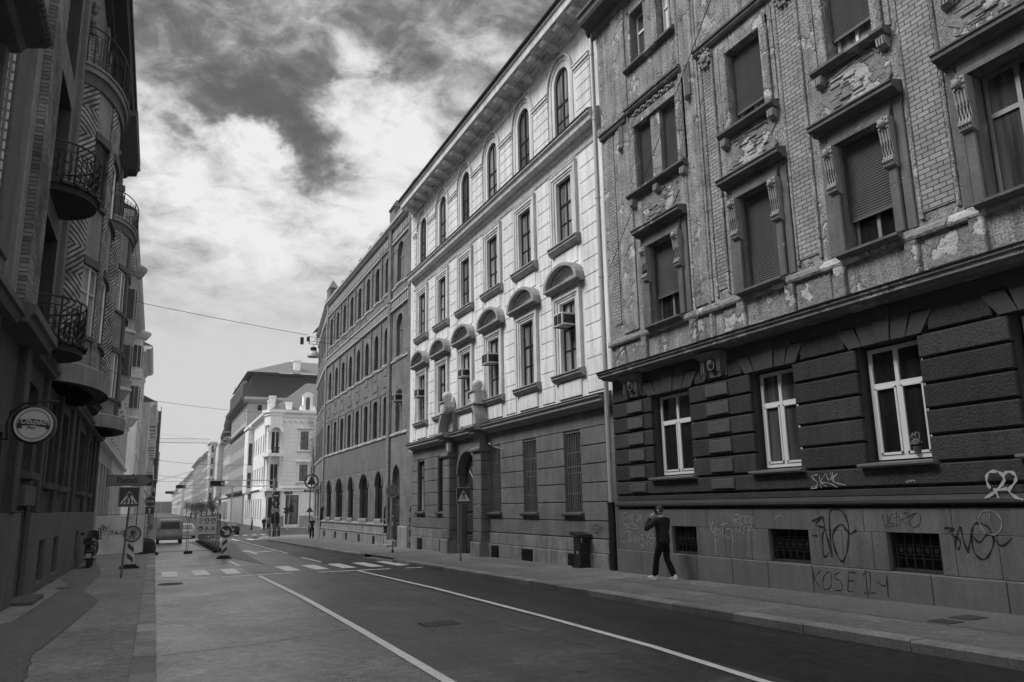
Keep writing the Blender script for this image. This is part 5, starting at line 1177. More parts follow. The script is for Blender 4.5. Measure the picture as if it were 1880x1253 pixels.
# ================================================================ further left houses
mat('l2_wall',.35,.85,.2,.7,fine=.15,streak=.35); mat('l2_trim',.60,.85,.2,1,streak=.35); mat('l3_wall',.62,.85,.2,.7,fine=.15,streak=.3); mat('l4_wall',.42,.85,.2,.6,fine=.2,streak=.3); mat('scaffold',.16,.8,.4,2,fine=.4)
def simple_house(name,lab,fr,u0,u1,z1,wm_,tm,depth=12,nf=4,bayw=3.0,g0=-1.3,cor=.8,gh=4.6,win=(1.1,2.0),roofh=3.5,roofm='roof_far',cat='building',wgm='glass_far',group=None,bayc=None,parts=True,dent=False,attic=0.,hoods=True,rwin=0.):
    x,y,_=fr((u0+u1)/2,0,0); T=thing(name,lab,cat,(x,y,g0),group)
    n=max(1,int(round((u1-u0)/bayw))); bw=(u1-u0)/n; fh=(z1-gh-.9)/nf
    H=[];Wl=[]
    for k in range(n):
        c=u0+bw*(k+.5)
        for f in range(nf):
            zb=gh+fh*f+fh*.27; zt=zb+min(win[1],fh*.60); H.append(rect(c-win[0]/2,c+win[0]/2,zb,zt)); Wl.append((c,zb,zt))
        H.append(rect(c-bw*.33,c+bw*.33,g0+.5,gh-.9))
    b=MB(fr); b.wall(rect(u0,u1,g0-.6,z1),H,.22,m=0); mass(b,u0,u1,g0-.6,z1,depth,0); b.build('wall',wm_,T)
    b=MB(fr)
    b.prof(u0,u1,[(0,z1-.7),(cor*.3,z1-.62),(cor*.35,z1-.4),(cor*.8,z1-.3),(cor,z1-.05),(cor,z1),(-.2,z1+.1),(-.2,z1-.05),(0,z1-.05)])
    b.prof(u0,u1,[(0,gh-.1),(.25,gh),(.25,gh+.15),(0,gh+.2)])
    if dent:
        u=u0+.2
        while u<u1-.3: b.box(u,u+.22,cor*.3,cor*.72,z1-.55,z1-.32); u+=.62
    b.build('cornice',tm,T)
    b=MB(fr)
    for c,zb,zt in Wl:
        w=win[0]/2
        for s in (-1,1): b.box(*sorted((c+s*w,c+s*(w+.14))),0,.06,zb,zt)
        b.box(c-w-.16,c+w+.16,0,.14,zb-.12,zb)
        if hoods: b.prof(c-w-.25,c+w+.25,[(0,zt+.1),(.18,zt+.14),(.22,zt+.25),(0,zt+.3)])
    for k in range(n+1):
        u=u0+bw*k; b.box(max(u-.18,u0),min(u+.18,u1),0,.07,gh+.2,z1-.7)
    b.build('window_surround',tm,T)
    for c,zb,zt in Wl: window(T,fr,c-win[0]/2,c+win[0]/2,zb,zt,-.12,'grey_metal',wgm,split=.66,fw=.07) if parts else None
    p=MB(fr)
    if not parts:
        for c,zb,zt in Wl: p.box(c-win[0]/2,c+win[0]/2,-.2,-.15,zb,zt)
        p.build('window',wgm,T); p=MB(fr)
    for k in range(n): c=u0+bw*(k+.5); p.box(c-bw*.33,c+bw*.33,-.2,-.15,g0+.5,gh-.9)
    p.build('shop_window',wgm,T)
    if roofh:
        b=MB(fr); b.add([(u0,cor,z1+.05),(u1,cor,z1+.05),(u1,-depth/2,z1+roofh),(u0,-depth/2,z1+roofh),(u1,-depth,z1),(u0,-depth,z1)],[(0,1,2,3),(3,2,4,5),(1,4,2),(0,3,5)]); b.build('roof',roofm,T)
    return T
mat('roof_far',.10,.8,.25,1.5,fine=.3,streak=.2)
L2=simple_house('town_house','light grey town house with a round corner cornice just beyond the dark left house','' or LF(-2.75),43.1,57,17.2,'l2_wall','l2_trim',nf=3,g0=-.6,cor=.85,bayw=2.6,gh=5.2,win=(1.2,2.3),dent=True)
def turretbay(T,fr,uc,r,z0,z1,m,tm,over=.35):
    b=MB(fr); b.lathe((uc,0,0),[(.001,z0-.8),(r*.6,z0-.5),(r,z0),(r,z1),(r+over*.5,z1+.1),(r+over,z1+.5),(r+over,z1+.65),(.001,z1+1.2)],20); b.build('round_bay',m,T)
    b=MB(fr)
    for z in (z0+.05,(z0+z1)/2): b.lathe((uc,0,z),[(r,0),(r+.15,.05),(r+.15,.2),(r,.25)],20)
    for k in range(16): a=k*2*PI/16; b.box(uc+(r+.12)*math.cos(a)-.1,uc+(r+.12)*math.cos(a)+.1,(r+.12)*math.sin(a)-.1,(r+.12)*math.sin(a)+.1,z1+.05,z1+.35)
    b.build('bay_moulding',tm,T)
    b=MB(fr)
    for a in (-2.2,-1.57+PI,0.9,2.2,1.2,2.7):
        for zz in (z0+1.0,z0+4.6): b.box(uc+r*math.cos(a)-.2,uc+r*math.cos(a)+.2,r*math.sin(a)-.25,r*math.sin(a)+.05,zz,zz+1.9)
    b.build('bay_window','glass_far',T)
turretbay(L2,LF(-2.75),53.6,.75,9.0,16.4,'l2_wall','l2_trim',.5)
L3=simple_house('town_house','pale town house with dentilled cornice and scroll-topped end bay, third along the left side',LF(-2.75),57.1,77,17.6,'l3_wall','l2_trim',nf=3,g0=-.8,cor=.85,bayw=2.8,gh=5.2,win=(1.2,2.3),dent=True)
turretbay(L3,LF(-2.75),75,.8,9.5,16.6,'l3_wall','l2_trim',.6)
L4=simple_house('town_house','pale cube-like house with wide plain eaves at the side street on the left',LF(-2.6),98,118,20.5,'l3_wall','l2_trim',nf=4,g0=-1.2,cor=1.1,bayw=3.0,gh=5.0)
L5=simple_house('town_house','grey house with protruding balconies beyond the side street on the left',LF(-1.6),118.2,150,16.5,'l4_wall','l2_trim',nf=3,g0=-1.2,cor=.9,parts=False)
b=MB(LF(-1.6)); 
for u in (122,128,134,140,146):
    for z in (7,10.5,13.5): b.slab(u-1.2,u+1.2,z,z+1.1,0,1.0,.1)
b.build('balcony','l4_wall',L5)
L6=simple_house('town_house','darker house wrapped in scaffolding far down the left side',LF(-1.2),150.2,200,19,'l4_wall','l2_trim',nf=4,g0=-1.2,cor=.6,parts=False)
b=MB(LF(-1.2))
for u in range(152,200,3):
    b.tube([(u,1.0,-1.2),(u,1.0,20)],.06,4)
for z in range(1,20,2): b.tube([(150.5,1.0,z),(199,1.0,z)],.05,4); b.box(150.5,199,.4,1.0,z-.05,z)
b.build('scaffolding','scaffold',L6)
simple_house('town_house','row of low grey houses at the far end of the left side',LF(-.5),200.2,420,15,'l4_wall','l2_trim',nf=3,g0=-1.2,cor=.6,parts=False,bayw=4)
# ================================================================ ornate corner house across the square
mat('s_white',.78,.85,.12,.8,fine=.12,streak=.18); mat('s_trim',.80,.85,.12,1,fine=.15,streak=.2); mat('s_base',.30,.85,.3,1,fine=.2,streak=.3); mat('tile_dark',.030,.8,.3,2,fine=.3,streak=.25); mat('tile_grey',.13,.8,.25,2,fine=.3)
YS=128.
fr=FF(YS); S_=thing('corner_house','ornate white corner house with columned loggias and a ground-floor shop, across the square','building',(20,YS,-1.1))
k=YS/96
X0,X1=17.6,40
def sx(x): return x*k
def sz(z): return 1.8+(z-1.8)*k
Ztop=17.5; 
b=MB(fr)
H=[rect(20.4,21.7,sz(8.6),sz(10.8)),rect(20.4,21.7,sz(4.9),sz(6.85)),rect(18.5,20.5,-.7,sz(3.3))]+[rect(u,u+1.3,z0,z1) for u in (24.4,28.4) for z0,z1 in ((sz(8.6),sz(10.8)),(sz(4.9),sz(6.85)))]
b.wall(rect(X0,X1,-1.3,Ztop-1),H,.3); mass(b,X0,X1,-1.3,Ztop-1,12,0)
z=.6
while z<Ztop-2:
    for a,q in (((17.9,20.1),(22.0,24.2)) if z>sz(3.9) else ((17.7,18.2),(20.8,24.2))): b.slab(a,q,z+.02,z+.56,0,.04,.015)
    z+=.6
b.build('wall','s_white',S_)
b=MB(fr)
b.prof(X0,X1,[(0,Ztop-1.6),(.15,Ztop-1.5),(.2,Ztop-1.1),(.7,Ztop-.8),(.75,Ztop-.4),(-.4,Ztop-.3),(-.4,Ztop-1),(0,Ztop-1)])
b.prof(X0,X1,[(0,sz(4.05)),(.3,sz(4.1)),(.3,sz(4.2)),(0,sz(4.3))]); b.prof(X0,X1,[(0,sz(3.72)),(.2,sz(3.75)),(.2,sz(3.85)),(0,sz(3.9))])
for u in [17.9+.9*i for i in range(24)]: b.ball((u,.05,Ztop-2.1),.25,n=8,sz=.9)
for u in (21.05,25.05,29.05):
    for za,zb in ((sz(8.6),sz(10.8)),(sz(4.9),sz(6.85))):
        b.box(u-.9,u-.65,0,.12,za-.2,zb+.2); b.box(u+.65,u+.9,0,.12,za-.2,zb+.2); b.prof(u-1.15,u+1.15,[(0,zb+.25),(.25,zb+.3),(.4,zb+.5),(0,zb+.6)]); b.prof(u-1.1,u+1.1,[(0,za-.45),(.25,za-.35),(.4,za-.15),(0,za-.05)])
        b.slab(u-.8,u+.8,za-1.3,za-.5,0,.1,.04)
b.build('stone_trim','s_trim',S_)
b=MB(fr); b.box(X0,18.3,0,.1,-1.2,.6); b.box(20.7,X1,0,.1,-1.2,.6); b.build('base','s_base',S_)
for u in (20.4,24.4,28.4):
    for za,zb in ((sz(8.6),sz(10.8)),(sz(4.9),sz(6.85))): window(S_,fr,u,u+1.3,za,zb,-.15,'dark_metal','glass_dark',fw=.09)
d=window(S_,fr,18.5,20.5,-.7,sz(3.3),-.15,'dark_metal','glass_mid',split=.8,fw=.12,name='shop_window')
b=MB(fr); b.slab(18.3,19.5,sz(3.42),sz(3.9)-.2,0,.15,.02); b.build('name_plate','dark_metal',S_)
# corner loggia
cx=15.9+.6; fr3=AF(cx,YS+.6,math.radians(62))
b=MB(); 
P8=[(14.9,YS+1.0),(15.6,YS-.9),(17.4,YS-.9),(18.2,YS+1.0)]
def poly_prism(b,pts,z0,z1,m=0,s=1.): 
    n=len(pts); cxx=sum(p[0] for p in pts)/n; cy=sum(p[1] for p in pts)/n
    b.add([(cxx+(x-cxx)*s,cy+(y-cy)*s,z) for z in (z0,z1) for x,y in pts],[tuple(range(n)),tuple(range(n,2*n))]+[(i,(i+1)%n,n+(i+1)%n,n+i) for i in range(n)],m)
for z0,z1,s in ((Ztop-1.3,Ztop-.9,1.12),(Ztop-.9,Ztop-.4,1.25),(sz(8.0)-.3,sz(8.0)+.2,1.18),(sz(4.0)-.3,sz(4.0)+.15,1.18),(sz(10.9)+.75,Ztop-1.3,1.0)): poly_prism(b,P8,z0,z1,0,s)
poly_prism(b,[(15.6,YS+.4),(17.2,YS+.4),(18,YS+2),(15.2,YS+2)],-1.2,Ztop-1.3)
b.build('loggia','s_trim',S_)
b=MB()
for zb,zt in ((sz(8.0)+.2,sz(10.9)+.75),(sz(4.0)+.15,sz(8.0)-.3)):
    for x,y in ((15.15,YS+.6),(15.75,YS-.7),(17.3,YS-.7),(17.95,YS+.6)): b.lathe((x,y,0),[(.22,zb),(.22,zb+.5),(.15,zb+.55),(.13,zt-.5),(.22,zt-.35),(.24,zt)],12)
b.build('column','s_trim',S_)
b=MB(FF(YS-.75))
for c,zb in ((16.5,sz(10.9)-.35),):
    n=10
    for i in range(n):
        a0,a1=PI*i/n,PI*(i+1)/n; q=[(c+R*math.cos(a),zb+R*math.sin(a)) for R,a in ((.72,a0),(.72,a1),(1.3,a1),(1.3,a0))]; b.add([(u,dd,z) for dd in (0,.3) for u,z in q],[(4,5,6,7),(0,1,5,4),(0,1,2,3)])
b.build('loggia_arch','s_trim',S_)
b=MB(FF(YS+.35)); b.box(15.9,16.5,0,.03,sz(8.0)+.2,sz(10.7)); b.box(16.6,17.1,0,.03,sz(4.0)+.2,sz(6.9)); b.box(15.95,16.5,0,.03,sz(4.0)+.2,sz(6.9)); b.box(16.7,17.1,0,.03,sz(8)+.2,sz(10.7)); b.box(15.7,17.4,.3,1.4,-1.1,sz(3.3)-.3); b.build('door','glass_dark',S_)
b=MB(FF(YS-.7))
for z in (sz(8.0)+.2,sz(4.0)+.15):
    for i in range(14): u=15.8+i*.11; b.lathe((u,0,z),[(.03,0),(.05,.25),(.03,.5),(.03,.85)],6)
    b.box(15.7,17.4,-.08,.08,z+.85,z+.97)
b.build('balustrade','dark_metal',S_)
# street side of the corner house, dormer gable, chimneys, roof
b=MB(RF(15.6)); H=[rect(131+i*3.4,132.1+i*3.4,z0,z1) for i in range(9) for z0,z1 in ((sz(8.6),sz(10.8)),(sz(4.9),sz(6.85)),(.0,3.4))]
b.wall(rect(YS+1,162,-1.3,Ztop-1),H,.3)
b.prof(YS+1,162,[(0,Ztop-1.6),(.2,Ztop-1.1),(.7,Ztop-.8),(.75,Ztop-.4),(-.4,Ztop-.3)]); b.prof(YS+1,162,[(0,sz(4.05)),(.3,sz(4.1)),(.3,sz(4.2)),(0,sz(4.3))]); b.build('side_wall','s_white',S_)
b=MB(RF(15.6))
for i in range(9):
    for z0,z1 in ((sz(8.6),sz(10.8)),(sz(4.9),sz(6.85)),(.0,3.4)): b.box(131+i*3.4,132.1+i*3.4,-.2,-.15,z0,z1)
b.build('side_window','glass_dark',S_)
b=MB(RF(15.6)); b.slab(150,156,4.5,16,0,1.0,.1); b.prof(149.7,156.3,[(0,16),(1.2,16.2),(1.2,16.5),(0,16.7)]); b.build('bay','s_white',S_); b=MB(RF(15.6)); b.box(149.96,150.04,.2,.8,9.5,13.5); b.box(149.96,150.04,.2,.8,5.5,8.2); b.build('bay_window','glass_dark',S_)
b=MB(); b.add([(15.6,YS+.5,Ztop-.4),(X1,YS-.2,Ztop-.4),(X1,YS+9,Ztop+5.5),(22.5,YS+9,Ztop+5.5),(15,162,Ztop-.4),(22.5,155,Ztop+5.5)],[(0,1,2,3),(0,3,5,4)]); b.build('roof','tile_grey',S_)
b=MB(FF(YS-.1)); dz=Ztop-.4
b.ext([(20.2+(x-20.0)*.82,dz+(z-dz)*.85) for x,z in [(20.0,dz),(23.2,dz),(22.8,dz+.9),(22.4,dz+1.1),(22.4,dz+2.9),(22.6,dz+3.1),(21.9,dz+3.6),(21.1,dz+3.6),(20.4,dz+3.1),(20.6,dz+2.9),(20.6,dz+1.1),(20.2,dz+.9)]],-1.5,0)
b.build('dormer_gable','s_trim',S_); b=MB(FF(YS-.1)); b.ext(arch(21.05,21.7,dz+.2,dz+1.9,.35,8),0.0,.05); b.build('dormer_window','glass_dark',S_)
b=MB()
for x,y,z,h in ((16.6,YS+6,Ztop,2.4),(15.9,YS+2,Ztop-.3,1.4),(18.6,YS+1.2,Ztop-.4,1.2)): b.box(x-.45,x+.45,y-.45,y+.45,z-.5,z+h); b.box(x-.55,x+.55,y-.55,y+.55,z+h,z+h+.25)
b.build('chimney','s_trim',S_)
# climbing bare plant on the right edge of the facade
mat('leaf_pale',.16,.8,.4,3)
V=thing('climbing_plant','wispy leafy climber on the white corner house, partly hidden by the brick building','climber',(22.8,YS-.3,-1.1)); b=MB(); random.seed(8)
for i in range(9): 
    x=22.6+random.uniform(-.5,.8); z=random.uniform(7,12); P0=[(22.9,YS-.2,-1.1+z*.3)]; 
    b.tube([(23.0,YS-.15,-1.1),(22.9,YS-.2,z*.5),(x,YS-.35,z)],.04,4)
b.build('stem','dark_metal',V); b=MB()
for i in range(1500):
    c=random.choice([(22.5,7),(22.9,9),(22.2,11.5),(22.8,13),(22.0,15),(23.2,11)]); x=c[0]+random.gauss(0,.45); z=c[1]+random.gauss(0,.7); y=YS-.3+random.gauss(0,.12); a=random.uniform(0,6.28); s=random.uniform(.05,.11)
    b.add([(x,y,z),(x+s*math.cos(a),y+s*.5,z+s*math.sin(a)),(x+s*math.cos(a+1.6),y-s*.4,z+s*math.sin(a+1.6))],[(0,1,2)])
b.build('foliage','leaf_pale',V)
# ================================================================ mansard-roofed house behind it
mat('m_wall',.40,.85,.15,.8,streak=.25); mat('m_dark',.10,.85,.2,.8,streak=.2)
kk=16/12.4; YM=169.; ze=24.4
N_=thing('mansard_house','tall house with a dark bulging mansard roof rising behind the white corner house','building',(18,180,-1.2))
b=MB(RF(16.0)); H=[rect(171+i*3.2,172.3+i*3.2,z,z+2.2) for i in range(11) for z in (6.5,10.5,14.5,19.6)]; b.wall(rect(YM,206,-1.5,ze),H,.3)
b.prof(YM-.6,206,[(0,ze-1.2),(.5,ze-1),(1.4,ze-.5),(1.6,ze-.1),(1.6,ze+.1),(0,ze+.2)],1); b.prof(YM,206,[(0,17.6),(.5,17.8),(.6,18.2),(0,18.3)],1); b.prof(YM,206,[(0,4.9),(.5,5.0),(.6,5.4),(0,5.5)],1); b.build('wall',['m_wall','m_dark'],N_)
b=MB(RF(16.0)); 
for i in range(11):
    for z in (6.5,10.5,14.5,19.6): b.box(171+i*3.2,172.3+i*3.2,-.25,-.2,z,z+2.2)
b.build('window','glass_dark',N_)
b=MB(RF(16.0))
for i in range(12): b.slab(169.9+i*3.2,170.6+i*3.2,5.6,17.6,0,.06,.03)
b.build('pilaster','m_wall',N_)
b=MB(FF(YM)); b.wall(rect(16,42,-1.5,ze),[rect(18,18.9,21.8,23.0)],.2); b.prof(15.2,42,[(0,ze-1.2),(.5,ze-1),(1.2,ze-.4),(1.2,ze+.1),(0,ze+.2)]); b.build('front_wall','m_wall',N_)
b=MB(); rings=[]
for t,z in ((-1.0,ze+.2),(-.5,ze+1.0),(.1,ze+2.4),(.6,ze+3.8),(.9,ze+5.0),(.2,ze+5.1),(.2,ze+5.5)): rings.append([(16+t,YM+t,z),(44,YM+t,z),(44,206-t,z),(16+t,206-t,z)])
vs=[p for r in rings for p in r]; fs=[(4*r+i,4*r+(i+1)%4,4*r+4+(i+1)%4,4*r+4+i) for r in range(len(rings)-1) for i in range(4)]; b.add(vs,fs); b.build('mansard_roof','tile_dark',N_)
b=MB(); z=ze+5.5; b.add([(15.6,YM-.4,z),(44,YM-.4,z),(44,206,z),(15.6,206,z),(25.6,YM+10,z+4.4),(44,YM+10,z+4.2),(25.6,196,z+4.4)],[(0,1,5,4),(0,4,6,3)]); b.build('hip_roof','tile_grey',N_)
b=MB(); b.box(25.5,26.8,YM+2.5,YM+3.8,z+.3,z+3.2); b.box(25.3,27,YM+2.3,YM+4,z+3.2,z+3.5); b.box(31.5,34,YM,YM+3,ze,z+2.0); b.build('chimney','s_trim',N_)
b=MB(RF(15.4))
for i in range(9): b.slab(172+i*3.7,173.6+i*3.7,ze+.3,ze+3.4,-1.5,.3,.1); b.lathe((172.8+i*3.7,-.4,ze+3.4),[(.9,0),(.7,.5),(.001,.8)],8)
b.build('dormer','m_dark',N_)
# ================================================================ the receding row on the right
mat('r1',.52,.85,.12,.4,streak=.15); mat('r2',.40,.85,.12,.4,streak=.15); mat('r3',.30,.85,.12,.4,streak=.15); mat('r4',.56,.85,.1,.4); mat('rt',.50,.85,.1,.6)
f16=RF(16)
T=simple_house('town_house','white house with domed corner turret and spire, first beyond the mansard roof',f16,206.2,250,19.5,'r1','rt',nf=3,cor=1.2,g0=-1.2,bayw=4,roofm='tile_dark',roofh=6)
b=MB(f16); b.lathe((215,-1,0),[(2.2,19),(2.4,20.5),(2.6,21),(2.0,21.6),(2.3,23),(1.9,25),(1.0,26.3),(.6,27.2),(.9,27.8),(.35,28.4),(.15,31.5),(.02,33.5)],14); b.lathe((226,-1,0),[(1.9,19),(2.2,21),(1.6,23),(.5,24.5),(.02,26.5)],12); b.build('spire','tile_dark',T)
b=MB(f16); b.slab(228,236,4.5,19,0,1.5,.2); b.build('bay','rt',T)
T=simple_house('town_house','white house with a tall square tower bay, second beyond the mansard roof',f16,250.2,296,20.5,'r4','rt',nf=4,cor=.8,g0=-1.2,bayw=4.5,parts=False)
def bay_box(T,fr,u0,u1,z0,z1,d,m,name='bay'):
    b=MB(fr); b.slab(u0,u1,z0,z1,0,d,.1); b.slab(u0-.4,u1+.4,z1,z1+.6,-.5,d+.5,.15)
    z=z0+3.4
    while z<z1-1: b.prof(u0-.1,u1+.1,[(0,z),(d+.12,z),(d+.15,z+.2),(0,z+.25)]); z+=3.6
    b.build(name,m,T); q=MB(fr); z=z0+.9
    while z<z1-2:
        n=max(2,int((u1-u0)/2.2))
        for k in range(n): c=u0+(u1-u0)*(k+.5)/n; q.box(c-.5,c+.5,d-.02,d+.02,z,z+2.0)
        q.box(u0-.02,u0+.02,d*.3,d*.75,z,z+2.0); z+=3.6
    q.build1('bay_window','glass_far',T)
bay_box(T,f16,262,272,4,22.0,1.6,'r4','tower_bay')
T=simple_house('town_house','plain grey-white house with balconies halfway down the right-hand row',f16,296.2,340,21.5,'r2','rt',nf=4,cor=1.4,g0=-1.2,bayw=5,parts=False,roofm='tile_dark')
T=simple_house('town_house','darker flat grey house in the middle of the far right-hand row',f16,340.2,420,22.5,'r3','rt',nf=5,cor=1.2,g0=-1.2,bayw=6,parts=False)
T=simple_house('town_house','pale lower house with antenna near the far end of the right-hand row',f16,420.2,540,20,'r1','rt',nf=4,cor=1.5,g0=-1.2,bayw=7,parts=False)
T=simple_house('town_house','white block with flat roof standing forward at the far end of the right-hand row',RF(14.5),540.2,640,19.5,'r4','rt',nf=4,cor=1.,g0=-1.2,bayw=9,parts=False,win=(2,2),roofh=0)
T=simple_house('town_house','last low pitched-roof house of the right-hand row',RF(15.5),640.2,900,18,'r1','rt',nf=3,cor=2,g0=-1.2,bayw=14,parts=False,win=(3,2))
O_=thing('office_building','low dark glazed office block closing the far end of the street','building',(8,910,-1.2)); b=MB(FF(905)); b.box(-8,30,-20,0,-1.5,11); b.build('wall','m_dark',O_)
b=MB(FF(905)); 
for i in range(9): b.box(-6+i*4,-3.2+i*4,0,.3,0,10)
b.build('window','glass_far',O_)
b=MB(FF(905)); b.box(-8,30,0,1,10.4,11.2); b.build('roof_edge','rt',O_)
mat('leaf_dark',.05,.8,.4,1)
# far street trees
random.seed(15)
def tree(x,y,h,r,lab):
    z=gz(y); T=thing('street_tree',lab,'tree',(x,y,z),'far street trees'); b=MB(); b.tube([(x,y,z),(x+.1,y,z+h*.45),(x,y+.1,z+h*.8)],.2,6,rr=[.22,.15,.06])
    for a in range(5): b.tube([(x,y,z+h*.45),(x+r*.6*math.cos(a*1.3),y+r*.6*math.sin(a*1.3),z+h*.75)],.07,5,rr=[.09,.03])
    b.build('trunk','dark_metal',T); b=MB()
    cl=[(x+random.gauss(0,r*.45),y+random.gauss(0,r*.45),z+h*.72+random.gauss(0,r*.35)) for _ in range(12)]
    for i in range(900):
        c=random.choice(cl); p=[c[j]+random.gauss(0,r*.22) for j in range(3)]; s=random.uniform(.12,.3); a=random.uniform(0,6.28); q=random.uniform(-1,1)
        b.add([p,(p[0]+s*math.cos(a),p[1]+s*math.sin(a),p[2]+s*q),(p[0]-s*math.sin(a),p[1]+s*math.cos(a),p[2]+s*.5)],[(0,1,2)])
    b.build('crown','leaf_dark',T)
for i,(x,y,h,r) in enumerate([(13.2,215,5.5,2),(13.0,238,5,1.8),(12.9,262,6,2.2),(12.6,290,6,2.2),(12.6,330,6,2.4),(12.5,380,7,2.6)]): tree(x,y,h,r,['small dark street tree nearest the crossing, before the domed house','second small street tree in the far right row','third street tree in the far right row, fuller crown','fourth street tree in the far right row','fifth street tree in the far right row','farthest street tree before the end of the street'][i])
# ================================================================ crane
mat('crane_grey',.32,.6,.1,2)
T=thing('tower_crane','distant tower crane jib reaching over the left-hand roofs','crane',(-30,500,-1)); b=MB(FF(500))
for q in (0,1.4): b.tube([(-34,q,40.6),(27,q,40.6)],.14,4)
b.tube([(-34,.7,43),(27,.7,43)],.16,4)
for i in range(40): x=-34+i*1.525; b.tube([(x,0,40.6),(x+.76,.7,43),(x+1.525,0,40.6)],.07,3); b.tube([(x,1.4,40.6),(x+.76,.7,43)],.07,3)
b.tube([(-34,.7,43),(-34,.7,50),(20,.7,43)],.08,3); b.build('jib','crane_grey',T)
b=MB(FF(500)); b.tube([(-34,.7,-1),(-34,.7,50)],.8,4); b.build('mast','crane_grey',T)
T=thing('tower_crane','second lower crane jib just beneath the long one','crane',(-30,560,-1)); b=MB(FF(560))
b.tube([(-32,0,40.2),(-1.5,0,40.2)],.13,4); b.tube([(-32,.6,42),(-1.5,.6,42)],.13,4)
for i in range(20): x=-32+i*1.525; b.tube([(x,0,40.2),(x+.76,.6,42),(x+1.525,0,40.2)],.06,3)
b.build('jib','crane_grey',T); b=MB(FF(560)); b.tube([(-32,.3,-1),(-32,.3,44)],.7,4); b.build('mast','crane_grey',T)
# ================================================================ street furniture
mat('sign_back',.30,.45,.08,5); mat('sign_white',.55,.45,.06,5); mat('sign_mid',.15,.45,.08,4); mat('sign_dark',.045,.45,.1,4); mat('banner_cloth',.58,.8,.12,1.3,fine=.1,bump=.02,bscale=2.5); mat('pole_grey',.16,.5,.15,4,metal=.3)
mat('bin_dark',.02,.5,.2,4); mat('concrete',.16,.85,.3,4,fine=.3)
def disc(b,fr_,u,z,r,d0,d1,n=28): b.lathe((u,d0,z),[(.001,0),(r,0),(r,d1-d0),(.001,d1-d0)],n,axis='Y')
def pedestrian(fr_,u,z,s,d,m,parent):
    b=MB(fr_); D_=.006
    b.lathe((u+.02*s,d,z+.40*s),[(.001,0),(.065*s,0),(.065*s,D_),(.001,D_)],12,axis='Y')
    for pts in ([(-.08,.30),(.10,.31),(.09,.02),(-.07,.02)],[(-.07,.03),(.02,.03),(-.08,-.22),(-.22,-.42),(-.30,-.36),(-.17,-.18)],[(.0,.03),(.09,.03),(.14,-.18),(.24,-.40),(.15,-.44),(.05,-.2)],[(-.08,.3),(-.03,.22),(-.18,.02),(-.25,.06)],[(.10,.31),(.24,.1),(.18,.05),(.05,.2)]):
        b.ext([(u+x*s,z+y*s) for x,y in pts],d,d+D_)
    return b.build('pedestrian_symbol',m,parent)
def tri(b,u,z,s,d0,d1,up=1): b.ext([(u-s,z-s*.6),(u+s,z-s*.6),(u,z+s*1.05)],d0,d1)
# --- post with the pedestrians arrow and the crossing sign
Y=27.7; fr=FF(Y); g=gz(Y)+.12
T=thing('sign_post','leaning post with a lettered arrow board above a square crossing sign, left pavement','road sign',(-.82,Y,g))
b=MB(fr); b.tube([(-.83,0,g),(-.75,0,2.0),(-.70,0,2.95)],.032,8); b.tube([(-.52,-.12,1.05),(-.50,-.12,2.95)],.02,6); b.build('post','pole_grey',T)
b=MB(fr); b.ext([(-1.46,2.575),(-.14,2.575),(-.14,2.92),(-1.46,2.92)],.05,.075); bo=b.build('arrow_board','sign_mid',T)
b=MB(fr); b.ext([(-.33,2.60),(-.155,2.60),(-.155,2.74)],.076,.082); b.ext([(-.33,2.90),(-.155,2.76),(-.155,2.90)],.076,.082); b.build('arrow_corner','sign_black',bo)
b=MB(fr); 
for q in ((-1.45,-.15,2.58,2.592),(-1.45,-.15,2.903,2.915),(-1.45,-1.438,2.58,2.915)): b.box(q[0],q[1],.076,.081,q[2],q[3])
b.build('board_edge','sign_black',bo)
text('Pješaci',fr,-.86,2.68,.085,.23,'sign_black',bo,bold=.003)
b=MB(fr); b.slab(-1.08,-.47,1.93,2.55,.05,.075,.006); s=b.build('crossing_sign','sign_back',T)
b=MB(fr); b.box(-1.05,-.50,.076,.082,1.96,2.52); b.build('sign_field','sign_dark',s)
b=MB(fr); tri(b,-.775,2.17,.255,.083,.088); b.build('triangle','sign_white',s)
pedestrian(fr,-.775,2.24,.36,.092,'sign_black',s)
b=MB(fr)
for k in (-.17,-.06,.06,.17): b.ext([(-.775+k-.03,2.03),(-.775+k+.02,2.03),(-.775+k*.6+.02,2.14),(-.775+k*.6-.01,2.14)],.089,.095)
b.build('zebra_bars','sign_black',s)
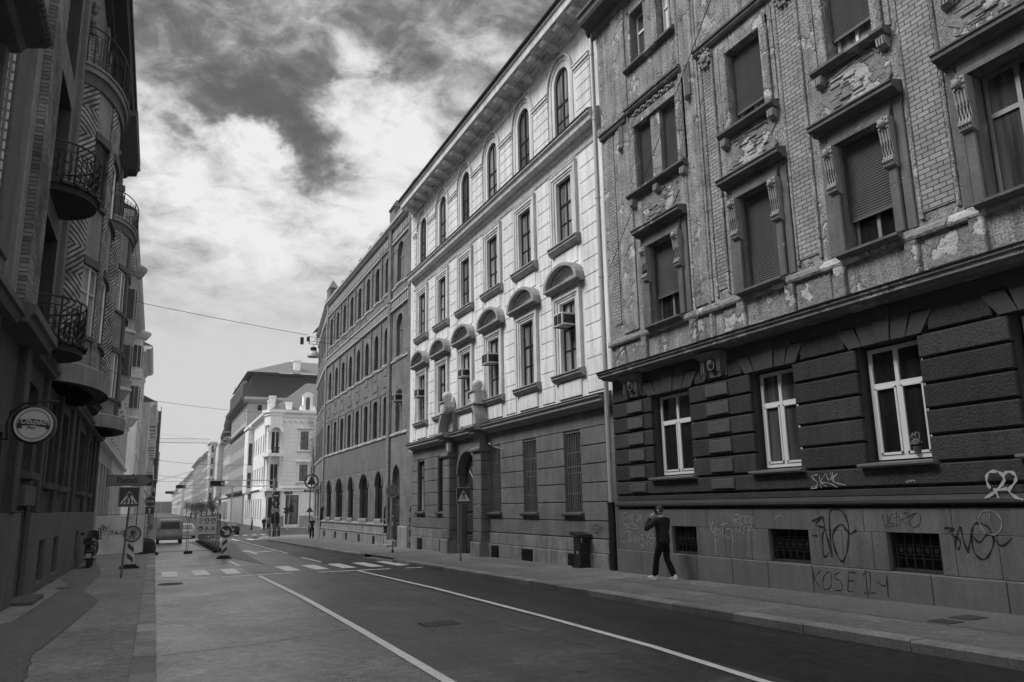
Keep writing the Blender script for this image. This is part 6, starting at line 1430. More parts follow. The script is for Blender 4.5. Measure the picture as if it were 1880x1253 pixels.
# --- round pedestrian sign on striped beacon
def beacon(x,y,g,lab,kind,flip=1,zc=None):
    fr=FF(y); T=thing('roadwork_beacon',lab,'road sign',(x,y,g),'roadwork beacons with round signs')
    b=MB(fr); b.slab(x-.33,x+.33,g,g+.07,-.2,.2,.02); b.slab(x-.24,x+.24,g+.07,g+.14,-.14,.14,.02); b.build('foot','rubber',T)
    b=MB(fr); b.slab(x-.13,x+.13,g+.16,g+.90,-.02,.02,.01); b.slab(x-.03,x+.03,g+.05,g+1.5,-.03,.0,.005); p=b.build('panel','sign_white',T)
    b=MB(fr)
    for k in range(2): z=g+.20+k*.36; b.ext([(x-.11,z+.20),(x+.11,z+0.0),(x+.11,z+.17),(x-.11,z+.37)] if flip>0 else [(x-.11,z),(x+.11,z+.2),(x+.11,z+.37),(x-.11,z+.17)],.021,.025)
    b.build('stripes','sign_dark',p)
    b=MB(fr); r=.31; zc=g+1.24; disc(b,fr,x+.02,zc,r,.03,.05); s=b.build('round_sign','sign_back' if kind=='ped' else 'sign_white',T)
    if kind=='ped':
        b=MB(fr); n=32; b.add([(x+.02+R*math.cos(2*PI*k/n),.053,zc+R*math.sin(2*PI*k/n)) for k in range(n) for R in (.25,.295)],[(2*k,2*k+1,(2*k+3)%(2*n),(2*k+2)%(2*n)) for k in range(n)]); b.build('ring','sign_dark',s)
        pedestrian(fr,x+.02,zc+.0,.40,.054,'sign_black',s)
    else:
        b=MB(fr); disc(b,fr,x+.02,zc,.285,.05,.056); b.build('field','sign_dark',s)
        b=MB(fr); c,s_=math.cos(-.62),math.sin(-.62)
        b.ext([(x+.02+(a*c-q*s_),zc+(a*s_+q*c)) for a,q in [(-.22,-.035),(.06,-.035),(-.03,-.14),(.07,-.14),(.22,0),(.07,.14),(-.03,.14),(.06,.035),(-.22,.035)]],.057,.062); b.build('arrow','sign_white',s)
        b=MB(fr); b.lathe((x,-.02,zc+r),[(.05,0),(.07,.06),(.06,.13),(.001,.16)],10); b.build('lamp','sign_back',T)
    return T
beacon(-.74,33.2,gz(33.2)+.12,'round pedestrian-path sign above a striped beacon on the left pavement','ped')
beacon(3.12,40.5,gz(40.5),'round dark sign with slanting white arrow above a striped beacon in the road','arrow',-1)
# --- construction site: banner fence, mesh panels, safety board, sacks
mat('mesh_wire',.10,.5,.1,3,metal=.2)
fr=FF(47.0); T=thing('banner_fence','light cloth banner with dark lettering closing the left pavement behind the scooter','construction fence',(-1.8,47,gz(47)+.12))
b=MB(fr); nx,nz=16,8; x0,x1,z0,z1=-3.05,-.48,-.38,1.60
b.add([(x0+(x1-x0)*i/nx,.03*math.sin(i*1.1)+.025*math.sin(j*1.7+i*.5),z0+(z1-z0)*j/nz-.03*math.sin(PI*i/nx)*(j==nz)) for j in range(nz+1) for i in range(nx+1)],[(j*(nx+1)+i,j*(nx+1)+i+1,(j+1)*(nx+1)+i+1,(j+1)*(nx+1)+i) for j in range(nz) for i in range(nx)]); b.build('banner','banner_cloth',T,smooth=True)
b=MB(fr); b.tube([(-3.08,-.03,-.45),(-3.08,-.03,1.64),(-.46,-.03,1.64),(-.46,-.03,-.45)],.022,6); b.build('frame','pole_grey',T)
b=MB(fr); b.box(-3.2,-2.8,-.3,.2,-.46,-.34); b.box(-.65,-.25,-.3,.2,-.46,-.34); b.build('foot','rubber',T)
text('TA-GRAD',fr,-1.42,.60,.062,.30,'sign_black',T,bold=.004)
b=MB(fr)
for k,(h0,h1) in enumerate(((-.12,.25),(-.2,.42),(-.05,.34))): x=-2.63+k*.13; b.tube([(x,.065,.72+h0),(x,.065,.72+h1),(x+.1,.065,.72+h1-.05),(x+.1,.065,.72+h1-.3)],.02,4)
b.build('emblem','sign_black',T); b=MB(fr); b.tube([(-2.2,.06,.3+.5*0),(-2.12,.06,.7),(-2.18,.06,1.1)],.01,4); b.build('divider','sign_dark',T)
def fence_panel(p0,p1,z0a,lab,h=2.0,first=False):
    L_=math.hypot(p1[0]-p0[0],p1[1]-p0[1]); ux,uy=(p1[0]-p0[0])/L_,(p1[1]-p0[1])/L_
    T=thing('fence_panel',lab,'construction fence',(p0[0],p0[1],z0a),'wire mesh fence panels round the roadworks')
    f=lambda u,d,z:(p0[0]+ux*u-uy*d,p0[1]+uy*u+ux*d,z0a+z)
    b=MB(f); b.tube([(.03,0,.02),(.03,0,h),(L_-.03,0,h),(L_-.03,0,.02)],.021,6); b.tube([(0.03,0,.12),(L_-.03,0,.12)],.015,5); b.tube([(0.03,0,h*.62),(L_-.03,0,h*.62)],.012,5); b.build('frame','pole_grey',T)
    b=MB(f); n=int(L_/.12)
    for k in range(1,n): u=L_*k/n; b.box(u-.0022,u+.0022,-.002,.002,.12,h)
    for k in range(1,18): z=.12+(h-.12)*k/18; b.box(.03,L_-.03,.002,.006,z-.0022,z+.0022)
    b.build('mesh','mesh_wire',T)
    b=MB(f); b.box(-.15,.25,-.32,.32,-.01,.12) ; b.build('foot','rubber',T)
    return T
fence_panel((.05,48.6),(1.75,48.5),gz(48.5)+.02,'wire mesh panel across the closed lane, left of the two, in front of the van',2.15)
fence_panel((1.78,48.5),(3.4,48.3),gz(48.5)+.02,'wire mesh panel across the closed lane carrying the safety board',2.15)
ORD=['first','second','third','fourth','fifth','sixth','seventh','eighth','ninth']
for k in range(9):
    y=48.6+k*3.1; x=3.45+.02*k; fence_panel((x,y),(x+.02,y+3.0),gz(y)+.02,'%s wire mesh panel running away beside the open lane, counted from the safety board'%ORD[k],2.1)
fr=FF(48.1); T=thing('safety_board','white safety board with six pictograms tied to the wire fence','safety sign',(2.7,48.1,.5)); b=MB(fr); b.box(2.19,3.22,0,.02,.47,1.42); b.build('board','sign_white',T)
for k in range(3):
    for r in range(2):
        u=2.38+k*.325; z=1.22-r*.44; b=MB(fr)
        if r==0 or k==0:
            disc(b,fr,u,z,.125,.021,.026); b.build('round_pictogram','sign_dark' if (r or k!=0) else 'sign_mid',T)
            q=MB(fr); 
            if k==0 and r==0: disc(q,fr,u,z,.10,.027,.03); q.build('pictogram_field','sign_white',T); q=MB(fr); q.ext([(u-.07,z+.02),(u+.06,z+.06),(u+.02,z-.08),(u-.01,z-.01)],.031,.034); q.build('symbol','sign_dark',T)
            elif r: q.ext([(u-.07,z-.06),(u+.07,z-.06),(u+.04,z-.01),(u-.02,z+.0),(u-.03,z+.06),(u-.06,z+.06)],.028,.031); q.build('symbol','sign_white',T)
            else: disc(q,fr,u,z+.03,.05,.027,.031,12); q.ext([(u-.08,z-.08),(u+.08,z-.08),(u+.05,z-.01),(u-.05,z-.01)],.027,.031); q.build('symbol','sign_white',T)
        else:
            tri(b,u,z-.02,.14,.021,.026); b.build('warning_triangle','sign_dark',T); q=MB(fr); tri(q,u,z-.02,.10,.027,.03); q.build('triangle_field','sign_back',T); q=MB(fr); q.box(u-.012,u+.012,.031,.034,z-.03,z+.05); q.box(u-.012,u+.012,.031,.034,z-.07,z-.045); q.build('symbol','sign_dark',T)
        q=MB(fr); q.box(u-.12,u+.12,.021,.024,z-.195,z-.165); q.build('caption_bar','sign_dark' if (k and not r) else 'sign_mid',T)
mat('sack',.035,.9,.4,8,fine=.4,bump=.02,bscale=30)
T=thing('covered_pile','dark netted heap beside the kerb at the foot of the banner','construction pile',(-.35,47.6,gz(47.6)+.12)); b=MB(); g=gz(47.6)+.1
n=20; prof=[(1.0,0),(1.03,.3),(.93,.62),(.72,.74),(.4,.80),(.001,.82)]
random.seed(2); vs=[]
for r,z in prof:
    for j in range(n): a=2*PI*j/n; q=1+random.uniform(-.05,.05); e=lambda t:math.copysign(abs(t)**.45,t); vs.append((-.42+.56*r*q*e(math.cos(a)),47.75+.5*r*q*e(math.sin(a)),g+z+random.uniform(-.02,.02)))
b.add(vs,[(i*n+j,i*n+(j+1)%n,(i+1)*n+(j+1)%n,(i+1)*n+j) for i in range(len(prof)-1) for j in range(n)]); b.build('netting','sack',T)
b=MB(); b.box(-1.1,.12,47.2,48.3,g-.0,g+.08); b.build('pallet','dark_metal',T)
# --- stop sign with arrow plate, further left
fr=FF(60); T=thing('sign_post','round STOP sign above a square arrow plate, left side beyond the banner','road sign',(-.38,60,gz(60)+.12)); b=MB(fr); b.tube([(-.37,-.03,gz(60)+.1),(-.37,-.03,2.75)],.03,6); b.build('post','pole_grey',T)
b=MB(fr); disc(b,fr,-.36,2.43,.34,0,.02,8); s=b.build('stop_sign','sign_dark',T); text('STOP',fr,-.36,2.35,.025,.22,'sign_white',s,bold=.003)
b=MB(fr); b.box(-.62,-.10,0,.02,1.6,2.06); s=b.build('arrow_plate','sign_dark',T); b=MB(fr); b.ext([(-.39,1.65),(-.33,1.65),(-.33,1.85),(-.25,1.85),(-.36,2.0),(-.47,1.85),(-.39,1.85)],.022,.026); b.build('arrow','sign_white',s)
# --- right pavement: round no-stopping sign, crossing sign, bin
Y=36.6; fr=FF(Y); g=gz(Y)+.12; T=thing('sign_post','round no-stopping sign with crossed face on a thin pole before the brick building','road sign',(10.24,Y,g)); b=MB(fr); b.tube([(10.24,0,g),(10.2,0,2.75)],.03,8,m=0); b.build('post','pole_grey',T); b=MB(fr); b.lathe((10.24,0,g),[(.06,0),(.06,.1),(.04,.12)],10); b.build('foot','dark_metal',T)
b=MB(fr); disc(b,fr,10.17,2.50,.32,.03,.05); s=b.build('round_sign','sign_mid',T); b=MB(fr); n=32; b.add([(10.17+R*math.cos(2*PI*k/n),.053,2.5+R*math.sin(2*PI*k/n)) for k in range(n) for R in (.27,.315)],[(2*k,2*k+1,(2*k+3)%(2*n),(2*k+2)%(2*n)) for k in range(n)])
for sg in (1,-1): b.ext([(10.17-.2-.02,2.5-.2*sg),(10.17-.2+.02,2.5-.2*sg-.02*sg),(10.17+.2+.02,2.5+.2*sg),(10.17+.2-.02,2.5+.2*sg+.02*sg)],.052,.056)
b.build('cross','sign_back',s)
b=MB(fr)
for z,h in ((.2,.12),(.9,.2),(1.3,.1)): b.lathe((10.225,0,z),[(.036,0),(.036,h)],8)
b.build('sticker','sign_white',T)
Y=27.9; fr=FF(Y); g=gz(Y)+.12; T=thing('sign_post','square pedestrian crossing sign on a pole in front of the dark portal','road sign',(10.38,Y,g)); b=MB(fr); b.tube([(10.38,0,g),(10.42,0,1.95)],.032,8); b.lathe((10.38,0,g),[(.055,0),(.055,.14),(.04,.16)],10); b.build('post','pole_grey',T)
b=MB(fr); b.slab(10.20,10.78,1.84,2.44,.03,.05,.004); s=b.build('crossing_sign','sign_back',T); b=MB(fr); b.box(10.215,10.765,.05,.055,1.855,2.425); b.build('sign_field','sign_dark',s); b=MB(fr); tri(b,10.49,2.08,.25,.056,.06); b.build('triangle','sign_white',s); pedestrian(fr,10.49,2.14,.34,.064,'sign_black',s)
b=MB(fr); tri(b,10.49,2.085,.17,.0605,.063); 
g=gz(21.7)+.12; T=thing('litter_bin','black square litter bin with a tilted lid against the pale house base','litter bin',(12.0,21.7,g)); b=MB(); b.box(11.86,12.2,21.5,21.9,g+.06,g+.72); b.box(11.8,12.24,21.45,21.95,g,g+.06); b.box(11.86,11.9,21.5,21.9,g+.72,g+.92); b.box(12.16,12.2,21.5,21.9,g+.72,g+.92); b.build('bin_body','bin_dark',T)
b=MB(); b.add([(11.78,21.42,g+.90),(12.26,21.42,g+.90),(12.26,21.98,g+.98),(11.78,21.98,g+.98),(11.78,21.42,g+.98),(12.26,21.42,g+.98),(12.26,21.98,g+1.06),(11.78,21.98,g+1.06)],[(0,1,2,3),(4,5,6,7),(0,1,5,4),(1,2,6,5),(2,3,7,6),(3,0,4,7)]); b.build('lid','bin_dark',T)
b=MB(); b.lathe((11.857,21.66,g+.45),[(.001,0),(.05,0),(.05,-.004),(.001,-.004)],10,axis='X'); b.lathe((11.857,21.72,g+.85),[(.001,0),(.03,0),(.03,-.004)],8,axis='X'); b.build('sticker','sign_back',T)
# --- traffic island: post with signs, signals, bollards
Y=79; fr=FF(Y); g=gz(Y)+.12; k=79/76
T=thing('sign_post','thick post at the pavement corner with no-entry and arrow signs over signals','road sign',(10.45,Y,g)); b=MB(fr); b.lathe((10.45,0,g),[(.26,0),(.22,.5),(.17,2.6),(.15,2.8)],12); b.tube([(10.45,0,g+2.6),(10.45,0,5.0)],.05,6); b.build('post','pole_grey',T)
b=MB(fr); disc(b,fr,10.5,3.0,.36,.2,.23); s=b.build('no_entry_sign','sign_dark',T); b=MB(fr); b.box(10.27,10.73,.231,.24,2.94,3.06); b.build('bar','sign_white',s)
b=MB(fr); disc(b,fr,10.5,2.28-.05,.36,.2,.23); s=b.build('arrow_sign','sign_dark',T); b=MB(fr); b.ext([(10.47,2.0),(10.53,2.0),(10.53,2.25),(10.63,2.25),(10.5,2.45),(10.37,2.25),(10.47,2.25)],.231,.24); b.build('arrow','sign_white',s); b=MB(fr); b.box(10.1,10.9,.2,.22,1.48,1.8); b.build('plate','sign_back',T)
b=MB(fr)
for z in (.55,.85,1.15): 
    for x in (10.25,10.75): b.lathe((x,.15,z),[(.13,0),(.14,.05),(.12,.28)],10,axis='Y')
b.slab(10.1,10.9,.4,1.35,-.1,.15,.05); b.build('signal_head','black',T)
for i,(x,y) in enumerate(((10.05,78.6),(10.3,78.2),(10.75,78.4),(10.95,78.9))):
    gg=gz(y)+.12; t=thing('bollard',['dark bollard left of the thick signal post','dark bollard before the thick signal post','dark bollard right of the thick signal post','dark bollard behind and right of the thick signal post'][i],'bollard',(x,y,gg),'bollards round the signal post'); b=MB(); b.lathe((x,y,gg),[(.06,0),(.05,.75),(.07,.78),(.06,.86),(.001,.92)],10); b.build('shaft','black',t); b=MB(); b.lathe((x,y,gg),[(.066,.6),(.066,.7)],10); b.build('reflector','sign_back',t)
Y=110; fr=FF(Y); T=thing('traffic_light','twin black traffic signal on a thin pole before the white corner house','traffic light',(16.3,Y,-1.1)); b=MB(fr); b.tube([(16.3,0,-1.1),(16.35,0,1.3)],.06,6); b.tube([(16.35,0,1.9),(16.45,0,4.2)],.03,5); b.build('pole','light_metal',T); b=MB(fr); b.slab(15.9,16.35,1.1,1.95,-.1,.15,.04); b.slab(16.45,16.85,1.3,2.2,-.1,.15,.04)
for x,z in ((15.8,1.3),(15.8,1.7),(16.95,1.5),(16.95,1.9),(16.6,2.3)): b.lathe((x,0,z),[(.12,0),(.14,.05),(.12,.2)],8,axis='Y')
b.build('signal_head','black',T)
# overhead mast arms with signal boxes
for i,(x0,x1,y,z,lab) in enumerate(((4.6,10.4,80,4.2,'nearest signal gantry arm with a dark box lamp at its tip'),(3.4,14.0,170,6.3,'second signal gantry arm further down the street'),(2.4,14.5,260,7.0,'farthest signal gantry arm down the street'))):
    T=thing('signal_gantry',lab,'traffic light',(x1,y,gz(y)),'signal gantries over the road'); fr=FF(y); b=MB(fr)
    for q in (0,.55): b.tube([(x0,0,z+q-.25),(x1,0,z+q-.25)],.045 if y<100 else .06,5)
    b.tube([(x1,0,gz(y)),(x1,0,z+.5)],.07*(1+y/200),6); b.build('arm','light_metal',T)
    b=MB(fr); w=1.25*(y/80)**.5; b.slab(x0,x0+w,z-.2,z+.25*(y/80)**.5,-.1,.25,.03); b.build('signal_box','black',T)
    b=MB(fr); b.lathe((x0+w*.85,.25,z),[(.15,0),(.17,.03),(.001,.03)],12,axis='Y'); b.build('signal_lens','sign_back',T)
# shop sign hanging from the brick building
Y=64; fr=FF(Y); T=thing('shop_sign','round fir-tree emblem over white lettering, hanging off the brick building','shop sign',(11.25,Y,3.3)); b=MB(fr); n=36
for R0,R1 in ((.46,.56),): b.add([(11.2+R*math.cos(2*PI*k/n),d,3.86+R*math.sin(2*PI*k/n)) for d in (-.05,.05) for k in range(n) for R in (R0,R1)],[(2*k,2*k+1,(2*k+3)%(2*n),(2*k+2)%(2*n)) for k in range(n)]+[(2*n+2*k,2*n+2*k+1,2*n+(2*k+3)%(2*n),2*n+(2*k+2)%(2*n)) for k in range(n)]+[(2*k+1,(2*k+3)%(2*n),2*n+(2*k+3)%(2*n),2*n+2*k+1) for k in range(n)]+[(2*k,(2*k+2)%(2*n),2*n+(2*k+2)%(2*n),2*n+2*k) for k in range(n)])
b.build('ring','sign_dark',T); b=MB(fr); b.ext([(11.2,4.32),(11.34,4.02),(11.40,3.93),(11.50,3.72),(11.6,3.62),(11.24,3.60),(11.24,3.42),(11.16,3.42),(11.16,3.60),(10.8,3.62),(10.9,3.72),(11.0,3.93),(11.06,4.02)],-.04,.04); b.build('fir_tree','sign_dark',T)
b=MB(fr); b.box(10.62,11.78,-.04,.02,3.0,3.2); b.build('letter_box','pole_grey',T); text('SPAR',fr,11.2,3.02,.03,.23,'sign_white',T,bold=.006,sx=1.55)
b=MB(fr); b.tube([(11.75,0,3.9),(12.5,0,3.9)],.03,6); b.tube([(11.75,0,3.1),(12.5,0,3.1)],.03,6); b.tube([(12.0,0,3.1),(12.0,0,3.9)],.03,6); b.build('bracket','light_metal',T)
Y=96; fr=FF(Y); T=thing('warning_sign','triangular sign seen from behind on a dark pole, above the walking man in a t-shirt','road sign',(16.6,Y,-1.1)); b=MB(fr); tri(b,16.7,1.55,.45,0,.03); b.build('triangle_back','sign_back',T); b=MB(fr); tri(b,16.7,1.53,.38,.031,.04); b.build('triangle_face','sign_dark',T); b=MB(fr); b.tube([(16.7,-.05,-1.1),(16.7,-.05,4.2)],.07,6); b.build('post','black',T)
# --- suspended street lamp and wires
Y=50; fr=FF(Y); T=thing('street_lamp','bell-shaped street lamp suspended on wires over the road','street lamp',(8.6,Y,11.3)); cx=8.6
b=MB(fr); b.lathe((cx,0,11.25),[(.36,0),(.39,.02),(.38,.08),(.34,.24),(.24,.38),(.2,.40)],20); b.build('shade','light_metal',T); b=MB(fr); b.lathe((cx,0,11.65),[(.19,0),(.20,.22),(.15,.25),(.001,.28)],14); b.build('housing','dark_metal',T); b=MB(fr); b.lathe((cx,0,11.27),[(.001,-.05),(.2,-.03),(.34,.0)],16); b.build('lens','glass_mid',T)
b=MB(fr); b.tube([(cx,0,11.93),(cx,0,12.1)],.02,5); b.tube([(8.3,0,12.12),(8.95,0,12.08)],.018,5); b.tube([(8.3,0,12.12),(8.3,0,12.3)],.03,5); b.tube([(8.8,0,12.1),(8.8,0,12.55)],.035,5); b.tube([(8.25,0,12.3),(9.9,0,12.2)],.015,5); b.tube([(8.2,0,12.6),(8.8,0,12.55)],.015,5); b.box(8.15,8.33,-.08,.08,12.28,12.55); b.box(7.75,7.95,-.08,.08,12.05,12.5); b.build('hanger','dark_metal',T)
def wire(pts,r,lab,sag=0.,n=14):
    p0,p1=Vector(pts[0]),Vector(pts[1]); Q=[]
    for k in range(n+1): t=k/n; p=p0.lerp(p1,t); p.z-=4*sag*t*(1-t); Q.append(tuple(p))
    b=MB(); b.tube(Q,r,5,cap=False); o=b.build('overhead_wire','dark_metal'); tag(o,lab,'wire','overhead wires')
wire([(-2.7,50,14.1),(8.2,50,12.68)],.016,'wire from the left houses to the suspended street lamp',.05)
wire([(8.8,50,12.55),(12.5,50,12.8)],.016,'short wire from the suspended street lamp to the brick building',.03)
wire([(11.25,20,17.3),(8.6,50,12.3)],.014,'long wire crossing the pale facade down to the street lamp',.1)
wire([(11.7,24,16.9),(8.8,50,12.5)],.013,'second long wire crossing the pale facade below the eaves',.3)
wire([(10.46,12,12.75),(12.05,19.35,8.72)],.010,'thin wire slanting over the grey apartment house',.02)
wire([(-1.5,60,9.5),(13.5,84,11.6)],.014,'thin wire over the street below the lamp wire',.3)
wire([(-1.3,150,10.6),(16,150,9.7)],.03,'distant wire over the street, upper',.5)
wire([(-1.2,190,9.6),(16,200,8.9)],.035,'distant wire over the street, middle',.5)
wire([(-.8,240,9.8),(16,240,10.2)],.04,'distant wire over the street, lower',.3)
wire([(-1.2,170,7.2),(16,215,14.5)],.035,'distant wire rising towards the domed house',.3)
# ================================================================ scooter
mat('scooter_black',.012,.18,.1,4,spec=.6); mat('tail_red',.08,.2,.1); mat('chrome',.5,.15,.05,4,metal=1.)
g=gz(35.4)+.12; ox,oy=-2.2,35.4
T=thing('motor_scooter','black motor scooter parked with its back to the camera beside the dark house wall','scooter',(ox,oy,g))
sf=lambda u,d,z:(ox+u,oy+d,g+z)   # u right, d away from the camera (scooter points away)
def loft(b,secs,m=0,n=16,e=.7):  # secs: (d, halfwidth, zlow, zhigh, uoff)
    vs=[]
    for d,w,z0,z1,uo in secs:
        for j in range(n):
            a=2*PI*j/n; c,s=math.cos(a),math.sin(a); vs.append((uo+w*math.copysign(abs(c)**e,c),d,(z0+z1)/2+(z1-z0)/2*math.copysign(abs(s)**e,s)))
    k=len(secs); b.add(vs,[(i*n+j,i*n+(j+1)%n,(i+1)*n+(j+1)%n,(i+1)*n+j) for i in range(k-1) for j in range(n)]+[tuple(range(n)),tuple(range((k-1)*n,k*n))],m,True)
b=MB(sf); loft(b,[(-.72,.10,.55,.78,0),(-.6,.17,.45,.84,0),(-.3,.20,.38,.80,0),(0,.19,.36,.72,0),(.2,.13,.30,.45,0)]); loft(b,[(.15,.2,.24,.36,0),(.55,.2,.26,.36,0)]); loft(b,[(.5,.17,.3,.9,0),(.62,.24,.4,1.05,0),(.72,.18,.45,1.0,0),(.8,.08,.6,.8,0)]); b.build('body','scooter_black',T)
b=MB(sf); loft(b,[(-.55,.12,.80,.86,0),(-.2,.17,.80,.92,0),(.1,.13,.74,.84,0)]); b.build('seat','rubber',T)
b=MB(sf); loft(b,[(-1.0,.18,.88,1.05,0),(-.85,.23,.86,1.14,0),(-.62,.21,.86,1.12,0),(-.55,.1,.9,1.05,0)]); b.build('top_box','scooter_black',T)
for d in (-.55,.78):
    b=MB(sf); b.lathe((0,d,.28),[(.15,-.06),(.24,-.065),(.28,-.03),(.28,.03),(.24,.065),(.15,.06)],22,axis='X'); w=b.build('wheel','rubber',T); b=MB(sf); b.lathe((0,d,.28),[(.001,-.05),(.15,-.05),(.15,.05),(.001,.05)],16,axis='X'); b.build('rim','grey_metal',w)
b=MB(sf); b.slab(-.10,.10,.40,.56,-.86,-.84,.003); b.fr=sf; b.build('number_plate','sign_white',T); text('ZG 51',lambda u,d,z:(ox+u,oy-.865-d,g+z),0,.45,0,.075,'sign_black',T)
b=MB(sf); loft(b,[(-.80,.10,.60,.68,0),(-.72,.12,.58,.70,0)]); b.build('tail_light','tail_red',T)
b=MB(sf); b.tube([(-.36,.50,1.06),(-.1,.58,1.02),(.1,.58,1.02),(.36,.50,1.06)],.02,7); b.tube([(0,.58,1.0),(0,.78,.28)],.03,7); b.build('handlebar','dark_metal',T)
for s in (-1,1):
    b=MB(sf); b.tube([(s*.26,.54,1.05),(s*.34,.5,1.24)],.01,5); b.build('mirror_arm','chrome',T); b=MB(sf); loft(b,[(.48,.07,1.2,1.32,s*.36),(.52,.05,1.22,1.30,s*.36)]); b.build('mirror','chrome' if s>0 else 'scooter_black',T)
b=MB(sf); b.add([(-.24,.68,1.0),(.24,.68,1.0),(.20,.58,1.36),(-.20,.58,1.36),(0,.74,1.0),(0,.64,1.4)],[(0,4,5,3),(4,1,2,5)]); b.build('windscreen','glass_mid',T)
b=MB(sf); b.tube([(.17,-.2,.3),(.19,-.5,.32),(.2,-.82,.42)],.05,10,rr=[.03,.055,.05]); b.build('exhaust','grey_metal',T); b=MB(sf); b.tube([(-.05,-.15,.3),(-.18,-.1,.02)],.012,5); b.build('side_stand','dark_metal',T)
# ================================================================ vehicles
def vehicle(name,lab,cx,cy,ang,L_,Wd,secs,glassz,paint,kind,plate='ZG 482-KT'):
    g=gz(cy); ca,sa=math.cos(ang),math.sin(ang); f=lambda u,d,z:(cx+u*ca+d*sa,cy-u*sa+d*ca,g+z)
    T=thing(name,lab,kind,(cx,cy,g)); b=MB(f); vs=[]; hw=Wd/2; n=0
    for d,zb,zh,zr,rw in secs:   # d along, sill, belt, roof, roof halfwidth factor
        ring=[(-hw*.96,zb),(-hw,zb+.25),(-hw*.99,zh-.05),(-hw*.94,zh),(-hw*rw,max(zr-.06,zh)),(-hw*(rw-.1),zr),(hw*(rw-.1),zr),(hw*rw,max(zr-.06,zh)),(hw*.94,zh),(hw*.99,zh-.05),(hw,zb+.25),(hw*.96,zb)]; n=len(ring); vs+=[(u,d,z) for u,z in ring]
    k=len(secs); fs=[(i*n+j,i*n+j+1,(i+1)*n+j+1,(i+1)*n+j) for i in range(k-1) for j in range(n-1)]+[(i*n,(i+1)*n,(i+1)*n+n-1,i*n+n-1) for i in range(k-1)]+[tuple(range(n)),tuple(range((k-1)*n,k*n))]
    b.add(vs,fs,0,True); b.build('body',paint,T)
    return T,f,hw,g
def wheels(T,f,hw,ds,r):
    for d in ds:
        for s in (-1,1):
            b=MB(f); b.lathe((s*(hw-.1),d,r),[(r*.6,-.11),(r*.95,-.11),(r,-.07),(r,.07),(r*.95,.11),(r*.6,.11)],20,axis='X'); w=b.build('wheel','rubber',T); b=MB(f); b.lathe((s*(hw-.1),d,r),[(.001,-.09),(r*.6,-.1),(r*.6,.1),(.001,.09)],14,axis='X'); b.build('rim','grey_metal',w)
mat('van_paint',.34,.3,.08,1.5,spec=.5); mat('car_black',.015,.2,.05,2,spec=.6); mat('car_white',.55,.3,.05,2,spec=.5)
T,f,hw,g=vehicle('van','light grey passenger van behind the wire fence, seen from behind',1.2,73,0,4.9,1.92,[(-2.42,.45,.98,1.0,.86),(-2.38,.35,1.08,1.86,.86),(-2.25,.32,1.12,1.94,.84),(.9,.3,1.12,1.96,.84),(1.5,.3,1.08,1.5,.8),(2.0,.3,1.0,1.08,.8),(2.42,.35,.8,.85,.8)],0,'van_paint','van')
wheels(T,f,hw,(-1.5,1.5),.32)
b=MB(f); b.ext([(-.74,1.18),(.74,1.18),(.68,1.76),(-.68,1.76)],-2.425,-2.40); b.build('rear_window','glass_dark',T)
b=MB(f); 
for s in (-1,1): b.box(*sorted((s*(hw+.0),s*(hw-.02)))  ,-1.9,.8,1.2,1.72)
b.build('side_window','glass_dark',T)
for s in (-1,1): b=MB(f); b.slab(s*.86-.07,s*.86+.07,.85,1.25,-2.46,-2.38,.02) ; b.build('tail_light','tail_red',T)
b=MB(f); b.slab(-.95,.95,.36,.60,-2.56,-2.4,.03); b.build('bumper','dark_metal',T); b=MB(f); b.box(-.26,.26,-2.455,-2.43,.80,.91); b.build('number_plate','sign_white',T)
car=[(-2.1,.4,.8,.82,.8),(-2.05,.3,.95,1.0,.8),(-1.75,.28,1.0,1.2,.72),(-1.2,.25,.98,1.46,.72),(.1,.25,.95,1.48,.74),(.8,.25,.92,1.0,.76),(1.7,.28,.85,.86,.8),(2.1,.35,.65,.68,.8)]
T,f,hw,g=vehicle('car','black car driving away in the open lane past the roadworks',8.4,102,0,4.2,1.8,car,0,'car_black','car'); wheels(T,f,hw,(-1.3,1.3),.31)
b=MB(f); b.add([(-.62,-2.02,1.02),(.62,-2.02,1.02),(.52,-1.42,1.40),(-.52,-1.42,1.40)],[(0,1,2,3)]); b.v=[(x,y-.03,z+.03) for x,y,z in b.v]; b.build('rear_window','glass_mid',T)
b=MB(f); b.box(-.26,.26,-2.13,-2.11,.62,.73); b.build('number_plate','sign_white',T)
for s in (-1,1): b=MB(f); b.slab(s*.72-.12,s*.72+.12,.75,.9,-2.14,-2.04,.02); b.build('tail_light','tail_red',T)
T,f,hw,g=vehicle('car','white parked car half hidden behind the van and the fence',3.1,92,0,4.2,1.75,car,0,'car_white','car'); wheels(T,f,hw,(-1.3,1.3),.31)
b=MB(f); b.add([(-.62,-2.05,1.05),(.62,-2.05,1.05),(.52,-1.45,1.43),(-.52,-1.45,1.43)],[(0,1,2,3)]); b.build('rear_window','glass_mid',T); b=MB(f); b.box(-.26,.26,-2.13,-2.11,.62,.73); b.build('number_plate','sign_back',T)
for s in (-1,1): b=MB(f); b.slab(s*.72-.12,s*.72+.12,.75,.9,-2.14,-2.04,.02); b.build('tail_light','tail_red',T)
